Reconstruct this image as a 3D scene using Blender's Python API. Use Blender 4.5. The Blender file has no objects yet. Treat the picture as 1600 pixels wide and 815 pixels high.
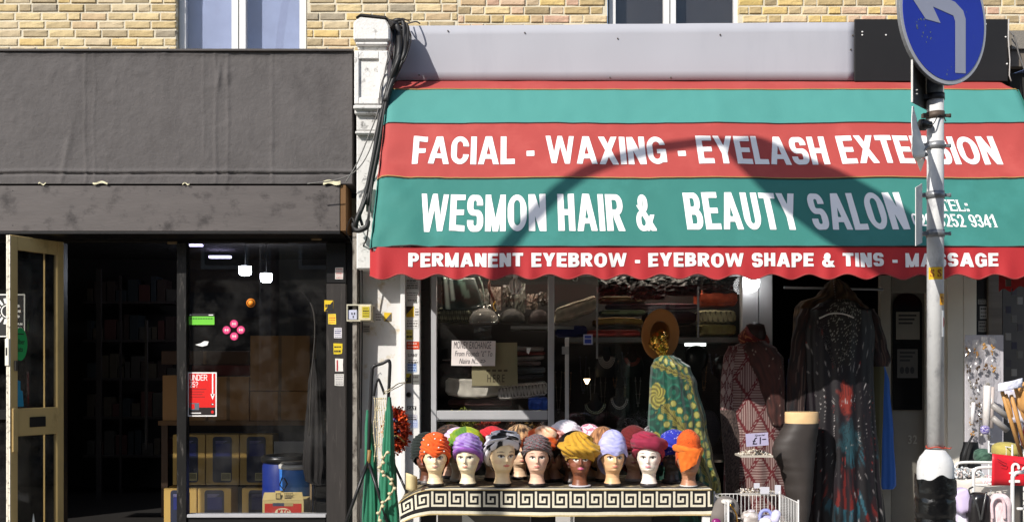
import bpy, bmesh, math, random
from math import sin, cos, pi, radians, sqrt, atan2, floor, exp
from mathutils import Vector, Matrix, noise
random.seed(7)
C = bpy.context.scene.collection
SC = bpy.context.scene
# ------------------------------------------------------------------ camera, sky, sun, exposure
D, F, H, CX, CY = 8.0, 1520.0, 1.6, 800.0, 575.0
cam = bpy.data.cameras.new("camera"); camo = bpy.data.objects.new("camera", cam); C.objects.link(camo)
camo.location = (0, -D, H); camo.rotation_euler = (pi/2, 0, 0)
cam.sensor_width = 36; cam.lens = F/1600*36; cam.shift_y = (CY-407.5)/1600; cam.clip_end = 500; cam.clip_start = .05
SC.camera = camo
AZ, SEC = radians(42), 1.0                      # sun 42 deg to the left of square-on, 45 deg in section
EL = math.atan(SEC*cos(AZ))
LS = Vector((-sin(AZ)*cos(EL), -cos(AZ)*cos(EL), sin(EL)))   # towards the sun
w = bpy.data.worlds.new("World"); SC.world = w; w.use_nodes = True
nt = w.node_tree; bg = nt.nodes["Background"]
sk = nt.nodes.new("ShaderNodeTexSky"); sk.sky_type = 'NISHITA'; sk.sun_disc = False
sk.sun_elevation = EL; sk.sun_rotation = radians(222)
nt.links.new(sk.outputs[0], bg.inputs[0]); bg.inputs[1].default_value = .12
sun = bpy.data.lights.new("sun", 'SUN'); sun.energy = 4.3; sun.angle = radians(.53); sun.color = (1, .955, .89)
suno = bpy.data.objects.new("sun", sun); C.objects.link(suno); suno.rotation_euler = LS.to_track_quat('Z', 'Y').to_euler()
SC.view_settings.view_transform = 'Standard'; SC.view_settings.look = 'None'
SC.view_settings.exposure = .45; SC.view_settings.gamma = 1
SC.render.engine = 'CYCLES'; SC.cycles.max_bounces = 8; SC.cycles.transparent_max_bounces = 16
# ------------------------------------------------------------------ helpers
def S(Y): return F/(D+Y)
def P(px, py, Y): s = S(Y); return Vector(((px-CX)/s, Y, H+(CY-py)/s))
def X_(px, Y): return (px-CX)/S(Y)
def Z_(py, Y): return H+(CY-py)/S(Y)
def l1(c): return c/12.92 if c <= .04045 else ((c+.055)/1.055)**2.4
def hexc(h):
    if isinstance(h, str):
        h = h.lstrip('#'); return tuple(l1(int(h[i:i+2], 16)/255) for i in (0, 2, 4))
    return tuple(h)
_m = {}
def pm(name, col='808080', rough=.6, metal=0, var=.12, vs=4., bump=.0, bs=60., attr=False, rnd=0., dirt=None, spec=.4, emit=None, es=1, vec=None, alpha=None, sheen=0, ramp=None, wave=None, gain=1):
    if name in _m: return _m[name]
    m = bpy.data.materials.new(name); m.use_nodes = True; _m[name] = m
    n = m.node_tree.nodes; L = m.node_tree.links; b = n["Principled BSDF"]
    b.inputs['Roughness'].default_value = rough; b.inputs['Metallic'].default_value = metal
    b.inputs['Specular IOR Level'].default_value = spec
    if sheen: b.inputs['Sheen Weight'].default_value = sheen
    tc = n.new("ShaderNodeTexCoord"); mp = n.new("ShaderNodeMapping"); L.new(tc.outputs['Object'], mp.inputs[0])
    if vec: mp.inputs['Scale'].default_value = vec
    if attr:
        a = n.new("ShaderNodeAttribute"); a.attribute_name = 'Col'; cur = a.outputs['Color']
    elif ramp:
        oi = n.new("ShaderNodeObjectInfo"); rp = n.new("ShaderNodeValToRGB"); rp.color_ramp.interpolation = 'CONSTANT'
        els = rp.color_ramp.elements
        while len(els) < len(ramp): els.new(.5)
        for i, h in enumerate(ramp): els[i].position = i/len(ramp); els[i].color = (*(q*gain for q in hexc(h)), 1)
        L.new(oi.outputs['Random'], rp.inputs[0]); cur = rp.outputs[0]
    else:
        r = n.new("ShaderNodeRGB"); r.outputs[0].default_value = (*hexc(col), 1); cur = r.outputs[0]
    def mul(cur, fac_out, lo, hi):
        mr = n.new("ShaderNodeMapRange"); mr.inputs[3].default_value = lo; mr.inputs[4].default_value = hi
        mr.inputs[1].default_value = .25; mr.inputs[2].default_value = .75
        L.new(fac_out, mr.inputs[0])
        mx = n.new("ShaderNodeMix"); mx.data_type = 'RGBA'; mx.blend_type = 'MULTIPLY'; mx.inputs[0].default_value = 1
        L.new(cur, mx.inputs[6]); L.new(mr.outputs[0], mx.inputs[7]); return mx.outputs[2]
    def nz(scale, det=5, r=.6):
        t = n.new("ShaderNodeTexNoise"); t.inputs['Scale'].default_value = scale; t.inputs['Detail'].default_value = det
        t.inputs['Roughness'].default_value = r; L.new(mp.outputs[0], t.inputs['Vector']); return t.outputs[0]
    if var: cur = mul(cur, nz(vs), 1-var, 1+var)
    if wave:
        wv = n.new("ShaderNodeTexWave"); wv.bands_direction = wave[0]; wv.inputs['Scale'].default_value = wave[1]; wv.inputs['Distortion'].default_value = 3
        L.new(mp.outputs[0], wv.inputs['Vector']); cur = mul(cur, wv.outputs[1], 1-wave[2], 1+wave[2])
    if dirt:
        dc, amt, ds, dv = dirt
        mp2 = n.new("ShaderNodeMapping"); L.new(tc.outputs['Object'], mp2.inputs[0]); mp2.inputs['Scale'].default_value = dv
        t = n.new("ShaderNodeTexNoise"); t.inputs['Scale'].default_value = ds; t.inputs['Detail'].default_value = 8; t.inputs['Roughness'].default_value = .68
        L.new(mp2.outputs[0], t.inputs['Vector'])
        mr = n.new("ShaderNodeMapRange"); mr.inputs[1].default_value = 1-amt-.08; mr.inputs[2].default_value = 1-amt+.08
        L.new(t.outputs[0], mr.inputs[0])
        mx = n.new("ShaderNodeMix"); mx.data_type = 'RGBA'; L.new(mr.outputs[0], mx.inputs[0]); L.new(cur, mx.inputs[6]); mx.inputs[7].default_value = (*hexc(dc), 1); cur = mx.outputs[2]
    L.new(cur, b.inputs['Base Color'])
    if bump:
        bp = n.new("ShaderNodeBump"); bp.inputs['Strength'].default_value = 1; bp.inputs['Distance'].default_value = bump
        L.new(nz(bs, 6, .6), bp.inputs['Height']); L.new(bp.outputs[0], b.inputs['Normal'])
    if emit:
        b.inputs['Emission Color'].default_value = (*hexc(emit), 1); b.inputs['Emission Strength'].default_value = es
    return m
def cm(h, rough=.6, **k): return pm('paint_'+h+('_%d' % (rough*100))+''.join(sorted(k)), h, rough, **k)
def glass(name, tint, rough=.0, refl=1.0, smear_veil=.03):
    if name in _m: return _m[name]
    m = bpy.data.materials.new(name); m.use_nodes = True; _m[name] = m; n = m.node_tree.nodes; L = m.node_tree.links
    n.remove(n["Principled BSDF"]); out = n["Material Output"]
    tr = n.new("ShaderNodeBsdfTransparent"); tr.inputs[0].default_value = (*tint, 1)
    gl = n.new("ShaderNodeBsdfGlossy"); gl.inputs['Roughness'].default_value = rough
    lw = n.new("ShaderNodeLayerWeight"); pw = n.new("ShaderNodeMath"); pw.operation = 'POWER'; pw.inputs[1].default_value = 5; L.new(lw.outputs['Facing'], pw.inputs[0])
    mu = n.new("ShaderNodeMath"); mu.operation = 'MULTIPLY_ADD'; mu.inputs[1].default_value = .9*refl; mu.inputs[2].default_value = .04*refl; L.new(pw.outputs[0], mu.inputs[0])
    mx = n.new("ShaderNodeMixShader"); L.new(mu.outputs[0], mx.inputs[0]); L.new(tr.outputs[0], mx.inputs[1]); L.new(gl.outputs[0], mx.inputs[2])
    tc = n.new("ShaderNodeTexCoord"); nzn = n.new("ShaderNodeTexNoise"); nzn.inputs['Scale'].default_value = 2.5; nzn.inputs['Detail'].default_value = 9; nzn.inputs['Roughness'].default_value = .7
    L.new(tc.outputs['Object'], nzn.inputs['Vector'])
    mr = n.new("ShaderNodeMapRange"); mr.inputs[1].default_value = .45; mr.inputs[2].default_value = .8; mr.inputs[4].default_value = smear_veil; L.new(nzn.outputs[0], mr.inputs[0])
    df = n.new("ShaderNodeBsdfDiffuse"); df.inputs[0].default_value = (.5, .48, .45, 1)
    m2 = n.new("ShaderNodeMixShader"); L.new(mr.outputs[0], m2.inputs[0]); L.new(mx.outputs[0], m2.inputs[1]); L.new(df.outputs[0], m2.inputs[2])
    L.new(m2.outputs[0], out.inputs[0]); return m
# text outlines, made once before the scene fills up
_T = {}
def prep_text(items):
    tmp = []
    for key, body, off, shear, sp in items:
        cu = bpy.data.curves.new('t', 'FONT'); cu.body = body; cu.offset = off; cu.shear = shear; cu.resolution_u = 3; cu.space_character = sp
        o = bpy.data.objects.new('t', cu); C.objects.link(o); tmp.append((key, o, cu))
    dg = bpy.context.evaluated_depsgraph_get(); dg.update()
    for key, o, cu in tmp:
        e = o.evaluated_get(dg); me = e.to_mesh()
        vs = [(v.co.x, v.co.y) for v in me.vertices]; fs = [tuple(p.vertices) for p in me.polygons]
        x0 = min(v[0] for v in vs); x1 = max(v[0] for v in vs); y0 = min(v[1] for v in vs); y1 = max(v[1] for v in vs)
        _T[key] = ([((a-x0)/(x1-x0), (b-y0)/(y1-y0)) for a, b in vs], fs); e.to_mesh_clear()
    for key, o, cu in tmp: bpy.data.objects.remove(o); bpy.data.curves.remove(cu)
def cut_text(key, n, m=1):
    vs, fs = _T[key]; bm = bmesh.new(); bv = [bm.verts.new((a, b, 0)) for a, b in vs]
    for f in fs:
        try: bm.faces.new([bv[i] for i in f])
        except ValueError: pass
    for k in range(1, n):
        bmesh.ops.bisect_plane(bm, geom=bm.verts[:]+bm.edges[:]+bm.faces[:], plane_co=(k/n, 0, 0), plane_no=(1, 0, 0))
    for k in range(1, m):
        bmesh.ops.bisect_plane(bm, geom=bm.verts[:]+bm.edges[:]+bm.faces[:], plane_co=(0, k/m, 0), plane_no=(0, 1, 0))
    bm.verts.index_update(); r = ([(v.co.x, v.co.y) for v in bm.verts], [tuple(v.index for v in f.verts) for f in bm.faces]); bm.free(); _T[key] = r
class MB:
    def __init__(s): s.v = []; s.f = []; s.m = []; s.c = {}; s.sm = []
    def add(s, vs, fs, mi=0, smooth=False, cols=None):
        o = len(s.v); s.v += [tuple(v) for v in vs]
        for k, f in enumerate(fs):
            if cols is not None: s.c[len(s.f)] = [cols[i] for i in f]
            s.f.append(tuple(i+o for i in f)); s.m.append(mi); s.sm.append(smooth)
        return s
    def box(s, x0, x1, y0, y1, z0, z1, mi=0, M=None):
        vs = [Vector((x, y, z)) for z in (z0, z1) for y in (y0, y1) for x in (x0, x1)]
        if M: vs = [M @ v for v in vs]
        return s.add(vs, [(0, 2, 3, 1), (4, 5, 7, 6), (0, 1, 5, 4), (2, 6, 7, 3), (0, 4, 6, 2), (1, 3, 7, 5)], mi)
    def pbox(s, a, b, c, d, Y, t, mi=0):      # image-side extents a..c, b..d of the front face at depth Y, thickness t behind it
        return s.box(X_(a, Y), X_(c, Y), Y, Y+t, Z_(d, Y), Z_(b, Y), mi)
    def tube(s, pts, r, n=8, mi=0, caps=True):
        pts = [Vector(p) for p in pts]; N = len(pts); rr = r if isinstance(r, (list, tuple)) else [r]*N
        vs = []; t0 = (pts[1]-pts[0]).normalized(); up = Vector((0, 0, 1)) if abs(t0.z) < .9 else Vector((1, 0, 0)); a = t0.cross(up).normalized()
        for i, p in enumerate(pts):
            t = (pts[min(i+1, N-1)]-pts[max(i-1, 0)]).normalized(); a = (a-t*a.dot(t)).normalized(); b = t.cross(a)
            vs += [p+(a*cos(2*pi*k/n)+b*sin(2*pi*k/n))*rr[i] for k in range(n)]
        fs = [(i*n+k, i*n+(k+1) % n, (i+1)*n+(k+1) % n, (i+1)*n+k) for i in range(N-1) for k in range(n)]
        if caps: fs += [tuple(range(n))[::-1], tuple((N-1)*n+k for k in range(n))]
        return s.add(vs, fs, mi, True)
    def lathe(s, cx, cy, prof, n=24, mi=0, sx=1, sy=1, M=None, caps=True):
        vs = [Vector((cx+r*cos(2*pi*k/n)*sx, cy+r*sin(2*pi*k/n)*sy, z)) for r, z in prof for k in range(n)]
        if M: vs = [M @ v for v in vs]
        N = len(prof); fs = [(i*n+k, i*n+(k+1) % n, (i+1)*n+(k+1) % n, (i+1)*n+k) for i in range(N-1) for k in range(n)]
        if caps: fs += [tuple(range(n))[::-1], tuple((N-1)*n+k for k in range(n))]
        return s.add(vs, fs, mi, True)
    def grid(s, fn, nu, nv, mi=0, cfn=None, wrap=False, smooth=True, mfn=None):
        U = nu if wrap else nu+1; vs = []; cols = [] if cfn else None
        for j in range(nv+1):
            for i in range(U):
                u, v = i/nu, j/nv; vs.append(fn(u, v))
                if cfn: cols.append(cfn(u, v))
        fs = []; ms = []
        for j in range(nv):
            for i in range(nu):
                fs.append((j*U+i, j*U+(i+1) % U, (j+1)*U+(i+1) % U, (j+1)*U+i)); ms.append(mfn(i, j) if mfn else mi)
        st = len(s.f); s.add(vs, fs, mi, smooth, cols)
        if mfn: s.m[st:] = ms
        return s
    def prism(s, pts, y0, y1, mi=0, M=None):   # outline in x,z
        n = len(pts); vs = [Vector((x, y0, z)) for x, z in pts]+[Vector((x, y1, z)) for x, z in pts]
        if M: vs = [M @ v for v in vs]
        return s.add(vs, [tuple(range(n)), tuple(range(2*n-1, n-1, -1))]+[(i, n+i, n+(i+1) % n, (i+1) % n) for i in range(n)], mi)
    def disc(s, c, rx, rz, Y, t=.002, n=24, mi=0):
        return s.prism([(c[0]+rx*cos(2*pi*k/n), c[1]+rz*sin(2*pi*k/n)) for k in range(n)], Y, Y+t, mi)
    def text(s, key, fn, mi=0):
        vs, fs = _T[key]; return s.add([fn(u, v) for u, v in vs], fs, mi)
    def ptext(s, key, a, b, c, d, Y, mi=0, rot=0):
        x0, x1, z0, z1 = X_(a, Y), X_(c, Y), Z_(d, Y), Z_(b, Y); mx, mz = (x0+x1)/2, (z0+z1)/2; cr, sr = cos(rot), sin(rot)
        def fn(u, v):
            x = x0+(x1-x0)*u-mx; z = z0+(z1-z0)*v-mz; return Vector((mx+x*cr-z*sr, Y, mz+x*sr+z*cr))
        return s.text(key, fn, mi)
    def build(s, name, mats, parent=None, bev=0, label=None, cat=None, group=None, kind=None, sub=0, base=True, solid=0):
        me = bpy.data.meshes.new(name); o = bpy.data.objects.new(name, me); C.objects.link(o)
        root = parent
        while root is not None and root.parent: root = root.parent
        if root is not None: org = Vector(root.location)
        elif base and s.v:
            xs = [v[0] for v in s.v]; ys = [v[1] for v in s.v]; zs = [v[2] for v in s.v]
            org = Vector(((min(xs)+max(xs))/2, (min(ys)+max(ys))/2, min(zs)))
        else: org = Vector((0, 0, 0))
        if root is not None and root.rotation_euler[2]: raise Exception('rotated root')
        me.from_pydata([tuple(Vector(v)-org) for v in s.v], [], s.f)
        for m in (mats if isinstance(mats, (list, tuple)) else [mats]): me.materials.append(m)
        me.polygons.foreach_set('material_index', s.m); me.polygons.foreach_set('use_smooth', s.sm)
        if s.c:
            at = me.color_attributes.new('Col', 'FLOAT_COLOR', 'CORNER'); buf = []
            for k, f in enumerate(s.f):
                cs = s.c.get(k)
                if cs is None: buf += [1, 1, 1, 1]*len(f)
                else:
                    for c in cs: buf += [c[0], c[1], c[2], 1]
            at.data.foreach_set('color', buf)
        me.update()
        if parent is None: o.location = org
        else: o.parent = parent
        if bev:
            b = o.modifiers.new('bevel', 'BEVEL'); b.width = bev; b.segments = 1; b.limit_method = 'ANGLE'; b.angle_limit = radians(50)
        if solid:
            b = o.modifiers.new('solid', 'SOLIDIFY'); b.thickness = solid
        tag(o, label, cat, group, kind); return o
def tag(o, label=None, cat=None, group=None, kind=None):
    if label: o['label'] = label
    if cat: o['category'] = cat
    if group: o['group'] = group
    if kind: o['kind'] = kind
    return o
def thing(name, loc, label, cat, group=None):
    o = bpy.data.objects.new(name, None); C.objects.link(o); o.location = loc; o.empty_display_size = .1
    return tag(o, label, cat, group)
def lerp(a, b, t): return a+(b-a)*t
def interp(rows, t):   # rows: [(key, vals...)] ascending, smooth
    if t <= rows[0][0]: return rows[0][1:]
    for a, b in zip(rows, rows[1:]):
        if t <= b[0]:
            k = (t-a[0])/(b[0]-a[0]); k = k*k*(3-2*k) if len(rows) > 3 else k
            return tuple(lerp(x, y, k) for x, y in zip(a[1:], b[1:]))
    return rows[-1][1:]
def curve(pts, n=10):  # Catmull-Rom
    p = [Vector(q) for q in pts]; p = [p[0]*2-p[1]]+p+[p[-1]*2-p[-2]]; out = []
    for i in range(1, len(p)-2):
        for k in range(n):
            t = k/n; a, b, c, d = p[i-1:i+3]
            out.append(.5*((2*b)+(c-a)*t+(2*a-5*b+4*c-d)*t*t+(3*b-a-3*c+d)*t**3))
    return out+[p[-2]]
def nz3(x, y, z=0): return noise.noise(Vector((x, y, z)))
TXT = [('pound', '£1', .01, .1, 1.1), ('special', 'Special', .005, .3, 1), ('m1', 'MONEY EXCHANGE', 0, .1, 1.05), ('m2', 'From Pounds "£" To', 0, .2, 1), ('m3', 'Naira N... =>', 0, .3, 1.05),
 ('here', 'HERE', .008, .1, 1.3), ('uber', 'Uber\nEats', .012, 0, 1), ('s', 'S', .04, 0, 1), ('ss', 'S S', .04, 0, 1), ('32', '32', .02, 0, 1.1), ('sunny', 'SUNNY', .01, 0, 1)]
prep_text(TXT)
# block capitals built from distance functions, so that every letter is one clean sheet of small faces
def _rb(x, y, x0, y0, x1, y1, r):
    r = min(r, (x1-x0)/2, (y1-y0)/2); qx = abs(x-(x0+x1)/2)-(x1-x0)/2+r; qy = abs(y-(y0+y1)/2)-(y1-y0)/2+r
    return sqrt(max(qx, 0)**2+max(qy, 0)**2)+min(max(qx, qy), 0)-r
def _ln(x, y, a, b, c, d, t):
    l = sqrt((c-a)**2+(d-b)**2); return abs((x-a)*(d-b)-(y-b)*(c-a))/l-t/2
def _bx(x, y, a, b, c, d): return max(a-x, x-c, b-y, y-d)
def _ring(x, y, a, b, c, d, r, tx, ty): return max(_rb(x, y, a, b, c, d, r), -_rb(x, y, a+tx, b+ty, c-tx, d-ty, max(.02, r-(tx+ty)/2*.9)))
GW = dict(A=.90, B=.76, C=.78, D=.76, E=.68, F=.62, G=.82, H=.76, I=.255, K=.8, L=.62, M=.92, N=.78, O=.86, P=.72, R=.80, S=.74, T=.72, U=.76, V=.84, W=1.24, X=.86, Y=.84)
GW.update({'-': .34, '&': .84, ':': .25, ' ': .36, '0': .58, '1': .4, '2': .56, '3': .56, '4': .6, '5': .56, '8': .58, '9': .58, '?': .56, '£': .6})
def _gl(c, x, y, w, a, b, sf):
    B, Ln, R = (lambda p, q, r, s: _bx(x, y, p, q, r, s)), (lambda p, q, r, s, t: max(_ln(x, y, p, q, r, s, t), -y, y-1)), (lambda p, q, r, s, rr, tx=a, ty=b: _ring(x, y, p, q, r, s, rr, tx, ty))
    if c == 'I': d = B(0, 0, w, 1)
    elif c == 'L': d = min(B(0, 0, a, 1), B(0, 0, w, b))
    elif c == 'T': d = min(B(0, 1-b, w, 1), B(w/2-a/2, 0, w/2+a/2, 1))
    elif c == 'E': d = min(B(0, 0, a, 1), B(0, 0, w, b), B(0, 1-b, w, 1), B(0, .5-b*.45, w*.93, .5+b*.5))
    elif c == 'F': d = min(B(0, 0, a, 1), B(0, 1-b, w, 1), B(0, .48-b*.5, w*.9, .48+b*.5))
    elif c == 'H': d = min(B(0, 0, a, 1), B(w-a, 0, w, 1), B(0, .5-b/2, w, .5+b/2))
    elif c == 'N': d = min(B(0, 0, a, 1), B(w-a, 0, w, 1), max(Ln(a/2, 1, w-a/2, 0, a*.95), -x, x-w))
    elif c == 'M': d = min(B(0, 0, a*.9, 1), B(w-a*.9, 0, w, 1), max(Ln(a*.42, 1, w/2, 0, a*.78), x-w/2), max(Ln(w-a*.42, 1, w/2, 0, a*.78), w/2-x))
    elif c == 'A': d = min(max(Ln(a*.48, 0, w/2-.02, 1, a*.92), x-w/2), max(Ln(w-a*.48, 0, w/2+.02, 1, a*.92), w/2-x), B(w*.25, .2, w*.75, .2+b*.9))
    elif c == 'V': d = min(max(Ln(a*.48, 1, w/2, 0, a*.92), x-w/2), max(Ln(w-a*.48, 1, w/2, 0, a*.92), w/2-x))
    elif c == 'W':
        q = a*.82; d = min(max(Ln(q*.5, 1, w*.27, 0, q), x-w*.27), max(Ln(w*.5, .98, w*.27, 0, q*.95), w*.27-x, x-w*.5), max(Ln(w*.5, .98, w*.73, 0, q*.95), x-w*.73, w*.5-x), max(Ln(w-q*.5, 1, w*.73, 0, q), w*.73-x))
    elif c == 'X': d = min(Ln(a*.55, 0, w-a*.6, 1, a*.92), Ln(a*.6, 1, w-a*.55, 0, a*.92))
    elif c == 'Y': d = min(B(w/2-a/2, 0, w/2+a/2, .45), max(Ln(a*.5, 1, w/2, .36, a*.92), x-w/2, .3-y), max(Ln(w-a*.5, 1, w/2, .36, a*.92), w/2-x, .3-y))
    elif c == 'K': d = min(B(0, 0, a, 1), max(Ln(a*.9, .36, w-a*.6, 1, a*.9), a*.9-x), max(Ln(w*.36, .66, w-a*.5, 0, a*.95), w*.36-x))
    elif c == 'O' or c == '0': d = R(0, 0, w, 1, w*.5)
    elif c == 'C': d = max(R(0, 0, w, 1, w*.5), -B(w*.55, .36, w+.1, .64))
    elif c == 'G': d = min(max(R(0, 0, w, 1, w*.5), -B(w*.55, .46, w+.1, .68)), B(w*.52, .38, w, .38+b*.85), max(B(w-a*.85, .06, w, .45), 0-y))
    elif c == 'D': d = min(max(R(-.4, 0, w, 1, .42), -x), B(0, 0, a, 1))
    elif c == 'P': d = min(max(R(-.4, .38, w, 1, .3, a*.9), -x), B(0, 0, a, 1))
    elif c == 'R': d = min(max(R(-.4, .42, w*.96, 1, .28, a*.9), -x), B(0, 0, a, 1), max(Ln(w*.52, .46, w-a*.5, 0, a*.95), w*.4-x, y-.5))
    elif c == 'B': d = min(max(R(-.4, .46, w*.95, 1, .26, a*.9), -x), max(R(-.4, 0, w, .54+b*.1, .27, a*.9), -x), B(0, 0, a, 1))
    elif c == 'U': d = min(max(R(0, 0, w, 1.6, w*.48), y-1), 9)
    elif c == 'S': d = min(max(R(0, .5-b/2, w*.97, 1, .26), -B(w*.5, .3, 2, .70)), max(R(w*.02, 0, w, .5+b/2, .26), -B(-1, .30, w*.5, .7)))
    elif c == '-': d = B(0, .28, w, .28+b*1.05)
    elif c == ':': d = min(B(0, 0, w, w*.85), B(0, .5, w, .5+w*.85))
    elif c == '&': d = min(R(w*.16, .5, w*.68, 1, .25, a*.72, b*.75), max(R(0, 0, w*.76, .56, .28, a*.8, b*.9), -B(w*.45, .36, w, .6)), max(Ln(w*.24, .68, w-a*.3, .02, a*.72), y-.7, -y), max(Ln(w*.62, .1, w*.92, .5, a*.6), y-.44, w*.55-x))
    elif c == '1': d = min(B(w-a, 0, w, 1), max(Ln(0, .7, w, .98, b), x-w))
    elif c == '2': d = min(max(R(0, .36, w, 1, .28), -B(-1, .2, w*.5, .68), -B(-1, .2, w*.45, .70)), B(0, 0, w, b), max(Ln(a*.55, .04, w-a*.3, .58, a*.85), x-w, -x, y-.55))
    elif c == '3': d = min(max(R(0, .46, w*.97, 1, .26), -B(-1, .55, w*.4, .75)), max(R(0, 0, w, .54+b*.2, .26), -B(-1, .26, w*.4, .6)))
    elif c == '4': d = min(B(w-a*1.4, 0, w-a*.4, 1), B(0, .2, w, .2+b), max(Ln(a*.3, .3, w-a*.9, 1, a*.7), -x))
    elif c == '5': d = min(B(w*.06, 1-b, w*.94, 1), B(w*.06, .45, w*.06+a*.8, 1), max(R(0, 0, w, .62, .28), -B(-1, .28, w*.45, .44), -B(-1, .28, w*.25, .7) if False else -9))
    elif c == '8': d = min(R(w*.03, .46, w*.97, 1, .26), R(0, 0, w, .56, .27))
    elif c == '9': d = min(R(0, .36, w, 1, .3), max(B(w-a, .3, w, .7), -9), max(R(0, 0, w, 1, .3), -B(-1, .26, w*.5, 2), y-.6))
    elif c == '?': d = min(max(R(0, .4, w, 1, .28), -B(-1, .2, w*.5, .7)), B(w/2-a/2, .27, w/2+a/2, .5), B(w/2-a/2, 0, w/2+a/2, .17))
    elif c == '£': d = min(B(0, 0, w, b), B(0, .42, w*.8, .42+b*.8), B(w*.2, 0, w*.2+a, .7), max(R(w*.2, .4, w, 1, .28), -B(-1, .2, 2, .66)))
    else: d = 1
    if sf:
        for (sx, sy) in {'T': ((.5, 0),), 'E': ((.12, 0), (.12, 1)), 'L': ((.12, 0), (.12, 1)), '1': ((.7, 0),)}.get(c, ()):
            d = min(d, B(w*sx-a*1.0, (0 if sy == 0 else 1-.05), w*sx+a*1.0, (.05 if sy == 0 else 1)))
        if c in 'TE': d = min(d, B(w-.05, 1-.3, w, 1))
        if c == 'T': d = min(d, B(0, 1-.3, .05, 1))
        if c in 'EL': d = min(d, B(w-.05, 0, w, .3))
    return d
_W = {}
def glyph_text(key, s, a=.255, b=.18, gap=.075, shear=0, serif=False, n=26):
    V, Fs, x0 = [], [], 0; wf = [0]
    for ch in s:
        w_ = GW[ch]
        if ch in ' ' and len(Fs) > wf[-1]: wf.append(len(Fs))
        if ch != ' ':
            nx = max(6, int(n*w_)); h = 1/n; hx = w_/nx; st = {}; off = 2
            ev = lambda i, j: _gl(ch, i*hx, j*h, w_, a, b, serif)
            val_ = {(i, j): ev(i, j) for i in range(-1, nx+2) for j in range(-1, n+2)}
            def vert(k, x, y):
                if k not in st: st[k] = len(V); V.append((x0+x+shear*y, y))
                return st[k]
            for j in range(-1, n+1):
                for i in range(-1, nx+1):
                    cs = [(i, j), (i+1, j), (i+1, j+1), (i, j+1)]; vv = [val_[c_] for c_ in cs]
                    if min(vv) > 0: continue
                    poly = []
                    for k in range(4):
                        A, Bq, va, vb = cs[k], cs[(k+1) % 4], vv[k], vv[(k+1) % 4]
                        if va <= 0: poly.append(vert(A, A[0]*hx, A[1]*h))
                        if (va <= 0) != (vb <= 0):
                            t = va/(va-vb); e_ = (min(A, Bq), max(A, Bq)); poly.append(vert(e_, lerp(A[0], Bq[0], t)*hx, lerp(A[1], Bq[1], t)*h))
                    p2 = [p for k, p in enumerate(poly) if p != poly[k-1]]
                    if len(p2) > 2: Fs.append(tuple(p2))
        x0 += w_+gap
    _W[key] = wf+[len(Fs)]
    X0, X1 = min(v[0] for v in V), max(v[0] for v in V)
    _T[key] = ([((v[0]-X0)/(X1-X0), v[1]) for v in V], Fs)
def word_parts(key, fn, name, mt, par):   # one object for every word of the line
    vs, fs = _T[key]; wf = _W[key]
    for a, b in zip(wf, wf[1:]):
        ids = {}; m = MB(); vv = []; ff = []
        for f in fs[a:b]:
            for i in f:
                if i not in ids: ids[i] = len(vv); vv.append(fn(*vs[i]))
            ff.append(tuple(ids[i] for i in f))
        if ff: m.add(vv, ff); m.build(name, mt, par)
glyph_text('facial', 'FACIAL - WAXING - EYELASH EXTENSION', n=54); glyph_text('wesmon', 'WESMON HAIR &', .285, .155, .085, n=56); glyph_text('beauty', 'BEAUTY SALON', .285, .155, .085, n=56)
glyph_text('tel', 'TEL:', .19, .11, .1, serif=True, n=30); glyph_text('num', '020 8252 9341', .19, .12, .07, serif=True, n=30)
glyph_text('perm', 'PERMANENT EYEBROW - EYEBROW SHAPE & TINS - MASSAGE', .29, .21, .10, shear=.0, n=34)
glyph_text('under', 'UNDER', .15, .13, .08, n=20); glyph_text('25', '25?', .13, .12, .07, n=20); glyph_text('cat', 'CAT', n=12); glyph_text('ktc', 'KTC', .28, .2, .08, shear=.2, n=20)
glyph_text('bigpound', '£1', .14, .11, .16, n=20); glyph_text('ran', 'RAN', n=12); glyph_text('tre', 'TRE', n=12)
# ------------------------------------------------------------------ materials
BR_L = ['b5a27c', 'b8a47c', 'ab976e', 'c2ae84', 'b39e74', 'b8a788', 'a09072', 'c2a872', 'b59e7c', '958a76', 'c8b48c', 'bcab8a']
BR_R = ['bba678', 'bfa567', 'b39a78', 'c0a488', 'bb9880', 'b8a37c', 'c9ae74', 'ae986e', 'c6b08c', 'b8a284', '9c8a6a', 'cab488']
brick_l = pm('yellow_stock_brick', gain=1.05, ramp=BR_L, rough=.95, var=.22, vs=14, bump=.004, bs=45, dirt=('6f6450', .34, 7, (1, 1, 1)))
brick_r = pm('mixed_stock_brick', gain=1.05, ramp=BR_R, rough=.95, var=.14, vs=9, bump=.005, bs=45, dirt=('665a48', .36, 7, (1, 1, 1)))
mortar = pm('lime_mortar', 'cdc4ae', .95, var=.12, vs=8, bump=.004, bs=90)
render_grey = pm('grey_felt_render', '555150', .82, var=.10, vs=3, bump=.005, bs=34, dirt=('4a4645', .43, 2.2, (1, 1, .7)))
board_grey = pm('grey_painted_board', '524c4a', .6, var=.16, vs=5, vec=(.5, 1, 2.2), bump=.001, bs=30, dirt=('2a2423', .395, 7, (.8, 1, .9)))
black_paint = pm('black_gloss_paint', '141313', .38, var=.3, vs=6, bump=.0006, bs=80)
oldwood = pm('weathered_black_wood', '2c2826', .8, var=.3, vs=5, vec=(6, 6, .6), bump=.001, bs=60, dirt=('5a5450', .34, 6, (4, 4, .5)))
upvc = pm('white_upvc', 'dddcda', .35, var=.03)
white_wall = pm('white_plaster', 'd8d6d4', .75, var=.05, vs=3, bump=.003, bs=25, dirt=('9d9a92', .33, 3, (1, 1, .6)))
white_peel = pm('peeling_white_plaster', 'cfcdc9', .8, var=.08, vs=3, bump=.004, bs=30, dirt=('3c3733', .38, 14, (1, 1, 1)))
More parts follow.
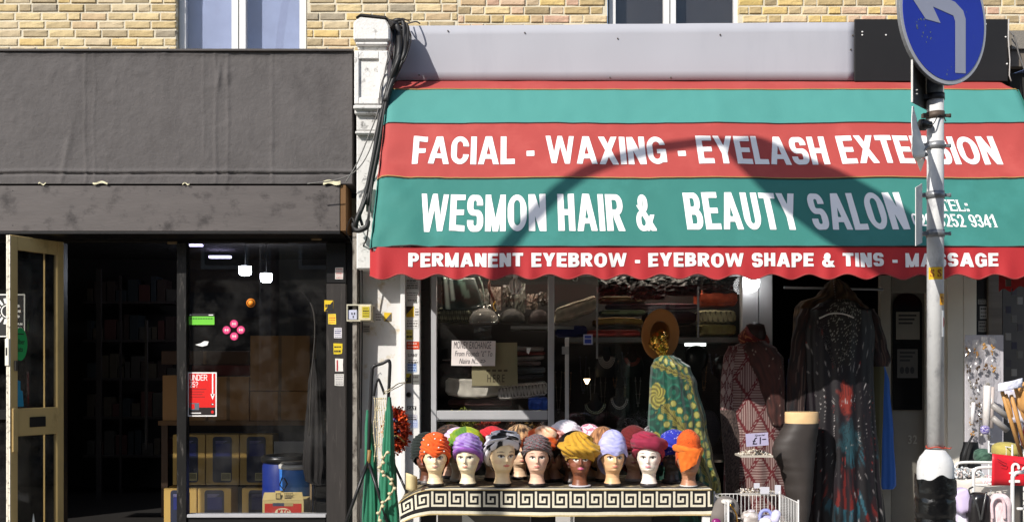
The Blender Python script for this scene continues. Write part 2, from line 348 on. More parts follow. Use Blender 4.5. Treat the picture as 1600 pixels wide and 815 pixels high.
stain_wall = pm('stained_white_plaster', 'd2d0cd', .75, var=.05, vs=3, bump=.002, bs=25, dirt=('b09c70', .36, 6, (1, 1, 1)))
alu = pm('grey_aluminium', 'aeaeb0', .42, metal=.15, var=.08, vs=5)
cream = pm('cream_door_paint', 'b99e68', .5, var=.1, vs=4, dirt=('8a7546', .36, 4, (1, 1, .5)))
sheet = pm('grey_white_sheet_metal', 'a9a9af', .42, metal=0, var=.03, vs=.7, dirt=('a0a0a7', .42, .9, (1, 1, .2)))
blackboard = pm('black_board', '1b1918', .5, var=.15, vs=3)
steel = pm('painted_grey_steel', '8b8b90', .5, var=.12, vs=6, bump=.001, bs=40, dirt=('b5b5b5', .38, 8, (1, 1, .6)))
galv = pm('galvanised_steel', '8f9092', .42, metal=.5, var=.15, vs=14)
cable = pm('black_cable', '1d1c1c', .5, var=.1)
cable2 = pm('grey_cable', '6b6865', .6, var=.1)
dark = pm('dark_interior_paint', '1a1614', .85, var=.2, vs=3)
carton = pm('brown_cardboard', 'a87e52', .85, var=.08, vs=3)
shopglass = glass('shop_glass', (.9, .9, .9), 0, .7, .035)  # grey smear raised to paint in a veil of reflections
bayglass = glass('bay_glass', (.95, .95, .95), 0, .7, .02)
upglass = glass('upper_glass', (.95, .95, .96), 0, 1.0, .02)
attr = pm('printed_cloth', attr=True, rough=.85, var=.06, vs=12, sheen=.1)
attrs = pm('printed_paper', attr=True, rough=.6, var=.03, vs=12)
attrg = pm('shiny_print', attr=True, rough=.28, var=.03, vs=12, spec=.6)
GRY = cm('8a8a88'); WHT = cm('e4e3df', .6); INK = cm('1c1b1c', .6); YEL = cm('d8b51c', .5); RED = cm('b82420', .5)
# ------------------------------------------------------------------ ground
g = MB().box(-60, 60, -60, 60, -.4, -.14); g.build('road', pm('asphalt', '3a3938', .9, var=.15, vs=3, bump=.004, bs=120), kind='structure')
pv = MB().box(-40, 40, -5.3, -.02, -.13, -.008); pv.build('pavement', pm('pavement_bed', '55524d', .9), kind='structure')
pav = bpy.data.objects['pavement']; slabm = pm('concrete_slab', ramp=['8a867e', '918c84', '827e77', '97928a'], rough=.9, var=.1, bump=.002, bs=80)
sl = MB().box(0, .592, 0, .592, -.05, 0); so = sl.build('paving_slab', slabm, base=False); me0 = so.data; bpy.data.objects.remove(so)
for j in range(8):
    for i in range(24):
        o = bpy.data.objects.new('paving_slab', me0); C.objects.link(o); o.parent = pav
        o.location = Vector((-7.2+i*.6+(.3 if j % 2 else 0), -5.1+j*.6, random.uniform(-.002, .001)))-pav.location
kb = MB()
kb.box(-40, 40, -5.43, -5.304, -.139, .004); kb.build('kerb', pm('granite_kerb', '8b8884', .85, var=.2, vs=20), kind='structure', bev=.01)
MB().box(-40, 40, -16.5, -12, -.13, 0).build('far_pavement', slabm, kind='structure')
# buildings across the road, seen only in the glass
ob = pm('opposite_brick', '7d5f48', .95, var=.15, vs=2); od = cm('15171a', .15)
def opposite(x0, x1, h, lab, mt):
    t = thing('terraced_house', ((x0+x1)/2, -16.6, 0), lab, 'building', 'terrace across the road')
    MB().box(x0, x1, -24, -16.6, 0, h).build('wall', mt, t)
    n = int((x1-x0)/2.2)
    for fl in range(1, 3):
        for i in range(n):
            cx = x0+(i+.5)*(x1-x0)/n
            wf = MB().box(cx-.6, cx+.6, -16.6, -16.5, 1.2+fl*2.9, 2.9+fl*2.9).build('window', upvc, t)
            MB().box(cx-.5, cx+.5, -16.5, -16.48, 1.3+fl*2.9, 2.8+fl*2.9).build('pane', od, wf)
    MB().box(x0+.3, x1-.3, -16.6, -16.3, 2.9, 3.5).build('fascia', cm('24343c'), t)
    MB().box(x0+.4, x1-.4, -16.6, -16.52, .5, 2.8).build('shop_window', od, t)
opposite(-16, -6, 9.2, 'brown brick shop house across the road behind the lamp column', ob)
opposite(-5.9, 3, 8.6, 'cream painted shop house straight across the road from the camera', cm('a39880', .9))
opposite(3.1, 14, 9.4, 'dark brick shop house across the road, farther along', cm('6d5040', .9))
# ------------------------------------------------------------------ brick building over both shops
YW = .30
def brick_meshes(n, L, Hh, mt):
    out = []
    for k in range(n):
        rnd = random.Random(k*13+int(L*1000)); j = lambda a: rnd.uniform(-a, a)
        xs = [0, .04, .5, .96, 1]; zs = [0, .1, .5, .9, 1]; mb = MB(); vs = []
        for zi, z in enumerate(zs):
            for xi, x in enumerate(xs):
                e = xi in (0, 4) or zi in (0, 4)
                vs.append((x*L+j(.0014), .007 if e else j(.0026), z*Hh+j(.0014)))
        for zi, z in enumerate(zs):
            pass
        nb = len(vs); vs += [(0, .06, 0), (L, .06, 0), (L, .06, Hh), (0, .06, Hh)]
        fs = [(r*5+c, r*5+c+1, r*5+c+6, r*5+c+5) for r in range(4) for c in range(4)]
        fs += [(nb, nb+1, 4, 3, 2, 1, 0), (nb+2, nb+3, 20, 21, 22, 23, 24), (nb+3, nb, 0, 5, 10, 15, 20), (nb+1, nb+2, 24, 19, 14, 9, 4)]
        mb.add(vs, fs); o = mb.build('brick', mt, base=False); out.append(o.data); bpy.data.objects.remove(o)
    return out
def lay(root, mt, x0, x1, z0, z1, pitch, holes, flemish, seed):
    rnd = random.Random(seed); bh = pitch-.0130
    st = brick_meshes(5, .2135, bh, mt); hd = brick_meshes(3, .1, bh, mt); z = z0; r = 0
    while z < z1:
        x = x0-(rnd.uniform(0, .12) if r % 2 else .11); k = r % 2
        while x < x1:
            head = (k % 2 == 1) if flemish else (rnd.random() < .06)
            Lb = .1 if head else .2135
            spans = [(max(x, x0), min(x+Lb, x1))]
            for (a, b, c, d) in holes:
                ns = []
                for (p, q) in spans:
                    if z+bh > c and z < d and q > a and p < b:
                        if p < a: ns.append((p, a))
                        if q > b: ns.append((b, q))
                    else: ns.append((p, q))
                spans = ns
            for p, q in spans:
                if q-p < .03: continue
                o = bpy.data.objects.new('brick', rnd.choice(hd if head else st)); C.objects.link(o); o.parent = root
                o.location = Vector((p, YW+rnd.uniform(-.002, .003), z+rnd.uniform(-.001, .001)))-root.location; o.scale = ((q-p)/Lb, 1, 1)
                o.rotation_euler = (0, rnd.uniform(-.006, .006), 0)
            x += Lb+.0125; k += 1
        z += pitch; r += 1
def window(root, a, c, zb, zt, mull, lab, sheet_mat, cpos):
    Y = YW+.07; xa, xc = X_(a, Y), X_(c, Y)
    f = MB(); fw = .055
    f.box(xa, xa+fw, Y, Y+.06, zb, zt); f.box(xc-fw, xc, Y, Y+.06, zb, zt); f.box(xa+fw, xc-fw, Y, Y+.06, zb, zb+fw); f.box(xa+fw, xc-fw, Y, Y+.06, zt-fw, zt)
    m0, m1 = X_(mull[0], Y), X_(mull[1], Y); f.box(m0, m1, Y-.004, Y+.06, zb+fw, zt-fw); f.box((m0+m1)/2-.004, (m0+m1)/2+.004, Y-.006, Y-.004, zb+fw, zt-fw, 1)
    fr = f.build('window_frame', [upvc, INK], root, bev=.004); tag(fr, lab)
    for p, q in ((xa+fw, m0), (m1, xc-fw)): MB().box(p, q, Y+.03, Y+.036, zb+fw, zt-fw).build('window_pane', upglass, fr)
    MB().box(xa, xc, Y+.12, Y+.13, zb, zt).build('pane_tone_sheet', sheet_mat, root)  # added sheet; on the left it gives panes a sky-reflection tone
    MB().box(xa-.06, xc+.06, YW-.05, YW+.09, zb-.06, zb-.002).build('window_sill', white_wall, root)
bl = thing('brick_building', (-3.5, .3, 0), 'yellow brick upper storey with white window above the grey shop fascia', 'building')
hl = (X_(280, YW)-.03, X_(476, YW)+.02, 4.0, 9)
lay(bl, brick_l, -5.0, X_(714, YW), 4.06, 4.9, .0727, [hl], False, 3)
brr = thing('brick_building', (2.5, .3, 0), 'patchy pink and yellow brick upper storey above the striped awning', 'building')
hr = (X_(949, YW), X_(1155, YW), 4.0, 9)
lay(brr, brick_r, X_(714, YW)+.012, 5.3, 4.33, 4.92, .0727, [hr], True, 5)
upw = pm('brick_above', '94805c', .95, var=.2, vs=8)
def backing(root, x0, x1, hole):
    a, b = hole[0], hole[1]; m = MB()
    m.box(x0, a, YW+.0085, YW+.3, 2.9, 4.95); m.box(b, x1, YW+.0085, YW+.3, 2.9, 4.95); m.box(a, b, YW+.0085, YW+.3, 2.9, 4.05)
    m.build('mortar_wall', mortar, root)
    m = MB(); m.box(x0, a, YW, YW+.3, 4.955, 8.2); m.box(b, x1, YW, YW+.3, 4.955, 8.2); m.box(a, b, YW, YW+.3, 5.9, 8.2); m.build('wall', upw, root)
backing(bl, -9, X_(714, YW)+.006, hl); backing(brr, X_(714, YW)+.007, 9, hr)
window(bl, 280, 478, 4.04, 5.88, (362, 384), 'white window frame with pale panes toned as reflected sky', cm('98a3c0', .8), None)
window(brr, 952, 1157, 4.04, 5.88, (1037, 1056), 'white window frame with dark panes', cm('2d2b2c', .8), None)
# a few render patches and hanging wires on the bricks
# ------------------------------------------------------------------ left shop fascia
fb = thing('shop_fascia', (-3, -.3, 2.68), 'dark grey rendered fascia box above the left shop doorway', 'fascia')
def fas(u, v):
    x = lerp(-6.5, X_(550, -.3), u); z = lerp(Z_(287, -.3), Z_(81, -.3)+.0, v)
    px = CX+x*S(-.3)
    d = .006*nz3(x*1.7, z*1.1, 3)+.003*nz3(x*6, z*3, 1)+.0016*nz3(x*17, z*15, 5)+.002*max(0, nz3(x*10, z*9, 8)-.25)*4
    for c, wd, am, zz in ((133, 2.2, .007, 0), (147, 2, .005, 0), (337, 2.5, .008, 0), (356, 2, .006, 0), (425, 2.5, .006, 0), (318, 2, .005, .2)):
        d += .55*am*exp(-((px-c-3*nz3(z*3, c))/wd)**2)*(1 if v > zz else 0)
    px2 = px-(95+ (v*40)); d += .007*exp(-(px2/5)**2)*max(0, min(1, (.55-v)*4))
    d += .012*exp(-((px-342-8*(v-.8))/3)**2)*exp(-((v-.8)/.09)**2)+.01*exp(-((px-355)/4)**2)*exp(-((v-.83)/.07)**2)
    crease = .075+.008*nz3(x*2, 5); d += -.013*exp(-((v-crease)/.008)**2)+.008*exp(-((v-crease-.02)/.012)**2)
    d += .006*exp(-((v-.985)/.012)**2)
    return Vector((x, -.3-d, z+(.004*nz3(x*4, 9) if v > .99 else 0)))
m = MB().grid(fas, 520, 110); x1 = X_(550, -.3)
zt, zb = Z_(81, -.3), Z_(287, -.3)
m.add([(-6.5, .3, zt), (x1, .3, zt), (x1, -.3, zt), (-6.5, -.3, zt), (x1, .3, zb), (x1, -.3, zb), (-6.5, .3, zb), (-6.5, -.3, zb)], [(0, 1, 2, 3), (2, 1, 4, 5), (5, 4, 6, 7)])
m.build('rendered_box', render_grey, fb)
MB().box(-6.5, X_(551, -.3)+.005, -.325, .3, zt+.001, zt+.016).build('flashing', cm('4a4543', .7), fb)
Yb = -.315
b = MB().box(-6.5, X_(531, Yb), Yb, Yb+.02, Z_(361, Yb), Z_(290, Yb)); b.build('fascia_board', board_grey, fb, bev=.003)
MB().box(-6.5, X_(531, Yb), Yb+.001, .0, Z_(361, Yb)-.02, Z_(361, Yb)-.001).build('soffit', black_paint, fb)
MB().box(X_(532, Yb), X_(540, Yb), Yb+.003, -.02, Z_(360, Yb), Z_(289, Yb)).build('end_board', pm('bare_timber', '6a4c2c', .8, var=.2, vs=5, vec=(5, 5, .7)), fb)
for px in (20, 250, 500, 526):
    for py in (298, 352): MB().disc((X_(px, Yb), Z_(py, Yb)), .004, .004, Yb-.002, .003, 8).build('screw', INK, fb)
tp = MB()
for a, b_, c_, d_ in ((145, 284, 168, 287), (285, 286, 296, 288), (505, 282, 532, 288), (60, 286, 72, 288)): tp.grid(lambda u, v: Vector((X_(lerp(a, c_, u), -.33), -.331-.004*sin(u*9), Z_(lerp(d_, b_, v)+1.6*sin(u*7+a), -.33))), 8, 2)
tp.build('torn_tape', cm('cfc8a8', .7), fb)
# ------------------------------------------------------------------ left shopfront
sf = thing('shopfront', (-2.1, 0, 0), 'black framed glass shopfront beside the open cream door', 'shopfront')
def fr(name, a, b_, c_, d_, Y, t, mt, par=sf, bev=.003): return MB().pbox(a, b_, c_, d_, Y, t).build(name, mt, par, bev=bev)
fr('head_beam', -60, 361, 551, 371, -.02, .12, black_paint); fr('head_rail', -60, 372, 551, 378.5, .0, .06, pm('black_metal', '1b1714', .35, metal=.3, var=.2))
fr('door_post', 276, 379, 291, 950, -.03, .08, pm('speckled_black_post', '131211', .4, var=.3, dirt=('56524e', .36, 9, (5, 5, .8))))  # lighter grey streaks over the black
fr('window_post', 510, 379, 540, 442, -.03, .1, black_paint); fr('window_post', 510, 443, 540, 950, -.034, .1, oldwood)
fr('sill', 292, 803, 509, 808, -.03, .1, alu); fr('stall_riser', 292, 809, 509, 948, -.01, .1, black_paint)
fr('return_board', 541, 366, 551, 948, .03, .05, cm('0d0c0c', .6))
MB().pbox(291.5, 379, 509.5, 802.5, .02, .006).build('glass_pane', shopglass, sf)
fr('catch', 486, 368, 502, 375, -.045, .02, cm('6d5a3e')); fr('catch', 261, 377, 277, 381, -.01, .02, cm('6d5a3e'))
fr('transom_strip', 385, 379, 450, 380.3, -.004, .02, cm('4a4640'))
# side light to the left of the door
fr('door_post', 84, 379, 99, 950, .05, .08, black_paint)
MB().pbox(-120, 379, 83.5, 948, .09, .006).build('glass_pane', glass('side_glass', (.5, .5, .5), 0, .6, .05), sf)
fr('frame_rail', -120, 640, 83, 655, .06, .05, black_paint)
# interior shell
rm = thing('shop_interior', (-3.5, 3, 0), 'unlit room behind the left shopfront', 'room')
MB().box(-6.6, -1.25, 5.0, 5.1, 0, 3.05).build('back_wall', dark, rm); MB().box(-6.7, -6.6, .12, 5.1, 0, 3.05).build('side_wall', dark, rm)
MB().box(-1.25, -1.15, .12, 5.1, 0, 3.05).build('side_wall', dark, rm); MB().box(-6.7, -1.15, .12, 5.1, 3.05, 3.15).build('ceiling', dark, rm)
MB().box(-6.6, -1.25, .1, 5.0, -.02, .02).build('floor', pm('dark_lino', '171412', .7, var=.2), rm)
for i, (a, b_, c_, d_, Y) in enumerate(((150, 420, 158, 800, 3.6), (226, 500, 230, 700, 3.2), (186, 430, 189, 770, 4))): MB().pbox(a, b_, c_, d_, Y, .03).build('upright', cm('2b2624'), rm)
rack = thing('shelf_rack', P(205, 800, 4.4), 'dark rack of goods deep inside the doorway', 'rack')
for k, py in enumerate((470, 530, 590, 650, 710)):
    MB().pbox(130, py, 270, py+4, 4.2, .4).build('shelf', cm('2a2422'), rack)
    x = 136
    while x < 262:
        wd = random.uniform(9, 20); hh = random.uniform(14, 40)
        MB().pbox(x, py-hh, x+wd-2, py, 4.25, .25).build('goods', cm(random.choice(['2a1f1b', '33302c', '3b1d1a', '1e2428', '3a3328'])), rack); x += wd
# open door
hx, hy = X_(100, -.02), -.02; ex, ey = X_(17, -.46), -.46
dl = sqrt((ex-hx)**2+(ey-hy)**2); ang = atan2(ey-hy, ex-hx)
dr = thing('open_door', (hx, hy, .03), 'cream metal framed glass door swung open at the left', 'door')
DM = Matrix.Translation((hx, hy, 0)) @ Matrix.Rotation(ang, 4, 'Z')   # local x from hinge to free edge, local +y faces the doorway
T = .045; ztd = Z_(378, -.02)
def db(x0, x1, z0, z1, y0=0, y1=T): return MB().box(x0, x1, y0-T, y1-T, z0, z1, 0, DM)
wL = dl
st = .062
db(0, st, .03, ztd).build('stile', cream, dr, bev=.004); db(wL-st, wL, .03, ztd).build('stile', cream, dr, bev=.004)
db(st+.001, wL-st-.001, ztd-.11, ztd-.001, .002, T-.002).build('top_rail', cream, dr, bev=.003)
db(st+.001, wL-st-.001, 1.07, 1.285, .002, T-.002).build('middle_rail', cream, dr, bev=.003); db(st+.001, wL-st-.001, .03, .25, .002, T-.002).build('bottom_rail', cream, dr, bev=.003)
dg_ = glass('door_glass', (.6, .6, .58), 0, .8, .10)
for a, b_ in ((1.286, ztd-.112), (.251, 1.069)): db(st+.001, wL-st-.001, a, b_, .018, .024).build('glass_pane', dg_, dr)
db(wL+.001, wL+.008, .03, ztd-.002, .003, .02).build('edge_strip', pm('worn_white_edge', 'd9d3c2', .6, dirt=('5a5144', .4, 30, (1, 1, 1))), dr)
db(wL+.001, wL+.006, .03, ztd-.002, .024, .042).build('edge_strip', pm('worn_white_edge'), dr)
db(wL*.36, wL*.66, 1.135, 1.215, T-.003, T+.006).build('letterbox', cm('0c0b0b', .4), dr, bev=.003)
lk = db(wL+.001, wL+.02, 1.62, 1.83, .001, T-.001).build('lock_case', cm('d8d4c6', .4), dr, bev=.003)
db(wL+.0205, wL+.023, 1.70, 1.76, .015, .03).build('latch', INK, lk)
db(wL-.055, wL-.01, .95, 1.29, T+.001, T+.012).build('push_plate', cream, dr, bev=.003)
db(wL-.045, wL-.025, 1.58, 1.66, T+.001, T+.02).build('thumb_turn', cm('3b3834', .3), dr, bev=.002)
db(st+.08, st+.082, .05, ztd-.05, -.02, -.001).build('glazing_bead', cream, dr)
# oval green sticker, drawn in the door plane
Ye = T-.02
def dpt(x, z, y=.027): return DM @ Vector((x, y-T, z))
cx, cz = wL*.80, 1.79; gm = MB()
gm.add([dpt(cx+.062*cos(2*pi*k/28), cz+.13*sin(2*pi*k/28)) for k in range(28)], [tuple(range(28))])
tx = _T['uber']
gm.text('uber', lambda u, v: dpt(cx+.038-.076*u, cz-.06+.1*v, .0285), 1)
gm.add([dpt(cx+.03-.06*u, cz+.075+.008*v, .0285) for u, v in ((0, 0), (1, 0), (1, 1), (0, 1))], [(0, 1, 2, 3)], 1)
gm.build('oval_sticker', [cm('1f9a4e', .5), INK], dr)
MB().add([dpt(x, z) for x, z in ((wL*.86, 1.3), (wL*.74, 1.3), (wL*.76, 1.42), (wL*.80, 1.43), (wL*.80, 1.5), (wL*.86, 1.51))], [(0, 1, 2, 3, 4, 5)]).build('blue_sticker', cm('1c7fa0', .5), dr)
MB().add([dpt(x, z) for x, z in ((wL*.82, .27), (wL*.5, .27), (wL*.52, .34), (wL*.56, .45), (wL*.60, .33), (wL*.70, .29))], [(0, 1, 2, 3, 4, 5)]).build('torn_paper', WHT, dr)
# black poster with a cog behind the door
Y = .084; m = MB().pbox(-30, 459, 39, 526, Y, .003); m.pbox(-28, 461, 37, 524, Y-.001, .001, 2); ccx, ccz = X_(12, Y), Z_(486, Y)
for k in range(14):
    a = 2*pi*k/14; r0, r1 = .065, .11; dw = .011
    ps = [(ccx+r*cos(a)-q*sin(a), ccz+r*sin(a)+q*cos(a)) for r, q in ((r0, -dw*.8), (r1, -dw), (r1, dw), (r0, dw*.8))]
    m.prism(ps, Y-.003, Y-.0015, 1)
m.prism([(ccx+.055*cos(2*pi*k/24), ccz+.055*sin(2*pi*k/24)) for k in range(24)], Y-.003, Y-.0015, 1)
m.prism([(ccx+.045*cos(2*pi*k/24), ccz+.045*sin(2*pi*k/24)) for k in range(24)], Y-.005, Y-.0035, 2)
m.ptext('ran', 22, 504, 35, 508, Y-.003, 1); m.ptext('tre', 22, 511, 34, 515, Y-.003, 1)
m.build('poster', [WHT, WHT, INK], label='black poster with a white cog on the glass behind the cream door', cat='poster')
# ------------------------------------------------------------------ stickers
def sticker(par, a, b_, c_, d_, Y, col, marks=3, mc='1c1b1c', seed=0, name='sticker', diag=None, label=None, torn=0, txt=None):
    rnd = random.Random(seed+int(a*7+b_)); m = MB(); x0, x1, z0, z1 = X_(a, Y), X_(c_, Y), Z_(d_, Y), Z_(b_, Y)
    j = lambda: rnd.uniform(-1, 1)*(.002+torn)
    m.prism([(x0+j(), z0+j()), ((x0+x1)/2, z0+j()), (x1+j(), z0+j()), (x1+j(), (z0+z1)/2), (x1+j(), z1+j()), (x0+j(), z1+j())], Y-.001, Y, 0)
    if diag: m.prism([(x0+.002, z1-.002), (x0+.002, z0+.002), (x1-.002, z1-.002)] if diag > 0 else [(x1-.002, z1-.002), (x0+.002, z0+.002), (x1-.002, z0+.002)], Y-.0022, Y-.0012, 1)
    if txt: m.ptext(txt, a+2, b_+1.5, c_-2, b_+(d_-b_)*.6, Y-.0014, 1)
    for k in range(marks):
        zz = z1-(z1-z0)*(k+.7)/(marks+.4); hgt = (z1-z0)/(marks+1)*rnd.uniform(.25, .6); xs = x0+(x1-x0)*.1
        while xs < x1-(x1-x0)*.15:
            wd = (x1-x0)*rnd.uniform(.08, .3); xe = min(xs+wd, x1-(x1-x0)*.08); m.box(xs, xe, Y-.0015, Y-.0012, zz-hgt/2, zz+hgt/2, 1); xs = xe+(x1-x0)*.04
    return m.build(name, [cm(col, .6), cm(mc, .6)], par, label=label)
Y = -.0352; wp = [o for o in sf.children if o.name.startswith('window_post')][-1]
sticker(wp, 524, 418, 536, 436, -.0312, 'c9c5c0', 5, 'a03030')
sticker(wp, 507, 469, 521, 486, Y, 'd4b01c', 1, diag=-1, seed=2); sticker(wp, 513, 490, 525, 506, Y, 'd9c13a', 4, 'c03020'); sticker(wp, 522, 512, 534, 528, Y, 'c9c6c9', 5, '3a3a6a', 4)
sticker(wp, 521, 537, 534, 553, Y, 'c9b01c', 2, torn=.006, seed=5); sticker(wp, 524, 560, 536, 580, Y, 'd6d2cc', 0); sticker(wp, 526, 562, 528, 579, Y-.002, 'a02a30', 0); sticker(wp, 523, 584, 537, 602, Y, 'c2bfba', 6, '77757a')
# posters on the left glass
Y = .012
m = MB().pbox(293, 581, 338.5, 650, Y, .002); m.pbox(295, 583, 336.5, 636, Y-.001, .001, 1); m.pbox(295, 636, 336.5, 648, Y-.001, .001, 2)
m.ptext('under', 296.5, 584.5, 324, 594, Y-.0015, 0); m.ptext('25', 296.5, 595.5, 309.5, 604.5, Y-.0015, 0)
m.pbox(331.2, 583, 333.2, 618, Y-.0016, .0005); m.prism([(X_(329, Y), Z_(615, Y)), (X_(335.6, Y), Z_(615, Y)), (X_(332.2, Y), Z_(624, Y))], Y-.0016, Y-.0011)
for k, py in enumerate((607, 611, 615, 619)): m.pbox(297, py, 322-k*3 % 7, py+1.2, Y-.0015, .0004, 4)
m.pbox(297, 629, 311, 640, Y-.0018, .0006, 5); m.pbox(298.5, 630.5, 304, 638.5, Y-.0022, .0003, 1)
m.disc((X_(332, Y), Z_(631, Y)), .011, .009, Y-.002, .0008, 14, 2); m.disc((X_(332.4, Y), Z_(631, Y)), .007, .005, Y-.0024, .0003, 14, 0); m.disc((X_(332, Y), Z_(643, Y)), .012, .013, Y-.002, .0008, 16, 1)
m.pbox(298, 644, 314, 645.5, Y-.0016, .0004, 0)
m.build('age_check_poster', [cm('e8e4e2', .5), cm('d01c18', .45), cm('1c1212', .5), INK, cm('8c1513'), cm('55606c')], label='red poster reading UNDER 25? on the left shop window', cat='poster')
m = MB().pbox(295, 494, 335, 507, Y, .002, 0); m.pbox(295, 489.5, 335, 493.7, Y, .002, 1)
for k in range(9): m.pbox(297+k*4, 496.5, 300+k*4, 498.3, Y-.0008, .0006, 2)
m.pbox(296.5, 491, 299, 492.5, Y-.0008, .0006, 3); m.pbox(326, 491, 333, 492.5, Y-.0008, .0006, 3)
m.build('rating_sticker', [cm('6cc43a', .5), INK, cm('2e6a22'), WHT], label='green and black rating sticker high on the left shop glass', cat='sticker')
for (cx_, cy_), w_ in (((365.5, 505.5), 'topmost'), ((354, 515.3), 'leftmost'), ((376.3, 515), 'rightmost'), ((365.8, 525), 'lowest')):
    m = MB().disc((X_(cx_, Y), Z_(cy_, Y)), .033, .033, Y, .002, 24, 0); m.disc((X_(cx_, Y), Z_(cy_, Y)), .028, .028, Y-.0008, .0006, 24, 1)
    m.pbox(cx_-3.2, cy_-.7, cx_+3.2, cy_+.7, Y-.0016, .0006, 2); m.pbox(cx_-2.5, cy_-2, cx_-1, cy_+2, Y-.0016, .0005, 2); m.pbox(cx_+1, cy_-2, cx_+2.5, cy_+2, Y-.0016, .0005, 2)
    m.build('round_sticker', [cm('c02a62'), cm('e0427c'), WHT], label=w_+' of the four pink round stickers on the left glass', cat='sticker', group='pink round stickers on the shop glass')
m = MB().lathe(X_(392, Y), 0, [(.036, 0), (.036, .002)], 24, 0, M=Matrix.Translation((0, Y, Z_(473, Y))) @ Matrix.Rotation(pi/2, 4, 'X'))
m.lathe(X_(392, Y), 0, [(.030, .0022), (.030, .003)], 24, 1, M=Matrix.Translation((0, Y, Z_(473, Y))) @ Matrix.Rotation(pi/2, 4, 'X')); m.lathe(X_(392, Y), 0, [(.022, .0032), (.022, .004)], 24, 0, M=Matrix.Translation((0, Y, Z_(473, Y))) @ Matrix.Rotation(pi/2, 4, 'X'))
m.build('round_sticker', [cm('ee8a1c', .5), cm('331404', .5)], label='orange ringed disc sticker on the glass below the lamps', cat='sticker')
m = MB(); rnd = random.Random(4)
m.prism([(X_(305, Y), Z_(538, Y)), (X_(311, Y), Z_(540, Y)), (X_(316, Y), Z_(541, Y)), (X_(324, Y), Z_(539, Y)), (X_(326, Y), Z_(533, Y)), (X_(319, Y), Z_(532.5, Y)), (X_(313, Y), Z_(536, Y))][::-1], Y, Y+.001)
m.build('paper_scrap', WHT, label='torn white paper scrap on the glass above the red poster', cat='paper scrap')
# ------------------------------------------------------------------ goods inside the left shop
YB = 2.3
sh = thing('storage_shelf', P(365, 665, YB), 'brown shelf carrying plain cartons behind the left window', 'shelf')
MB().pbox(247, 657, 500, 664, YB-.05, .5).build('shelf_board', pm('shelf_board', '6e5134', .8, var=.2, vs=4), sh); MB().pbox(252, 664, 262, 830, YB+.1, .04).build('shelf_upright', cm('4a3626'), sh); MB().pbox(486, 664, 493, 830, YB+.1, .04).build('shelf_upright', cm('4a3626'), sh)
def carton_(a, b_, c_, d_, Y, lab, mt=carton, dp=.3):
    t = thing('cardboard_box', P((a+c_)/2, d_, Y), lab, 'box', 'plain cartons on the shelf in the left shop')
    MB().pbox(a, b_, c_, d_, Y, dp).build('box_body', mt, t, bev=.004)
    MB().pbox((a+c_)/2-2.5, b_+.3, (a+c_)/2+2.5, d_-.3, Y-.0015, .001).build('tape', cm('7a5c3c', .35), t); return t
carton_(254, 586, 322, 656.5, YB, 'lower plain brown carton standing behind the red poster'); carton_(324, 588, 389, 656.5, YB+.02, 'plain brown carton between the poster and the tall stacked pair')
carton_(391, 611, 482, 656.5, YB, 'lower carton of the tall stacked pair', dp=.34); carton_(391, 524, 484, 610, YB+.01, 'upper carton of the tall stacked pair in the shop window', dp=.34)
carton_(252, 548, 388, 569, YB+.3, 'wide dark carton on top at the back, with red edge', cm('4b3324'))
MB().pbox(300, 570, 390, 586, YB+.28, .2).build('red_tray', cm('5e1413'), label='dark red tray wedged above the left cartons', cat='tray')
yb = pm('yellow_carton', 'b4934f', .7, var=.06, vs=6)
def ybox(a, b_, c_, d_, lab, Y=2.05):
    t = thing('drinks_carton', P((a+c_)/2, d_, Y), lab, 'box', 'yellow and blue cartons stacked behind the glass'); w_ = c_-a; h_ = d_-b_
    MB().pbox(a, b_, c_, d_, Y, .25).build('box_body', yb, t, bev=.004)
    m = MB(); q = Y-.002; x0, x1, z0, z1 = X_(a+w_*.2, q), X_(a+w_*.78, q), Z_(d_-h_*.05, q), Z_(b_+h_*.04, q); r = .03; ps = []
    for cx_, cz_, a0 in ((x1-r, z1-r, 0), (x0+r, z1-r, 90), (x0+r, z0+r, 180), (x1-r, z0+r, 270)): ps += [(cx_+r*cos(radians(a0+k*22.5)), cz_+r*sin(radians(a0+k*22.5))) for k in range(5)]
    m.prism(ps, q, q+.0015, 0); m.box(x0+.03, x1-.02, q-.001, q-.0002, z1-.20, z1-.07, 1)
    for k in range(3): m.box(x0+.03, x1-.05-.02*k, q-.001, q-.0002, z1-.05-.012*k, z1-.043-.012*k, 3)
    m.box(x1-.11, x1-.01, q-.001, q-.0002, z0+.02, z0+.1, 2)
    for k in range(9): m.box(x1-.1+.009*k, x1-.1+.009*k+.004, q-.0016, q-.0011, z0+.035, z0+.09, 4)
    m.build('blue_print', [cm('252a3e', .5), cm('222a66', .5), cm('a8a070'), cm('75719a'), cm('2a2620')], t)
for a, c_, w_ in ((270, 320.5, 'first'), (322, 373.5, 'second'), (375, 426.5, 'third')): ybox(a, 678.5, c_, 757, w_+' yellow blue-panelled carton of the upper row, counted from the door post')
for a, c_, w_ in ((256, 307.5, 'first'), (309, 361.5, 'second'), (378, 430.5, 'third')): ybox(a, 762, c_, 836, w_+' yellow blue-panelled carton of the lower row, counted from the door post', 1.98)
MB().pbox(257, 837, 432, 850, 1.95, .35).build('pallet', cm('5c4630'), label='low pallet under the yellow cartons', cat='pallet')
MB().pbox(428, 689, 476, 757, 2.0, .02).build('white_board', cm('8f8d88'), label='blank whitish board behind the blue drum', cat='board')
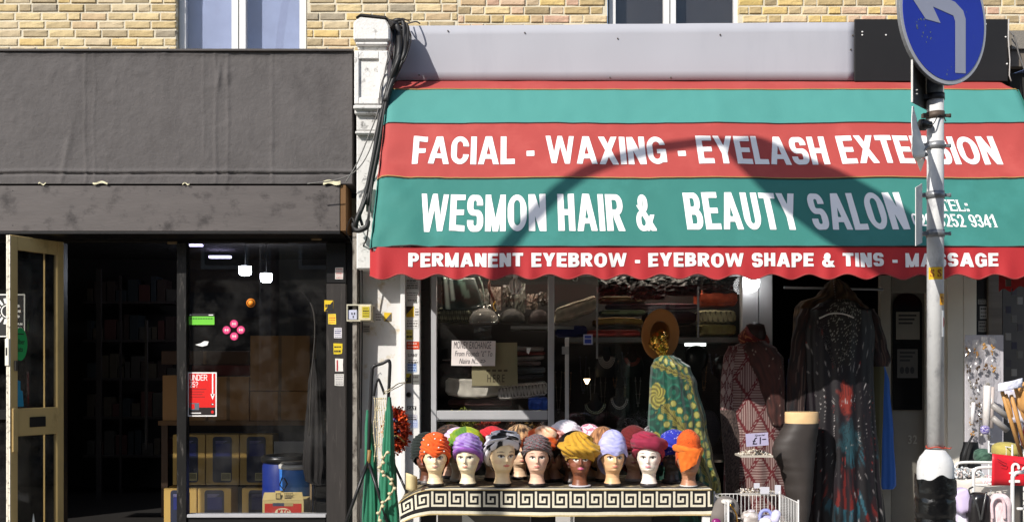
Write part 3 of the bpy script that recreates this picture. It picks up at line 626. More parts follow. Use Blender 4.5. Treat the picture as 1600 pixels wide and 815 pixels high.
# blue drum, bucket, KTC carton
Yd = 1.15; sd = S(Yd)
t = thing('blue_drum', P(446, 850, Yd), 'dark blue plastic drum with black rim in the left window', 'drum'); cx_ = X_(446, Yd); z1 = Z_(716, Yd)
MB().lathe(cx_, Yd, [(.18, .02), (.2, .06), (.212, .4), (.212, z1-.06), (.19, z1-.02), (.19, z1)], 36).build('drum_body', cm('1c2f7a', .35), t)
MB().lathe(cx_, Yd, [(.2, z1-.035), (.222, z1-.02), (.224, z1+.02), (.205, z1+.035), (.19, z1+.03), (.18, z1+.0), (.05, z1-.005)], 36).build('drum_rim', cm('121212', .3), t)
Yd = .9; cx_ = X_(464, Yd); z1 = Z_(724, Yd)
t = thing('blue_tub', P(464, 830, Yd), 'bright blue tub with metal lid in front of the drum', 'tub')
MB().lathe(cx_, Yd, [(.12, .02), (.14, .06), (.158, z1-.05), (.158, z1-.04)], 36).build('tub_body', cm('3f7fd8', .3), t)
MB().lathe(cx_, Yd, [(.16, z1-.04), (.165, z1-.035), (.165, z1-.005), (.15, z1+.003), (.12, z1)], 36).build('lid', cm('c9c8c2', .3), t)
MB().lathe(cx_, Yd, [(.14, z1+.001), (.145, z1+.012), (.135, z1+.02), (.1, z1+.02)], 36).build('lid_ring', cm('4a4843', .3), t)
MB().tube([P(441, 745, Yd-.17), P(437, 757, Yd-.18), P(444, 765, Yd-.18), P(449, 755, Yd-.17), P(444, 746, Yd-.17)], .006).build('handle', INK, t)
Yk = .5; t = thing('red_carton', P(445, 850, Yk), 'open cream and red carton marked KTC in the window', 'box')
MB().pbox(410, 781, 475, 850, Yk, .3).build('box_body', cm('cdb97c', .7), t, bev=.004)
MB().add([P(410, 781, Yk-.001), P(474, 781, Yk-.001), P(472, 768, Yk+.02), P(412, 768.5, Yk+.03)], [(0, 1, 2, 3)]).build('flap', cm('c4ae72', .7), t, solid=.004)
MB().pbox(430, 766, 470, 781, Yk+.28, .005).build('flap', cm('bfa96c', .7), t)
m = MB(); q = Yk-.002; m.pbox(413.5, 786, 471, 850, q, .001, 0); m.pbox(426, 785, 444, 790, q-.001, .0008, 1); m.pbox(444, 785, 458, 790, q-.001, .0008, 5)
m.disc((X_(442, q), Z_(800, q)), .071, .04, q-.0012, .001, 28, 2); m.disc((X_(442, q), Z_(800, q)), .064, .034, q-.002, .0007, 28, 3); m.ptext('ktc', 433, 795, 452, 804.5, q-.0026, 0)
for k in range(5): m.pbox(418+k*10, 811, 425+k*10, 814, q-.001, .0008, 2)
m.build('red_print', [cm('c22c20', .5), cm('39405a'), cm('e2d6b0'), cm('e2d6b0'), INK, cm('b5a06a')], t)
m = MB()
for k in range(4): m.pbox(444, 770+k*2.2, 458-k % 2*3, 771+k*2.2, Yk-.004, .0006)
m.pbox(431, 770, 439, 779, Yk-.004, .0005, 1); m.pbox(432, 771, 438, 778, Yk-.0046, .0004, 2); m.build('flap_print', [INK, INK, cm('c4ae72', .7)], t)
# hanging coat and bits by the window post
def garment(name, par, rows, Y, dep, cfn=None, mt=None, nf=9, amp=.05, nu=96, nv=60, ph=0, grow=1, zfn=None, **kw):
    rows = sorted(rows); y0, y1 = rows[0][0], rows[-1][0]
    def fn(u, v):
        py = lerp(y1, y0, v); a, b_ = interp(rows, py); t = 1-v; th = 2*pi*u
        cx_, hw = X_((a+b_)/2, Y), (b_-a)/2/S(Y)
        rp = 1+amp*(sin(nf*th+ph+2.2*nz3(t*2, ph))*.7+.5*sin((nf*2+1)*th+ph*3+t*3))*(.25+t*grow)+.03*nz3(cos(th)*2, t*4+ph, sin(th)*2)
        dd = dep*(min(1, .35+hw/.2)); x = cx_+hw*cos(th)*(1+(rp-1)*.4); y = Y+dd*sin(th)*rp
        return Vector((x, y, Z_(py, Y)))
    m = MB(); m.grid(fn, nu, nv, 0, (lambda u, v: hexl(cfn(cos(2*pi*u), 1-v, u))) if cfn else None, wrap=True)
    n = nu; base = nv*nu; m.add([fn(i/nu, 1) for i in range(nu)], [tuple(range(nu))], 0, True, [hexl(cfn(cos(2*pi*i/nu), 0, i/nu)) for i in range(nu)] if cfn else None)
    return m.build(name, mt or attr, par, **kw)
_hc = {}
def hexl(c):
    if isinstance(c, str):
        if c not in _hc: _hc[c] = hexc(c)
        return _hc[c]
    return c
def mix(a, b, t): a, b = hexl(a), hexl(b); t = max(0, min(1, t)); return tuple(lerp(x, y, t) for x, y in zip(a, b))
garment('hanging_coat', None, [(560, 488, 494), (600, 481, 502), (680, 476, 507), (725, 474, 509), (752, 477, 506), (757, 490, 504)], .35, .06, mt=cm('262322', .85), nf=5, amp=.25, nu=60, nv=30, label='dark grey coat hanging inside by the window post', cat='coat')
MB().tube(curve([P(472, 455, .2), P(488, 480, .2), P(492, 520, .2), P(486, 600, .2), P(483, 680, .2)]), .006).build('dangling_cable', cm('4b4743', .5), label='loose cable dangling in front of the coat', cat='cable')
MB().tube(curve([P(455, 812, .25), P(470, 802, .25), P(485, 801, .25), P(500, 803, .25), P(512, 812, .25)]), .008).build('bent_pipe', cm('8d867a', .4), label='bent pale pipe lying in front of the KTC carton', cat='pipe')
MB().pbox(484, 755, 487, 830, .6, .02).build('wooden_stick', cm('8f7a5a', .6), label='thin upright stick beside the KTC carton', cat='stick')
# lit lamps deep in the shop
def led(px, py, Y, w_, h_, lab, cup):
    t = thing('ceiling_lamp', P(px, py-14, Y), lab, 'lamp', 'lit lamps inside the left shop'); c_ = P(px, py, Y)
    if cup: MB().lathe(c_.x, c_.y, [(w_*.32, c_.z-h_/2), (w_*.45, c_.z-h_*.4), (w_/2, c_.z-h_*.1), (w_/2, c_.z+h_/2)], 24).build('diffuser', pm('lamp_glow', 'ffffff', emit='e8efff', es=40), t)
    else: MB().box(c_.x-w_/2, c_.x+w_/2, c_.y, c_.y+.05, c_.z-h_/2, c_.z+h_/2).build('diffuser', pm('tube_glow', 'ffffff', emit='cfc8ff', es=9), t)
    MB().box(c_.x-.003, c_.x+.003, c_.y, c_.y+.006, c_.z+h_/2+.001, 3.049).build('stem', cm('080808', .9), t)
led(383, 423, 3.2, .14, .1, 'brighter lit cup lamp hanging inside the left shop', True); led(416, 434, 3.2, .13, .1, 'lower lit cup lamp, nearer the window post', True)
led(343, 401, 4, .26, .025, 'lit tube lamp above the two cup lamps', False); led(305, 382.5, 3.4, .15, .02, 'lit tube lamp tucked in the top corner by the door post', False)
# ------------------------------------------------------------------ pilaster between the shops
pl = thing('pilaster', (-1.13, -.3, 0), 'white plaster pilaster with moulded bracket between the two shops', 'pilaster')
def pb(name, a, b_, c_, d_, Y, mt=white_peel, bev=.006): return MB().box(X_(a, Y), X_(c_, Y), Y, .28, Z_(d_, Y), Z_(b_, Y)).build(name, mt, pl, bev=bev)
capm = pm('soot_stained_plaster', 'dad8d4', .85, var=.06, vs=3, bump=.005, bs=40, dirt=('5a544e', .345, 16, (1, 1, .6)))
def cap(u, v):  # rounded block with a sloping top
    pass
m = MB(); Yc = -.44; xa, xc = X_(552, Yc), X_(609, Yc); z0, z1 = Z_(63, Yc), Z_(31, Yc)
m.prism([(xa, z0), (xc, z0), (xc, z1-.05), (xc-.03, z1+.01), (xa+.05, z1+.03), (xa, z1-.02)], Yc, .26); m.build('cap_block', capm, pl, bev=.012)
m = MB().prism([(xa+.02, z1+.018), (xa+.06, z1+.045), (xc-.03, z1+.025), (xc+.03, z1-.03), (xc+.01, z1-.06), (xc-.02, z1+.008), (xa+.05, z1+.032)], Yc-.01, .2); m.build('felt_cap', cm('2a2725', .8), pl)
pb('neck_moulding', 556, 64, 606, 70, -.42, capm); pb('neck_moulding', 559, 70.5, 604, 78, -.385, capm)
pb('bracket', 553.5, 79, 606, 163, -.40, capm); pn = MB()
Yk = -.402; a, b_, c_, d_ = 561, 92, 592, 152
for q in ((553.6, 79.5, 561, 162.5), (592, 79.5, 605.8, 162.5), (561, 79.5, 592, 92), (561, 152, 592, 162.5)): pn.pbox(*q, Yk-.02, .02)
pn.build('raised_border', capm, pl, bev=.006)
pb('ledge', 552, 164, 610, 170, -.46); pb('ledge', 554, 170.5, 607, 178, -.43)
pb('frieze', 557, 178.5, 603, 204, -.39); pb('ledge', 555, 204.5, 604, 209, -.41); pb('shaft', 557, 209.5, 602, 420, -.36, bev=.008)
MB().box(X_(552, -.1), X_(627, -.1), -.1, .28, 0, Z_(360, -.2)).build('wall_face', stain_wall, pl, bev=.006)
MB().box(X_(551, -.26), X_(557.5, -.26), -.26, -.101, 0, Z_(363, -.26)).build('peeling_strip', pm('peeling_strip', '8b857c', .8, var=.2, dirt=('3b332c', .46, 12, (1, 1, .6))), pl)
MB().box(X_(626.5, -.13), X_(634, -.13), -.17, .1, 0, 2.45).build('corner_bead', upvc, pl, bev=.004)
# stained patch, adverts on the white wall and on the white post beside the window
post = MB().box(X_(628, -.1), X_(656, -.1), -.1, .1, 0, 2.5).build('window_post', upvc, bev=.004, label='white shopfront post covered in small advert stickers', cat='post')
Y = -.1012; rnd = random.Random(9)
for k, (a, b_, c_, d_, col, mk, dg, lab) in enumerate([
 (634, 436, 654, 452, 'b9b8b6', 4, None, None), (634, 455, 655, 463, 'e8e6e4', 2, None, None), (636, 466, 654, 472, 'd9d8d6', 1, None, None), (631, 478, 647, 495, 'd4b01c', 0, 1, None), (648, 480, 655, 494, 'dcdad6', 3, None, None),
 (634, 498, 654, 512, 'dedcd8', 3, None, None), (631, 515, 645, 530, 'cfc257', 2, None, None), (635, 533, 655, 545, 'c8401c', 2, None, 'orange red sticker'), (636, 560, 655, 568, 'e0dedb', 2, None, None), (636, 567, 651, 581, 'a8bcd8', 3, None, 'pale blue sticker'),
 (633, 583, 643, 598, 'c9b53a', 1, -1, None), (644, 584, 655, 600, '6a6a66', 2, None, None), (636, 634, 650, 646, 'dbd9d5', 0, None, None), (634, 647, 652, 656, 'bebcc4', 3, None, None), (640, 655, 653, 668, 'c4ccdf', 4, None, None)]):
    sticker(post, a, b_, c_, d_, Y, col, mk, '3d3836' if col not in ('c8401c', 'a8bcd8', 'c4ccdf') else ('e8e0d8' if col[0] == 'c' and col[2] == '4' else '3450a0'), seed=k, diag=dg, label=lab)
m = MB().pbox(636, 634, 650, 640, Y-.002, .001, 0); m.ptext('cat', 637, 635, 649, 639.5, Y-.003, 1); m.build('printed_word', [INK, WHT], post); MB().ptext('sunny', 637, 552, 652, 557, Y-.001, 0).build('printed_word', INK, post)
MB().lathe(0, 0, [(.001, 0), (.02, .0), (.022, .012), (.012, .03), (.011, .012)], 14, M=Matrix.Translation((X_(639, -.1), -.1, Z_(616, -.1))) @ Matrix.Rotation(pi/2, 4, 'X')).build('lock_barrel', cm('22201e', .4), post)
Y = -.1015
for (a, b_, c_, d_, col, mk, dg) in ((586, 488, 597, 502, 'cfcdc9', 3, None), (600, 488, 612, 502, 'd4b01c', 0, -1), (567, 508, 578, 519, 'a5a29f', 3, None)): sticker(pl, a, b_, c_, d_, Y, col, mk, '55504c', diag=dg)
# meter box on the wall
mb_ = thing('meter_box', P(560, 502, -.26), 'open white plastic utility box on the wall beside the door post', 'utility box')
m = MB(); Yq = -.29
for q in ((541.5, 475, 580, 477), (541.5, 499.5, 580, 501.5), (541.5, 477, 543, 499.5), (560, 477, 561.5, 499.5)): m.pbox(*q, Yq, .185)
m.build('box_frame', cm('bdb7a2', .5), mb_); MB().pbox(543, 477, 560, 499.5, -.215, .11).build('back_plate', INK, mb_)
MB().pbox(544, 484, 558, 499, -.28, .06).build('socket', cm('b9bcd0', .4), mb_, bev=.004); m = MB()
for q in ((549, 488, 550.5, 491), (553, 488, 554.5, 491), (551, 493, 552.5, 496)): m.pbox(*q, -.283, .002)
m.build('socket_holes', INK, mb_); MB().pbox(561.6, 476.5, 580, 500.5, -.30, .09).build('cover', cm('c9be98', .5), mb_, bev=.005)
sticker(mb_, 566, 479, 577, 496, -.3015, 'b8a61e', 4)
# ------------------------------------------------------------------ sign panels above the awning
sg = thing('signboard', (1.1, -.16, 3.9), 'blank pale grey metal signboard above the awning', 'signboard'); Yp = -.16
def shp(u, v): return Vector((X_(lerp(618, 1335, u), Yp), Yp-.003*nz3(u*9, v*2)-.002*sin(u*31), Z_(lerp(126, lerp(41, 35, u), v), Yp)))
m = MB().grid(shp, 60, 6); m.build('metal_sheet', sheet, sg, solid=-.004)
MB().box(X_(620, Yp), X_(1333, Yp), Yp+.012, .27, Z_(124, Yp), Z_(45, Yp)).build('backing_frame', cm('55524e'), sg)
for a, b_ in ((965, 61), (1125, 55), (1332, 56), (1329, 78), (700, 49), (1048, 122), (953, 122), (820, 52), (655, 118)):
    MB().disc((X_(a, Yp), Z_(b_, Yp)), .006, .006, Yp-.012, .009, 8).build('screw', cm('4a4238'), sg)
bk = thing('signboard', (3.4, -.17, 3.9), 'black signboard beside the blank grey one, behind the round sign', 'signboard')
MB().pbox(1335.5, 30, 1575, 127, -.175, .02).build('board', blackboard, bk, bev=.003); MB().box(X_(1337, -.15), X_(1573, -.15), -.15, .27, 3.92, Z_(35, -.15)).build('backing_frame', cm('2c2a28'), bk)
for a, b_ in ((1347, 50), (1347, 55), (1384, 55), (1574-3, 58), (1574-1, 100), (1540, 38)): MB().disc((X_(a, -.175), Z_(b_, -.175)), .006, .006, -.18, .005, 8).build('screw', WHT, bk)
MB().tube([P(1576, 30, -.17), P(1575.5, 60, -.18), P(1578, 95, -.19), P(1577, 118, -.18), P(1580, 127, -.19)], .005).build('edge_trim', cm('a8a4a0'), bk)
nb = thing('neighbour_fascia', (5, 0, 3.5), 'weathered wooden fascia of the next shop beyond the black panel', 'fascia')
MB().box(X_(1581, 0), 7, .0, .28, Z_(76, 0), Z_(48, 0)).build('stone_band', cm('7d776e', .9, bump=.006), nb)
MB().box(X_(1580, .03), 7, .03, .28, Z_(104, .03), Z_(76.6, .03)).build('board', pm('old_board', '6b6258', .8, var=.25, vs=4, vec=(.6, 5, 6)), nb)
MB().box(X_(1578, .1), 7, .1, .28, 2.4, Z_(104.4, .1)).build('dark_board', cm('2a2724', .8), nb)
MB().grid(lambda u, v: Vector((X_(1582, -.1)+u*1.6, -.1-.25*v, Z_(116, -.1)+.10*u-.03*v+.14*u*(1-v)*.6)), 12, 6).build('tarpaulin', cm('5b6f96', .5), label='blue grey tarpaulin corner at the far right above the awning', cat='tarpaulin', solid=.004)
MB().tube(curve([P(1577, 48, -.05), P(1586, 60, -.07), P(1592, 85, -.07), P(1602, 112, -.07)]), .006).build('loose_cable', cable2, label='thin pale cable curving down at the far right edge', cat='cable')
# ------------------------------------------------------------------ awning
aw = thing('shop_awning', (1.5, -1.3, 2.2), 'red and green striped canopy awning with white salon lettering', 'awning')
AX0, AX1 = -.985, 3.99; Y0, Z0, Y1, Z1 = -.36, Z_(140, -.36), -1.3, Z_(385, -1.3)
def t_of(py): q = (CY-py)/F; return (q*(D+Y0)-(Z0-H))/((Z1-Z0)-q*(Y1-Y0))
NA = Vector((0, Z1-Z0, -(Y1-Y0))).normalized(); NA = NA if NA.y < 0 else -NA
def aslope(x, t, off=0):
    e = min(1, (x-AX0)/.5, (AX1-x)/.5); ed = max(0, 1-(x-AX0)/.9)+max(0, 1-(AX1-x)/.7)
    d = .010*nz3(x*1.3, t*2, 1)-.010*sin(pi*t)+.003*nz3(x*5, t*4, 7)
    d += ed*(.022*nz3(x*5+t*5, t*6-x*3, 2)*(.3+t)+.012*abs(nz3(x*9+t*9, t*3-x*2, 5))*(.3+t))+.0035*nz3(x*9+t*6, t*9-x*4, 4)+.006*sin(x*2*pi/1.24)*sin(pi*t)
    d += .004*exp(-((t-.235)/.012)**2)+.004*exp(-((t-.591)/.012)**2)
    k = max(0, 1-(x-AX0)/.05); k2 = max(0, 1-(AX1-x)/.05)
    return Vector((x, lerp(Y0, Y1, t), lerp(Z0, Z1, t)))+NA*(d+off-.03*(k*k+k2*k2))
tealm = pm('green_awning_cloth', '2f7067', .75, var=.06, vs=1.5, bump=.0006, bs=300, dirt=('357870', .42, 2, (1, 1, 1)))
tealf = pm('faded_green_cloth', '458780', .75, var=.04, vs=2, bump=.0006, bs=300)
redf = pm('faded_red_cloth', 'a03e39', .75, var=.05, vs=2, bump=.0006, bs=300, dirt=('a84842', .42, 2, (1, 1, 1)))
redm = pm('red_valance_cloth', 'a6262a', .75, var=.05, vs=2, bump=.0006, bs=300)
letm = pm('white_lettering', 'e6e4e2', .6, var=.02, vs=10); seam = pm('gold_seam', 'a8854e', .7); seamd = pm('dark_seam', '3b3230', .7)
ta, tb = t_of(192), t_of(277); e = .0015
def stripe(t0, t1, mt, n, lab):
    m = MB().grid(lambda u, v: aslope(lerp(AX0, AX1, u), lerp(t0, t1, v)), 150, n); m.build('canopy_stripe', mt, aw, label=lab)
stripe(0, ta, tealf, 10, 'faded green upper stripe'); stripe(ta, tb, redf, 14, 'faded red stripe'); stripe(tb, 1, tealm, 16, 'green lower stripe')
def top(u, v):
    x = lerp(AX0, AX1, u); k = max(0, 1-(x-AX0)/.4); k2 = max(0, 1-(AX1-x)/.2); b = aslope(x, 0); zb = Z_(124, -.12)-.012*u
    q = Vector((x+(.07*k*k-.05*k2*k2)*v, lerp(b.y, -.12, v), lerp(b.z, zb, v)))
    q.z += .012*sin(pi*v)*nz3(x*3, v)+.008*k*sin(v*14+x*9); return q
MB().grid(top, 120, 8).build('top_strip', redf, aw)
for t_, mt, nm in ((ta, seamd, 0), (tb, seam, .001), (.0, seam, 0)): MB().tube([aslope(lerp(AX0, AX1, k/120), t_, .003) for k in range(121)], .0045, 6).build('seam_piping', mt, aw)
MB().tube([aslope(lerp(AX0, AX1, k/120), tb+.006, .002) for k in range(121)], .004, 6).build('seam_piping', seamd, aw)
per = .2556; ph0 = X_(655, -1.31)
def val(x, v, off=0):   # v 0 at the top seam, 1 at the scalloped edge
    dep = .205+.019*cos(2*pi*(x-ph0)/per)*v**3
    y = -1.302-.012*v-.008*v*cos(2*pi*(x-ph0)/per+.6)-.02*v*nz3(x*2.3, 4)-.005*v*sin(x*41+nz3(x*3, 1)*6)
    if x < AX0+.06: y += (AX0+.06-x)*.8
    return Vector((x, y-off, Z1-.003-v*dep-.004*nz3(x*3, 8)))
MB().grid(lambda u, v: val(lerp(AX0, AX1, u), v), 260, 8).build('valance', redm, aw)
MB().tube([val(lerp(AX0, AX1, k/300), 1) for k in range(301)], .005, 6).build('edge_binding', pm('valance_binding', '8e3432', .7), aw)
MB().tube([aslope(lerp(AX0, AX1, k/120), 1, .002)+Vector((0, -.003, 0)) for k in range(121)], .005, 6).build('seam_piping', seamd, aw)
for x, sgn in ((AX0, 1), (AX1, -1)):
    m = MB(); A, B_, C_, D_ = Vector((x+.01*sgn, -.05, Z0+.1)), Vector((x+.01*sgn, Y0, Z0)), Vector((x+.01*sgn, Y1, Z1-.01)), Vector((x+.01*sgn, -.05, Z1-.01))
    m.add([A, B_, C_, D_], [(0, 1, 2, 3)]); m.build('side_cheek', tealm, aw)
    if sgn < 0: MB().grid(lambda u, v: Vector((x+.012*sgn, lerp(-1.29, -.05, u), Z1-.012-v*(.2+.017*cos(u*30)))), 60, 2).build('side_valance', redm, aw)
MB().tube([(AX0+.03, Y1+.02, Z1-.02), (AX1-.03, Y1+.02, Z1-.02)], .014).build('front_bar', galv, aw)
for x in (AX0+.05, 1.5, AX1-.05): MB().tube([(x, -.12, Z1-.02), (x, Y1+.03, Z1-.02)], .012).build('folding_arm', galv, aw)
def atext(key, a, b_, c_, d_):
    pm_ = (b_+d_)/2; Ym = Y0+(Y1-Y0)*t_of(pm_)
    x0, x1, t0, t1 = X_(a, Ym), X_(c_, Ym), t_of(d_), t_of(b_)
    word_parts(key, lambda u, v: aslope(lerp(x0, x1, u), lerp(t0, t1, v), .0035), 'lettering', letm, aw)
atext('facial', 645, 212, 1560, 255); atext('wesmon', 657, 303, 1023, 361); atext('beauty', 1070, 301, 1413, 359); atext('tel', 1469, 311, 1513, 329); atext('num', 1425, 334, 1556, 354)
x0, x1 = X_(638, -1.31), X_(1560, -1.31)
word_parts('perm', lambda u, v: val(lerp(x0, x1, u), lerp(.67, .205, v), .004), 'lettering', letm, aw)
# ------------------------------------------------------------------ cable bundle
cb = thing('cable_bundle', P(600, 360, -.5), 'thick black cables hanging from the pilaster top past the awning end', 'cables')
runs = [([(606, 44, -.2), (618, 33, -.28), (630, 36, -.44), (631, 60, -.5), (622, 95, -.52), (607, 135, -.55), (594, 190, -.56), (583, 250, -.57), (570, 310, -.55), (557, 345, -.5), (556, 361, -.45)], .020, cable),
 ([(612, 46, -.2), (622, 36, -.28), (636, 40, -.48), (637, 66, -.53), (628, 98, -.55), (612, 132, -.58), (598, 186, -.6), (588, 240, -.6), (575, 300, -.58), (560, 340, -.5)], .013, cable),
 ([(600, 36, -.3), (612, 34, -.4), (617, 60, -.48), (613, 110, -.5), (600, 160, -.52), (590, 220, -.55), (580, 280, -.55), (563, 330, -.5), (566, 352, -.48)], .012, cable),
 ([(560, 31, -.46), (590, 27, -.47), (606, 33, -.48), (614, 60, -.5), (606, 100, -.5), (594, 140, -.5), (590, 190, -.5), (575, 240, -.46), (552, 270, -.36), (520, 282, -.34), (480, 287, -.335)], .0045, cable2),
 ([(640, 34, -.2), (626, 30, -.34), (616, 50, -.5), (606, 90, -.52), (599, 125, -.53), (590, 175, -.52), (575, 215, -.47), (558, 255, -.4), (540, 285, -.35)], .005, cable2),
 ([(636, 40, -.2), (642, 60, -.45), (634, 90, -.55), (615, 125, -.58), (596, 190, -.6), (583, 270, -.62), (577, 340, -.6), (573, 372, -.5), (566, 400, -.3), (566, 520, -.215), (564, 700, -.21)], .006, cable),
 ([(628, 38, -.24), (640, 36, -.36), (650, 34, -.2), (656, 37, -.05)], .006, cable2),
 ([(610, 120, -.6), (596, 200, -.6), (588, 230, -.55), (573, 290, -.55), (577, 320, -.5), (573, 350, -.5)], .007, cable),
 ([(556, 355, -.45), (549, 340, -.4), (541, 362, -.3), (548, 375, -.24), (560, 410, -.22), (562, 440, -.215), (562, 640, -.21)], .004, cable),
 ([(575, 345, -.5), (572, 355, -.52), (558, 360, -.5), (552, 350, -.45)], .02, cable)]
runs += [([(604, 50, -.2), (612, 38, -.3), (622, 44, -.3), (624, 80, -.3), (614, 118, -.3), (602, 160, -.3)], .026, cable), ([(612, 60, -.2), (628, 42, -.3), (634, 52, -.3), (632, 84, -.3), (620, 112, -.3), (606, 150, -.3), (592, 230, -.3), (574, 320, -.3)], .018, cable)]
def cy(py, Yo): return Yo if py > 330 or Yo > -.22 else -.29-.17*max(0, min(1, (py-80)/70))-.16*exp(-((py-85)/28)**2)
for pts, r, mt in runs: MB().tube(curve([P(p[0], p[1], cy(p[1], p[2])) for p in pts], 8), r, 7).build('cable', mt, cb)
MB().pbox(572, 287, 579, 330, -.44, .05).build('junction_cover', cm('b9b4a4', .6), cb)
# ------------------------------------------------------------------ right shopfront
rs = thing('shopfront', (1.3, 0, 0), 'white and aluminium salon shopfront with window bay under the awning', 'shopfront')
def fr2(name, a, b_, c_, d_, Y, t, mt, bev=.003): return MB().pbox(a, b_, c_, d_, Y, t).build(name, mt, rs, bev=bev)
gd = fr2('shutter_guide', 657, 430, 672, 950, .0, .06, cm('2e2b28', .5))
for k in range(14): MB().pbox(657, 452+k*24.5, 664, 454+k*24.5, -.008, .007).build('guide_notch', INK, gd)
fr2('window_stile', 673.5, 430, 682, 800, -.01, .06, alu); fr2('window_rail', 682.3, 641, 856, 655, -.012, .06, alu); fr2('window_rail', 682.3, 655.3, 856, 658, -.006, .05, pm('dark_bead', '4b4b4c'))
fr2('window_stile', 856.5, 430, 866, 800, -.014, .06, alu); fr2('head_rail', 673, 415, 1207, 431, -.008, .06, alu)
fr2('window_sill', 673, 788, 1160, 795, -.04, .1, upvc); fr2('stall_riser', 673, 795.3, 1160, 948, -.01, .05, pm('white_riser', 'b9b6b2', .6, var=.05))
fr2('alu_post', 1160, 430, 1185, 948, -.03, .1, alu); fr2('alu_post', 1186, 430, 1207, 948, -.02, .1, alu)
MB().pbox(682.4, 431, 856, 641, .02, .006).build('glass_pane', bayglass, rs); MB().pbox(866.3, 431, 1159.5, 788, .02, .006).build('glass_pane', bayglass, rs); MB().pbox(682.4, 658.3, 856, 788, .02, .006).build('glass_pane', bayglass, rs)
fr2('sliding_bar', 883, 527, 889, 788, .04, .02, upvc); MB().pbox(878, 541, 889, 553, .036, .004).build('tape', cm('b0b0b0'), rs)
# door panels to the right
fr2('panel', 1376, 430, 1392, 948, .05, .06, cm('8c877c')); fr2('door_panel', 1392.4, 430, 1448, 457, .06, .05, cm('716d64')); fr2('cream_board', 1449, 430, 1480, 948, .05, .06, pm('cream_board', 'e4ddcf', .6, var=.06))
fr2('cream_board', 1480.6, 424, 1505, 948, .03, .06, pm('cream_board')); fr2('cream_board', 1505.6, 424, 1526, 948, .032, .06, pm('cream_board')); fr2('dark_strip', 1526.4, 424, 1544, 948, .06, .06, INK); fr2('cream_board', 1544.4, 424, 1566, 948, .03, .06, pm('old_board'))
fr2('back_board', 1566.4, 424, 1760, 948, .25, .06, cm('5a544e'))
ad = thing('arched_door', P(1418, 948, .1), 'dark inner door with arched glass and number 32 at the right', 'door')
Yd = .1; m = MB(); arch = [(X_(1418-23*cos(pi*k/16), Yd), Z_(478-20*sin(pi*k/16), Yd)) for k in range(17)]
m.prism([(X_(1395, Yd), Z_(640, Yd))]+arch+[(X_(1441, Yd), Z_(640, Yd))], Yd, Yd+.004); m.build('arched_glass', cm('0b0b0c', .12), ad)
MB().pbox(1392.5, 457, 1449, 948, Yd+.02, .05).build('door_leaf', cm('69655d', .6), ad)
MB().pbox(1400, 487, 1437, 530, Yd-.003, .002).build('notice', cm('6f6a60'), ad); MB().pbox(1402, 545, 1434, 590, Yd-.003, .002).build('notice', cm('4a4742'), ad)
m = MB()
for k in range(3): m.pbox(1404, 491+k*6, 1432-k*3, 494+k*6, Yd-.005, .001)
for k in range(3): m.disc((X_(1409+k*8, Yd), Z_(578, Yd)), .018, .03, Yd-.005, .001, 12)
for k in range(3): m.pbox(1406, 549+k*6, 1430-k*4, 552+k*6, Yd-.005, .001)
m.build('notice_print', INK, ad); m = MB().ptext('32', 1419, 679, 1433, 693, Yd+.012); m.build('door_number', cm('8d8980', .4), ad)
for a, b_, c_, d_, col in ((1525+3, 467, 1541, 475, '8a8782'), (1531, 478, 1542, 498, '9c9a96'), (1529, 501, 1541, 518, '84807a')): sticker(rs, a, b_, c_, d_, .059, col, 3, '3a3735')
# right shop interior
ri = thing('shop_interior', (1.5, 1.5, 0), 'dark display bay and room behind the salon window', 'room')
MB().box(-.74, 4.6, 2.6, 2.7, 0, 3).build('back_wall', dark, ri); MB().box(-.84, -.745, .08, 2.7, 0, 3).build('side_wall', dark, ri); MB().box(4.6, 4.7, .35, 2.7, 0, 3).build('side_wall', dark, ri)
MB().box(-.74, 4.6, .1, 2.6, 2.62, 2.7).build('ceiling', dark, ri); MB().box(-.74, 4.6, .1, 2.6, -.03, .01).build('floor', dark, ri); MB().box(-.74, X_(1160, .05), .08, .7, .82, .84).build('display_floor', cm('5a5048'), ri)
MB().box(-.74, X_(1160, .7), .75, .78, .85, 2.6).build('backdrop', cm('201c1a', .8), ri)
dsh = thing('display_shelf', P(1000, 530, .3), 'pale shelf edge across the window holding folded cloth', 'shelf')
MB().pbox(887, 526.5, 1160, 534, .12, .5).build('shelf_board', cm('6d6c68', .5), dsh)
for px in (933, 1091): MB().pbox(px-1.5, 447, px+1.5, 560 if px < 1000 else 527, .1, .01).build('upright', cm('8c8c8c', .4), dsh)
ds2 = thing('display_shelf', P(870, 512, .2), 'short pale shelf piece behind the first window pane', 'shelf'); MB().pbox(798, 509, 897, 513.5, .14, .4).build('shelf_board', cm('7b7b78', .5), ds2)
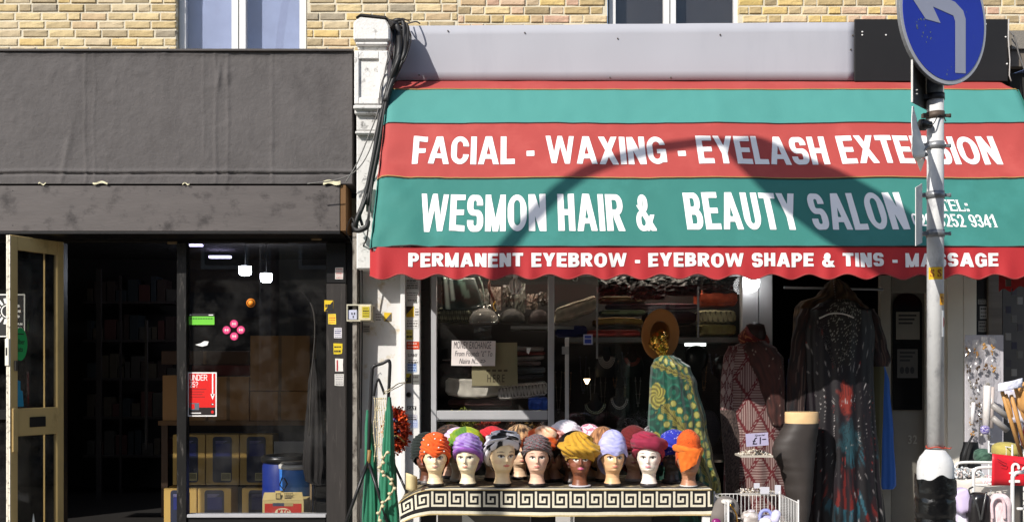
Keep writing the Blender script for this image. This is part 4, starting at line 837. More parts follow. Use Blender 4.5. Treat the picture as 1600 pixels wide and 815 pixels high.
# folded cloth stacks
def fold(a, b_, c_, d_, Y, col, lab, sag=0, dots=None, tilt=0, group='folded cloths in the window', cat='folded cloth', name='folded_cloth', layers=3, dep=.3, band=None):
    cx_, cz_ = X_((a+c_)/2, Y), Z_((b_+d_)/2, Y); hw, hh = (c_-a)/2/S(Y), (d_-b_)/2/S(Y); rs_ = (a*13+b_) % 7
    def fn(u, v):   # superellipse section, layered edge
        th = 2*pi*v; cs, sn = cos(th), sin(th); q = .35
        zz = hh*(abs(sn)**q)*(1 if sn > 0 else -1)*(1-.1*(2*u-1)**6); yy = (dep/2)*(abs(cs)**q)*(1 if cs > 0 else -1)
        xx = hw*(2*u-1); e_ = 1-.5*max(0, abs(2*u-1)-.9)*6
        if cs < 0: yy += .012*sin(layers*pi*zz/hh+rs_)+.01*nz3(u*6, zz*30, rs_)
        zz = zz*e_+sag*(2*u-1)**2+.12*hh*nz3(u*4, rs_, sn)+tilt*xx
        return Vector((cx_+xx, Y+dep/2-yy*(-1) if False else Y+dep/2+yy, cz_+zz))
    def cf(u, v):
        k = .85+.3*nz3(u*9, v*30, rs_); c = hexl(col)
        if dots:
            gu, gv = u*dots[1], v*dots[2]; fu, fv = (gu+.5*(int(gv) % 2)) % 1-.5, gv % 1-.5
            if fu*fu+fv*fv < .07: return hexl(dots[0])
        if band and (v*layers*2+u*.3) % 1 < .3: return hexl(band)
        return tuple(x*k for x in c)
    m = MB().grid(fn, 40, 48, 0, cf, wrap=False)
    m.build(name, attr, label=lab, cat=cat, group=group)
fold(1094, 452, 1152, 478, .2, '9c3a12', 'orange folded cloth on top of the right stack'); fold(1094, 483, 1150, 505, .18, 'a59a72', 'cream folded cloth with dark dots', dots=('2a2018', 7, 12)); fold(1095, 505, 1150, 524, .18, '7d6f3c', 'khaki folded cloth at the bottom of the right stack')
fold(940, 462, 1010, 472, .2, '4b3f24', 'thin olive folded cloth topmost in the middle stack'); fold(950, 473, 1090, 482, .22, '5e3a40', 'long mauve folded cloth in the middle stack', band='3a2024'); fold(940, 483, 1008, 492, .2, '2e3a26', 'dark green folded cloth with pale trim', band='6f7a58')
fold(930, 494, 1004, 507, .18, '6b4c1c', 'mustard folded cloth curving over the shelf', sag=-.015, band='8c7030'); fold(935, 507, 1000, 515, .2, '5a554f', 'grey patterned folded cloth', band='34302d'); fold(918, 515, 1000, 527, .16, '8a2a24', 'red folded cloth lying on the shelf'); fold(1010, 485, 1088, 505, .3, '3f1d1d', 'maroon folded cloth behind the tan hat'); fold(1008, 506, 1088, 525, .3, '33241c', 'dark brown folded cloth behind the tan hat')
fold(870, 508, 917, 526, .22, '16205c', 'dark blue folded cloth under the rolled towel')
fold(868, 470, 932, 496, .16, '9c917e', 'rolled beige ribbed towel lying aslant', tilt=.33, layers=7, cat='towel', name='rolled_towel', group='rolled goods in the window')
for k, (a, b_, c_, d_, col, w_) in enumerate(((792, 541, 850, 548, '9a9088', 'topmost white folded sheet of the stack by the sliding bar'), (790, 549, 852, 555, '7f3c36', 'reddish folded sheet of the stack by the sliding bar'), (796, 556, 850, 563, 'a59c96', 'pinkish white folded sheet'), (796, 563, 845, 570, '8c7c78', 'thin mauve grey folded sheet'), (798, 573, 852, 583, '5d6266', 'slate grey folded sheet'), (800, 584, 850, 591, '3b3f43', 'charcoal folded sheet low in the stack'))): fold(a, b_, c_, d_, .16, col, w_, tilt=.04*(k % 3-1), sag=.004)
fold(696, 592, 782, 622, .18, 'b5b0a4', 'plump off white pillow low in the window', cat='pillow', name='pillow', group='pillows in the window', sag=.02, layers=1)
fold(778, 598, 855, 622, .14, 'b3aea6', 'white pillow with small dark dots', cat='pillow', name='pillow', group='pillows in the window', tilt=.1, dots=('4a4038', 15, 14), layers=1)
fold(826, 620, 856, 641, .12, '2a4fa8', 'bright blue plastic bag in the window corner', cat='bag', name='plastic_bag', layers=5, group='goods in the window'); fold(700, 622, 800, 636, .25, '4a2a26', 'dark reddish cloth heap under the pillows', layers=5); fold(688, 560, 735, 590, .3, '2e2427', 'dark plum cloth bundle behind the paper notices', layers=5)
fold(684, 478, 735, 505, .25, '3a3a30', 'dark green speckled cap on the window ledge', layers=6, dots=('8a8a70', 16, 20), cat='cap', name='beaded_cap', group='caps in the window')
def dome(cx_, cy_, rx, rz, Y, col, dots, lab, flat=.2):
    c_ = P(cx_, cy_, Y); a, b_ = rx/S(Y), rz/S(Y); rnd = random.Random(int(cx_)); m = MB()
    prof = [(a*.9, 0), (a, b_*.3), (a*.95, b_*.8), (a*.7, b_*1.4), (a*.3, b_*1.75), (.001, b_*1.8)]
    m.lathe(c_.x, c_.y, [(r, c_.z-b_+z) for r, z in prof], 28, sy=.6)
    for k in range(130):
        th = rnd.uniform(pi, 2*pi); i = rnd.uniform(0, 4.4); q = int(i); f_ = i-q; r = lerp(prof[q][0], prof[q+1][0], f_); z = lerp(prof[q][1], prof[q+1][1], f_)
        p = Vector((c_.x+r*1.01*cos(th), c_.y+r*.6*1.03*sin(th), c_.z-b_+z)); s_ = rnd.uniform(.0016, .0034)
        m.add([p+Vector(d)*s_ for d in ((1, 0, 0), (0, 0, 1), (-1, 0, 0), (0, 0, -1), (0, -1, 0))], [(0, 1, 4), (1, 2, 4), (2, 3, 4), (3, 0, 4)], 1)
    m.build('beaded_cap', [cm(col, .6), pm('sequin_'+dots, dots, .15, metal=.8)], label=lab, cat='cap', group='caps in the window')
dome(800, 492, 21, 13, .18, '2c2825', 'd8d0c4', 'black cap thick with silver beads on the short shelf'); dome(842, 493, 17, 13, .2, '2a1c1a', 'b0a8a0', 'dark brown cap with sparse beads by the window stile'); dome(756, 492, 23, 14, .16, '6e6a64', 'e0dcd4', 'grey cap under crinkled shiny wrap', 0)
# crinkled clear wrap, hanging bags
clear = glass('clear_wrap', (.9, .9, .9), .12, 1.6, .25)
def wrap(a, b_, c_, d_, Y, lab, amp=.03, n=14, mt=None, cat='wrapped goods', seed=0, name='clear_packet', par=None):
    def fn(u, v): x = lerp(a, c_, u); y = lerp(d_, b_, v); return P(x, y, Y)+Vector((.01*nz3(u*5, v*7, seed+3), -amp*sin(pi*u)*sin(pi*v)-amp*.8*nz3(u*7, v*9, seed), .008*nz3(v*5, u*4, seed+9)))
    return MB().grid(fn, n, n, smooth=False).build(name, mt or clear, par, label=lab, cat=cat)
wrap(737, 476, 780, 505, .1, 'crinkled shiny wrap round the grey cap', seed=2); wrap(740, 500, 768, 540, .14, 'clear plastic packet hanging below the shiny cap', seed=5)
hb = thing('handbag', P(735, 475, .2), 'dark green and white bag hanging in the window corner', 'bag')
def bagf(u, v): x = lerp(lerp(692, 690, v), lerp(758, 742, v), u); y = lerp(482, 432, v); return P(x, y+3*sin(u*3), .2)+Vector((0, -.05*sin(pi*u), 0))
MB().grid(bagf, 20, 12, cfn=lambda u, v: hexl('c6d4cc') if .08 < u < .16 or (.2 < u < .33 and v > .25) else (hexl('5d7268') if .45 < u-.2*(1-v) < .62 and v > .4 else hexl('1c2622'))).build('bag_front', attrg, hb, solid=.01)
MB().tube(curve([P(697, 436, .16), P(704, 425, .16), P(735, 420, .16), P(752, 440, .16), P(757, 470, .17)]), .006).build('strap', cm('8e9990', .4), hb)
MB().tube(curve([P(770, 424, .15), P(764, 448, .15), P(772, 470, .15), P(768, 486, .15)]), [.004+.01*sin(pi*k/30) for k in range(31)]).build('hanging_pouch', cm('4d2f24', .4), label='narrow brown pouch hanging beside the green bag', cat='pouch')
MB().tube(curve([P(774, 470, .12), P(771, 478, .12), P(775, 486, .12)]), .005).build('gold_tassel', cm('c69a2c', .3), label='little gold tassel hanging beside the brown pouch', cat='tassel')
# notices on the glass
Y = .008; m = MB()
def paper(a, b_, c_, d_, Yq, tl=0): return lambda u, v: P(lerp(a, c_, u)+tl*(v-.5), lerp(d_, b_, v)+tl*.6*(u-.5), Yq)+Vector((0, -.004*sin(3*u+2*v), 0))
fnp = paper(705.5, 532, 774, 571, Y, 1); m.grid(fnp, 10, 6)
for key, (a, b_, c_, d_) in (('m1', (.05, .97, .9, .68)), ('m2', (.08, .60, .93, .38)), ('m3', (.18, .29, .78, .08))): m.text(key, lambda u, v: fnp(lerp(a, c_, u), lerp(d_, b_, v))+Vector((0, -.0015, 0)), 1)
m.build('paper_notice', [cm('d8cfcb', .7), cm('2a2530')], label='handwritten MONEY EXCHANGE paper stuck to the window glass', cat='notice')
m = MB(); Yn = .045; fn2 = paper(737, 535, 808.5, 602, Yn, -1); m.grid(fn2, 8, 6); m.text('here', lambda u, v: fn2(lerp(.33, .72, u), lerp(.08, .26, v))+Vector((0, -.0015, 0)), 1)
for k in range(4): m.pbox(760+k*9, 577, 766+k*9, 580, Yn-.006, .001, 1)
m.build('card_notice', [cm('8c8465', .8), cm('4a4030')], label='olive card notice reading HERE behind the white paper', cat='notice')
m = MB().pbox(911.5, 522, 926, 538, .008, .002); m.pbox(913.5, 524, 924, 528, .007, .0008, 1); m.pbox(913.5, 529.5, 924, 536, .007, .0008, 1); m.build('card_sticker', [cm('b0b4c8'), cm('2c3f9c')], label='small blue and white square sticker on the bay glass', cat='sticker')
MB().prism([(X_(823, .006), Z_(550, .006)), (X_(826, .006), Z_(553, .006)), (X_(830, .006), Z_(543, .006)), (X_(823, .006), Z_(543, .006))][::-1], .006, .008).build('paper_scrap', WHT, label='scrap of white tape on the first window pane', cat='paper scrap')
# necklaces on dark busts, little lamp
def necklace(cx_, cy_, rx, ry, Y, col, n, lab):
    t = thing('necklace', P(cx_, cy_+ry, Y), lab, 'necklace', 'necklaces in the bay window')
    for q in range(n):
        m = MB(); k = 1-.16*q; pts = [P(cx_-rx*k*cos(pi*i/16), cy_-ry*.5+ry*k*sin(pi*i/16)*1.3, Y-.005*q) for i in range(17)]
        m.tube(pts, .0022, 5); [m.lathe(p.x, p.y, [(.001, p.z-.006), (.006, p.z-.002), (.006, p.z+.002), (.001, p.z+.006)], 6) for p in pts[1:-1]]; m.build('bead_strand', pm('beads_'+col, col, .25, metal=.5), t)
    m = MB(); c_ = P(cx_, cy_, Y+.07); m.lathe(c_.x, c_.y, [(.09, c_.z-.14), (.1, c_.z-.05), (.08, c_.z+.03), (.035, c_.z+.06), (.032, c_.z+.12)], 20, sy=.5); m.build('velvet_bust', cm('0f0e0e', .7), t)
necklace(948, 563, 13, 14, .2, 'a8a29a', 4, 'many stranded pale necklace on a dark bust below the shelf'); necklace(988, 563, 12, 10, .2, '8a4a40', 3, 'reddish bead necklace on a dark bust below the shelf'); necklace(968, 628, 13, 13, .15, 'b4b0ac', 2, 'silver drop necklace beside the green cloak'); necklace(930, 636, 16, 12, .15, '9aa08a', 2, 'green grey pendant necklace on a low bust')
m = thing('display_lamp', P(917, 615, .25), 'tiny lit cone lamp in the bay window', 'lamp'); c_ = P(917, 595, .25)
MB().lathe(c_.x, c_.y, [(.008, c_.z-.025), (.026, c_.z+.012), (.028, c_.z+.02)], 16).build('lamp_shade', pm('warm_glow', 'fff0d0', emit='ffdca8', es=5), m); MB().tube([(c_.x, c_.y, c_.z-.025), (c_.x+.01, c_.y, c_.z-.12)], .003).build('stem', INK, m)
for (a, b_, r, lt, lab) in ((805.5, 447, 12, 0, 'unlit spiral bulb hanging below the valance over the first pane'), (1173.5, 441, 14, 1, 'lit spiral bulb hanging at the aluminium post')):
    bY = -.13
    t = thing('hanging_bulb', P(a, b_-r, bY), lab, 'light bulb', 'spiral bulbs under the awning'); c_ = P(a, b_, bY); r = r*.85/S(bY)
    g_ = pm('bulb_lit', 'ffffff', emit='ffffff', es=5) if lt else pm('bulb_off', 'cdc6c0', .35)
    for k in range(8):
        th = 2*pi*k/8+.2; m = MB(); m.tube([(c_.x+r*sin(pi*(i+.5)/13)*(1 if lt else .9)*cos(th), c_.y+r*sin(pi*(i+.5)/13)*sin(th), c_.z+r*cos(pi*(i+.5)/13)*1.15) for i in range(13)], .007 if not lt else .011, 6); m.build('glass_tube', g_, t)
    MB().lathe(c_.x, c_.y, [(.016, c_.z+r*1.05), (.018, c_.z+r*1.2), (.018, c_.z+r*1.9), (.01, c_.z+r*2.2)], 16).build('cap', WHT, t); MB().tube([(c_.x, c_.y, c_.z+r*2.2), (c_.x, c_.y, 2.44)], .004).build('flex', INK, t)
t = thing('strip_light', P(1088, 545, .5), 'lit striplight low in the bay under the shelf', 'lamp'); MB().pbox(1071, 533, 1103, 540, .45, .04).build('diffuser', pm('strip_glow', 'ffffff', emit='f2fff6', es=2.5), t); MB().pbox(1068, 530.5, 1106, 532.8, .44, .06).build('housing', cm('8a8a88'), t)
for a, b_, lab in ((1088, 560, 'dark haired display head in the bay under the striplight'), (1132, 575, 'dark display head beside the patterned robe')):
    c_ = P(a, b_, .35); MB().lathe(c_.x, c_.y, [(.05, c_.z-.2), (.045, c_.z-.1), (.09, c_.z-.06), (.1, c_.z+.02), (.085, c_.z+.08), (.04, c_.z+.11), (.001, c_.z+.115)], 20).build('display_bust', cm('0e0d0d', .35), label=lab, cat='display bust')

for px, lab in ((770, 'added striplight hidden in the bay above the first window pane'), (1010, 'added striplight hidden in the bay above the wide window pane')):  # added lamps, out of sight, that brighten the bay goods
    t = thing('strip_light', P(px, 400, .25), lab, 'lamp', 'added lights hidden in the window bay'); x = X_(px, .25)
    MB().box(x-.4, x+.4, .12, .16, 2.50, 2.53).build('diffuser', pm('bay_fill_tube', 'ffffff', emit='fff0dc', es=32), t); MB().box(x-.42, x+.42, .1, .18, 2.531, 2.6).build('housing', WHT, t)
# ------------------------------------------------------------------ round road sign on its post
YP = -3.6; px0 = 1461.5; XP = X_(px0, YP)
sp = thing('sign_post', (XP, YP, 0), 'grey steel sign post with black wrapped base and bent brackets', 'sign post')
whitepole = pm('chipped_white_paint', 'cbcbca', .5, var=.06, vs=8, bump=.0012, bs=60, dirt=('a2a2a4', .40, 11, (1, 1, .7)))
MB().lathe(XP, YP, [(.036, Z_(700, YP)), (.036, Z_(-40, YP))], 28).build('shaft', whitepole, sp)
zs = Z_(703, YP)
MB().lathe(XP, YP, [(.079, 0), (.079, Z_(748, YP)), (.079, zs-.085), (.076, zs-.055), (.066, zs-.03), (.05, zs-.01), (.044, zs), (.037, zs+.004)], 32).build('base_sleeve', whitepole, sp)
def wrapf(u, v):
    th = 2*pi*u; z = lerp(.02, Z_(744, YP)+.012*sin(3*th)+.006*sin(7*th+1), v); r = .087+.005*nz3(cos(th)*3, sin(th)*3, z*14)+.003*nz3(cos(th)*9, sin(th)*9, z*40)
    if abs(z-.93) < .012 or abs(z-1.02) < .008: r -= .004
    return Vector((XP+r*cos(th), YP+r*sin(th), z))
MB().grid(wrapf, 56, 110, wrap=True).build('plastic_wrap', pm('black_plastic_wrap', '0b0b0c', .22, var=.2, spec=.6, bump=.003, bs=35), sp)
m = MB(); m.tube([Vector((XP+.039*cos(2*pi*k/20), YP+.039*sin(2*pi*k/20), Z_(698, YP)+.004*sin(k))) for k in range(21)], .003, 5); m.tube([(XP+.03, YP-.03, Z_(698, YP)), (XP+.045, YP-.05, Z_(699, YP)), (XP+.052, YP-.045, Z_(697, YP))], .0025, 5); m.build('wire_tie', cm('a8402c'), sp)
def clamp(z, mt=None, tail=True, h=.016):
    mt = mt or galv; m = MB(); m.lathe(XP, YP, [(.037, z-h), (.0395, z-h), (.0395, z+h), (.037, z+h)], 24)
    if tail: m.box(XP+.036, XP+.062, YP-.012, YP+.004, z-.006, z+.006); m.lathe(XP+.064, YP-.004, [(.006, z-.008), (.006, z+.008)], 8)
    m.box(XP-.06, XP-.036, YP-.014, YP+.01, z-.009, z+.009); m.build('pipe_clamp', mt, sp)
for py in (181, 228, 305, 365): clamp(Z_(py, YP), galv if py > 200 else pm('rusty_clamp', '54483f', .6, metal=.3, var=.3, vs=30))
clamp(Z_(152, YP), cm('3b3c3f', .4), False, .014)
def polet(key, a, b_, c_, d_, nm, mt):   # lettering wrapped round the shaft
    th = lambda px: math.asin(max(-.97, min(.97, (px-px0)/12.45)))
    def fn(u, v): t_ = lerp(th(a), th(c_), u); return Vector((XP+.0368*sin(t_), YP-.0368*cos(t_), lerp(Z_(d_, YP), Z_(b_, YP), v)))
    return fn, nm, mt
for k, (a, b_, c_, d_, key, col) in enumerate(((1449.6, 418, 1468, 437, 'ss', 'd6a81a'), (1463, 459, 1473.6, 477, 's', 'd6981a'))):
    fn, _, _ = polet(None, a, b_, c_, d_, '', None); m = MB().grid(fn, 8, 2)
    m.text(key, lambda u, v: fn(lerp(.12, .9, u), lerp(.18, .82, v))+Vector((0, -.0008, 0)), 1); m.build('sticker', [cm(col, .5), cm('8a4a10')], sp)
fn, _, _ = polet(None, 1466, 485, 1473.8, 526, '', None); m = MB().grid(fn, 6, 3); m.grid(lambda u, v: fn(.3+.5*abs(sin(pi*v))*u, .35+.4*v)+Vector((0, -.0008, 0)), 2, 8, 1); m.build('sticker', [WHT, cm('b03038')], sp)
# the round blue sign
tS = radians(30); RM = Matrix.Translation((X_(1474, YP-.07), YP-.07, Z_(27, YP-.07))) @ Matrix.Rotation(tS, 4, 'Z')
t = thing('road_sign', (X_(1474, YP-.07), YP-.07, Z_(27, YP)-.3), 'round blue turn left road sign with bent white arrow', 'road sign')
def disc(r0, r1, y0, y1, mt, nm):
    m = MB(); n = 64; vs = [RM @ Vector((r0*cos(2*pi*k/n), y0, r0*sin(2*pi*k/n))) for k in range(n)]+[RM @ Vector((r1*cos(2*pi*k/n), y1, r1*sin(2*pi*k/n))) for k in range(n)]
    m.add(vs, [tuple(range(n)), tuple(range(2*n-1, n-1, -1))]+[(k, n+k, n+(k+1) % n, (k+1) % n) for k in range(n)]); return m.build(nm, mt, t)
RS = .300
disc(RS, RS, -.004, .010, pm('grey_alloy_rim', '77787a', .5, metal=.2, var=.1), 'sign_plate'); disc(RS-.002, RS-.002, -.0055, -.0042, cm('b5b5b8', .4), 'white_border'); disc(RS-.020, RS-.020, -.0072, -.0057, pm('sign_blue', '1a2fa8', .35, var=.06, vs=3, dirt=('2a3f9c', .33, 12, (1, 1, 1))), 'blue_face')
def sf_(px, py): return ((px-1474)/.657/347, -(py-27)/347)
ar = [sf_(1490, 110), sf_(1507, 107), sf_(1507, 22), sf_(1503, 10), sf_(1490, 0), sf_(1462, -4), sf_(1440, -14), sf_(1432, -26), sf_(1414, 1), sf_(1444, 39), sf_(1467, 39), sf_(1455, 17), sf_(1487, 22), sf_(1490, 30)]
m = MB(); vs = [RM @ Vector((x, -.0086, z)) for x, z in ar]; m.add(vs, [tuple(range(len(ar)))]); m.build('arrow', pm('sign_white', 'a6a8b8', .4, var=.05), t)
m = MB(); rnd = random.Random(3)
for x_, z_, n in ((-.17, -.06, 9), (-.13, -.11, 7), (.03, -.24, 3), (.12, .05, 2)):
    for k in range(n):
        cx_, cz_ = x_+rnd.uniform(-.04, .04), z_+rnd.uniform(-.025, .025); s_ = rnd.uniform(.002, .006); m.add([RM @ Vector((cx_+s_*cos(q)*rnd.uniform(.5, 1.3), -.0079, cz_+s_*sin(q))) for q in (0, 1.2, 2.4, 3.6, 5)], [(0, 1, 2, 3, 4)])
m.build('paint_chip', cm('6f7a80'), t)
bk_ = MB(); bk_.add([RM @ Vector(p) for p in ((-.2, .011, .02), (.2, .011, .02), (.2, .03, .02), (-.2, .03, .02), (-.2, .011, -.02), (.2, .011, -.02), (.2, .03, -.02), (-.2, .03, -.02))], [(0, 1, 2, 3), (7, 6, 5, 4), (0, 4, 5, 1), (1, 5, 6, 2), (2, 6, 7, 3), (3, 7, 4, 0)]); bk_.build('back_channel', galv, t)
# square plate seen from behind, crumpled plate, narrow plate
def plate(nm, ang_, w_, z0, z1, x_off, y_off, lab, mt, mt2):
    t = thing(nm, (XP, YP, z0), lab, 'sign plate'); M_ = Matrix.Translation((XP+x_off, YP+y_off, 0)) @ Matrix.Rotation(ang_, 4, 'Z')
    return t, M_
t, M_ = plate('square_sign', 0, 0, Z_(160, YP), Z_(60, YP), 0, 0, 'dark back of a square sign plate bolted behind the round sign', None, None)
A_, B_ = Vector((X_(1424, YP-.16), YP-.16, 0)), Vector((XP-.02, YP+.045, 0))
def vplate(A_, B_, za0, za1, zb0, zb1, th=.004):
    d = (B_-A_).normalized(); n_ = Vector((d.y, -d.x, 0))*th; m = MB(); P4 = [A_+Vector((0, 0, za0)), B_+Vector((0, 0, zb0)), B_+Vector((0, 0, zb1)), A_+Vector((0, 0, za1))]
    m.add(P4+[p+n_ for p in P4], [(0, 1, 2, 3), (7, 6, 5, 4), (0, 4, 5, 1), (1, 5, 6, 2), (2, 6, 7, 3), (3, 7, 4, 0)]); return m
vplate(A_, B_, Z_(160, YP-.16), Z_(20, YP-.16), Z_(172, YP+.04), Z_(15, YP), .004).build('plate', cm('26241f', .6), t)
vplate(A_-Vector((.003, .003, 0)), A_+Vector((.001, .001, 0)), Z_(160, YP-.16), Z_(20, YP-.16), Z_(160, YP-.16), Z_(20, YP-.16), .008).build('plate_edge', cm('c2c1bc', .5), t)
m = MB(); 
for py in (141, 147): m.tube([P(1427, py, YP-.13), P(1434, py, YP-.14)], .0035, 6)
m.build('rivet', cm('bdbdb8', .3, ), t)
t = thing('bent_plate', (XP-.1, YP-.08, Z_(265, YP)), 'crumpled white plate hanging off the post below the round sign', 'sign plate')
def bp(u, v):
    py = lerp(246, 166, v); edge = [(166, 1426, 1428), (190, 1425, 1433), (215, 1426, 1440), (235, 1425, 1447), (246, 1428, 1445)]
    a, b_ = interp(edge, py); q = lerp(a, b_, u); return P(q, py, YP-.34+.29*u-.03*sin(pi*v)+.012*nz3(u*3, v*5))
MB().grid(bp, 8, 14).build('plate', cm('dcdad6', .5), t, solid=.003)
m = MB(); m.add([P(1427, 246, YP-.10), P(1447, 238, YP-.06), P(1450, 243, YP-.05), P(1432, 252, YP-.09), P(1438, 268, YP-.09), P(1446, 246, YP-.06)], [(0, 1, 2, 3), (3, 5, 4)]); m.build('torn_tip', cm('8c8780', .6), t, solid=.003)
MB().tube([P(1441, 236, YP-.1), P(1448, 229, YP-.03), P(1452, 228, YP-.03)], .008, 6).build('bracket', galv, t)
m = MB(); m.lathe(0, 0, [(.022, 0), (.026, .008), (.026, .03), (.018, .035), (.015, .055)], 16, M=Matrix.Translation(P(1436, 195, YP-.04)) @ Matrix.Rotation(pi/2, 4, 'Y')); m.build('black_fitting', cm('151515', .3), t)
MB().tube(curve([P(1449, 196, YP-.05), P(1458, 194, YP-.06), P(1466, 181, YP-.05), P(1474, 183, YP-.03), P(1478, 190, YP-.03)]), .0025, 5).build('wire', INK, t)
t = thing('narrow_plate', (XP-.1, YP, Z_(383, YP)), 'narrow white plate seen nearly edge on, beside the TEL number', 'sign plate')
A_, B_ = Vector((X_(1430, YP-.36), YP-.36, 0)), Vector((X_(1440, YP-.02), YP-.02, 0))
vplate(A_, B_, Z_(384, YP-.36), Z_(293, YP-.36), Z_(380, YP), Z_(288, YP), .003).build('plate', cm('cfcecb', .5), t)
MB().tube([Vector((X_(1439, YP-.02), YP-.01, Z_(305, YP))), Vector((XP-.03, YP, Z_(304, YP)))], .008, 6).build('bracket', galv, t); MB().tube([Vector((X_(1439, YP-.02), YP-.01, Z_(365, YP))), Vector((XP-.03, YP, Z_(365, YP)))], .008, 6).build('bracket', galv, t)
# ------------------------------------------------------------------ street lamp beside the camera (its shadow lies over the awning)
YL = -4.9
def back(px, py, YY=None):   # from a shadow point on the awning up the sun ray to the lamp's plane
    t_ = t_of(py); q = Vector((X_(px, Y0+(Y1-Y0)*t_), Y0+(Y1-Y0)*t_, Z0+(Z1-Z0)*t_)); k = (YL-q.y)/LS.y; return q+LS*k
sh_ = [(812, 360), (845, 325), (880, 292), (925, 262), (985, 240), (1050, 226), (1120, 221), (1160, 226), (1185, 236)]
pts = [back(*p) for p in sh_]; fx = pts[0].x-.02
lt = thing('street_lamp', (fx, YL, 0), 'grey street lamp with curved arm standing at the kerb to the left', 'street lamp')
MB().lathe(fx, YL, [(.1, 0), (.1, 1.2), (.075, 1.3), (.07, pts[0].z-.35)], 24).build('column', steel, lt)
MB().tube(curve([(fx, YL, pts[0].z-.4)]+pts), .055, 12).build('arm', steel, lt)
h0, h1 = back(1165, 228), back(1440, 405); dv = (h1-h0); L_ = dv.length; M_ = Matrix.Translation(h0) @ dv.to_track_quat('Z', 'Y').to_matrix().to_4x4()
MB().lathe(0, 0, [(.07, 0), (.2, .1), (.33, L_*.4), (.36, L_*.68), (.28, L_*.93), (.05, L_)], 24, sx=1, sy=.9, M=M_).build('lantern', steel, lt)
# ------------------------------------------------------------------ table with patterned cloth
YT, YTB = -1.40, -.55; tx0, tx1 = X_(662, YT), X_(1103, YT); zt_ = Z_(764, YT)
tb_ = thing('display_table', ((tx0+tx1)/2, (YT+YTB)/2, 0), 'long trestle table under the black and cream cloth', 'table')
MB().box(tx0-.02, tx1, YT+.01, YTB, zt_-.03, zt_-.004).build('table_top', cm('4a3a2c'), tb_)
for a, c_ in ((662, 681), (830, 868), (892, 896), (1020, 1062)):
    MB().box(X_(a, YT+.1), X_(c_, YT+.1), YT+.1, YT+.16, 0, zt_-.031).build('leg', cm('151314', .6) if a != 892 else upvc, tb_)
for a, c_ in ((1098, 1110),): MB().box(X_(a, YT-.01), X_(c_, YT-.01), YT+.0, YT+.03, 0, zt_+.0).build('leg', upvc, tb_)
MB().add([P(722, 835, YT+.12), P(722, 797, YT+.12), P(765, 835, YT+.12)], [(0, 1, 2)]).build('sunlit_patch', WHT, label='white triangle standing for sunlight on the kickboard under the table', cat='light patch', solid=.004)  # white triangle painted where the sun strikes the kickboard
MB().box(X_(684, YT+.3), X_(828, YT+.3), YT+.3, YT+.34, .1, zt_-.1).build('storage_crate', cm('77726d'), label='grey storage crate under the table, left of the middle legs', cat='crate')
MB().box(X_(898, YT+.3), X_(1018, YT+.3), YT+.3, YT+.34, .1, zt_-.1).build('storage_crate', cm('6a6560'), label='grey storage crate under the table, right of the middle legs', cat='crate')
KEY = ["L.......", "L.LLLLL.", "L.L...L.", "L.L.L.L.", "L.LLL.L.", "L.....L.", "LLLLLLL."]
cream_c, blk_c, gold_c = hexc('d8d0ba'), hexc('0f0d0d'), hexc('a8905c')
clx0, clx1 = X_(620, YT), X_(1112, YT); NM = 18.3; CU = int(NM*8)
def clothface(u, v):   # v 0 at the table edge, 1 at the hem
    x = lerp(clx0, clx1, u); px = CX+x*S(YT); k = max(0, (672-px)/52); k2 = max(0, (px-1100)/12)
    y = YT-.012-.010*sin(x*5)*v-.012*nz3(x*3, v, 4)*v; z = zt_+.003-v*.178-.006*sin(x*2.1+.5)*v-.003*nz3(x*8, v*2)*v
    z -= .085*k*k*(1-v*.4)+.02*k; y += .10*k*k; z += .002*k2
    return Vector((x+.02*k*v, y, z))
def ccol(i, j):
    r = j-2; c = i % 8
    if j == 0: return 2
    if j == 1: return 0 if False else 1
    if 0 <= r < 7: return 0 if KEY[r][c] == 'L' else 1
    if j == 9: return 1
    if j == 10: return 1
    if j == 11: return 0
    return 2
mm = MB(); nv_ = 24
m2v = [0, .04, .08, .165, .25, .335, .42, .505, .59, .675, .76, .84, .95, 1]
for j in range(13):
    a, b_ = m2v[j], m2v[j+1]; mm.grid(lambda u, v: clothface(u, lerp(a, b_, v)), CU, 1, mfn=lambda i, q: ccol(i, j))
cl_c = pm('cream_thread', 'd2cab4', .8, var=.1, vs=40, bump=.0008, bs=400); cl_k = pm('black_thread', '100e0e', .85, var=.2, vs=40, bump=.0008, bs=400); cl_g = pm('gold_thread', 'b09a68', .6, var=.2, vs=40)
def clothtop(u, v):
    x = lerp(clx0+.01, clx1-.005, u); px = CX+x*S(YT); k = max(0, (672-px)/52); f0 = clothface(u, 0); y = lerp(f0.y, YTB, v)
    return Vector((x, y, f0.z+(.001+.004*nz3(x*5, y*5)+.003*nz3(x*14, y*9))*min(1, v*8)+.07*k*k*v))
def ctc(u, v):
    g = (int(u*60)+int(v*14)) % 2; q = nz3(u*50, v*20)
    if v < .06: return cream_c
    if .06 < v < .12: return blk_c
    return mix('17130f', 'a89468', .45+.9*q) if g else mix('2b251c', '8d7d5a', .35+.8*q)
mm2 = MB().grid(clothtop, 200, 60, cfn=ctc)
tc_ = thing('tablecloth', ((tx0+tx1)/2, YT, zt_-.18), 'black and cream cloth with Greek key border covering the table', 'tablecloth')
mm.build('border', [cl_c, cl_k, cl_g], tc_); mm2.build('cloth_top', attr, tc_)
def side(u, v): f = clothface(0, v); return Vector((f.x-.02*v*sin(u*8), lerp(f.y, YTB, u), f.z+.0*u-.05*u*v*v))
MB().grid(side, 20, 10, mfn=lambda i, j: 1 if (i//2+j) % 3 else 0).build('cloth_side', [cl_c, cl_k], tc_)
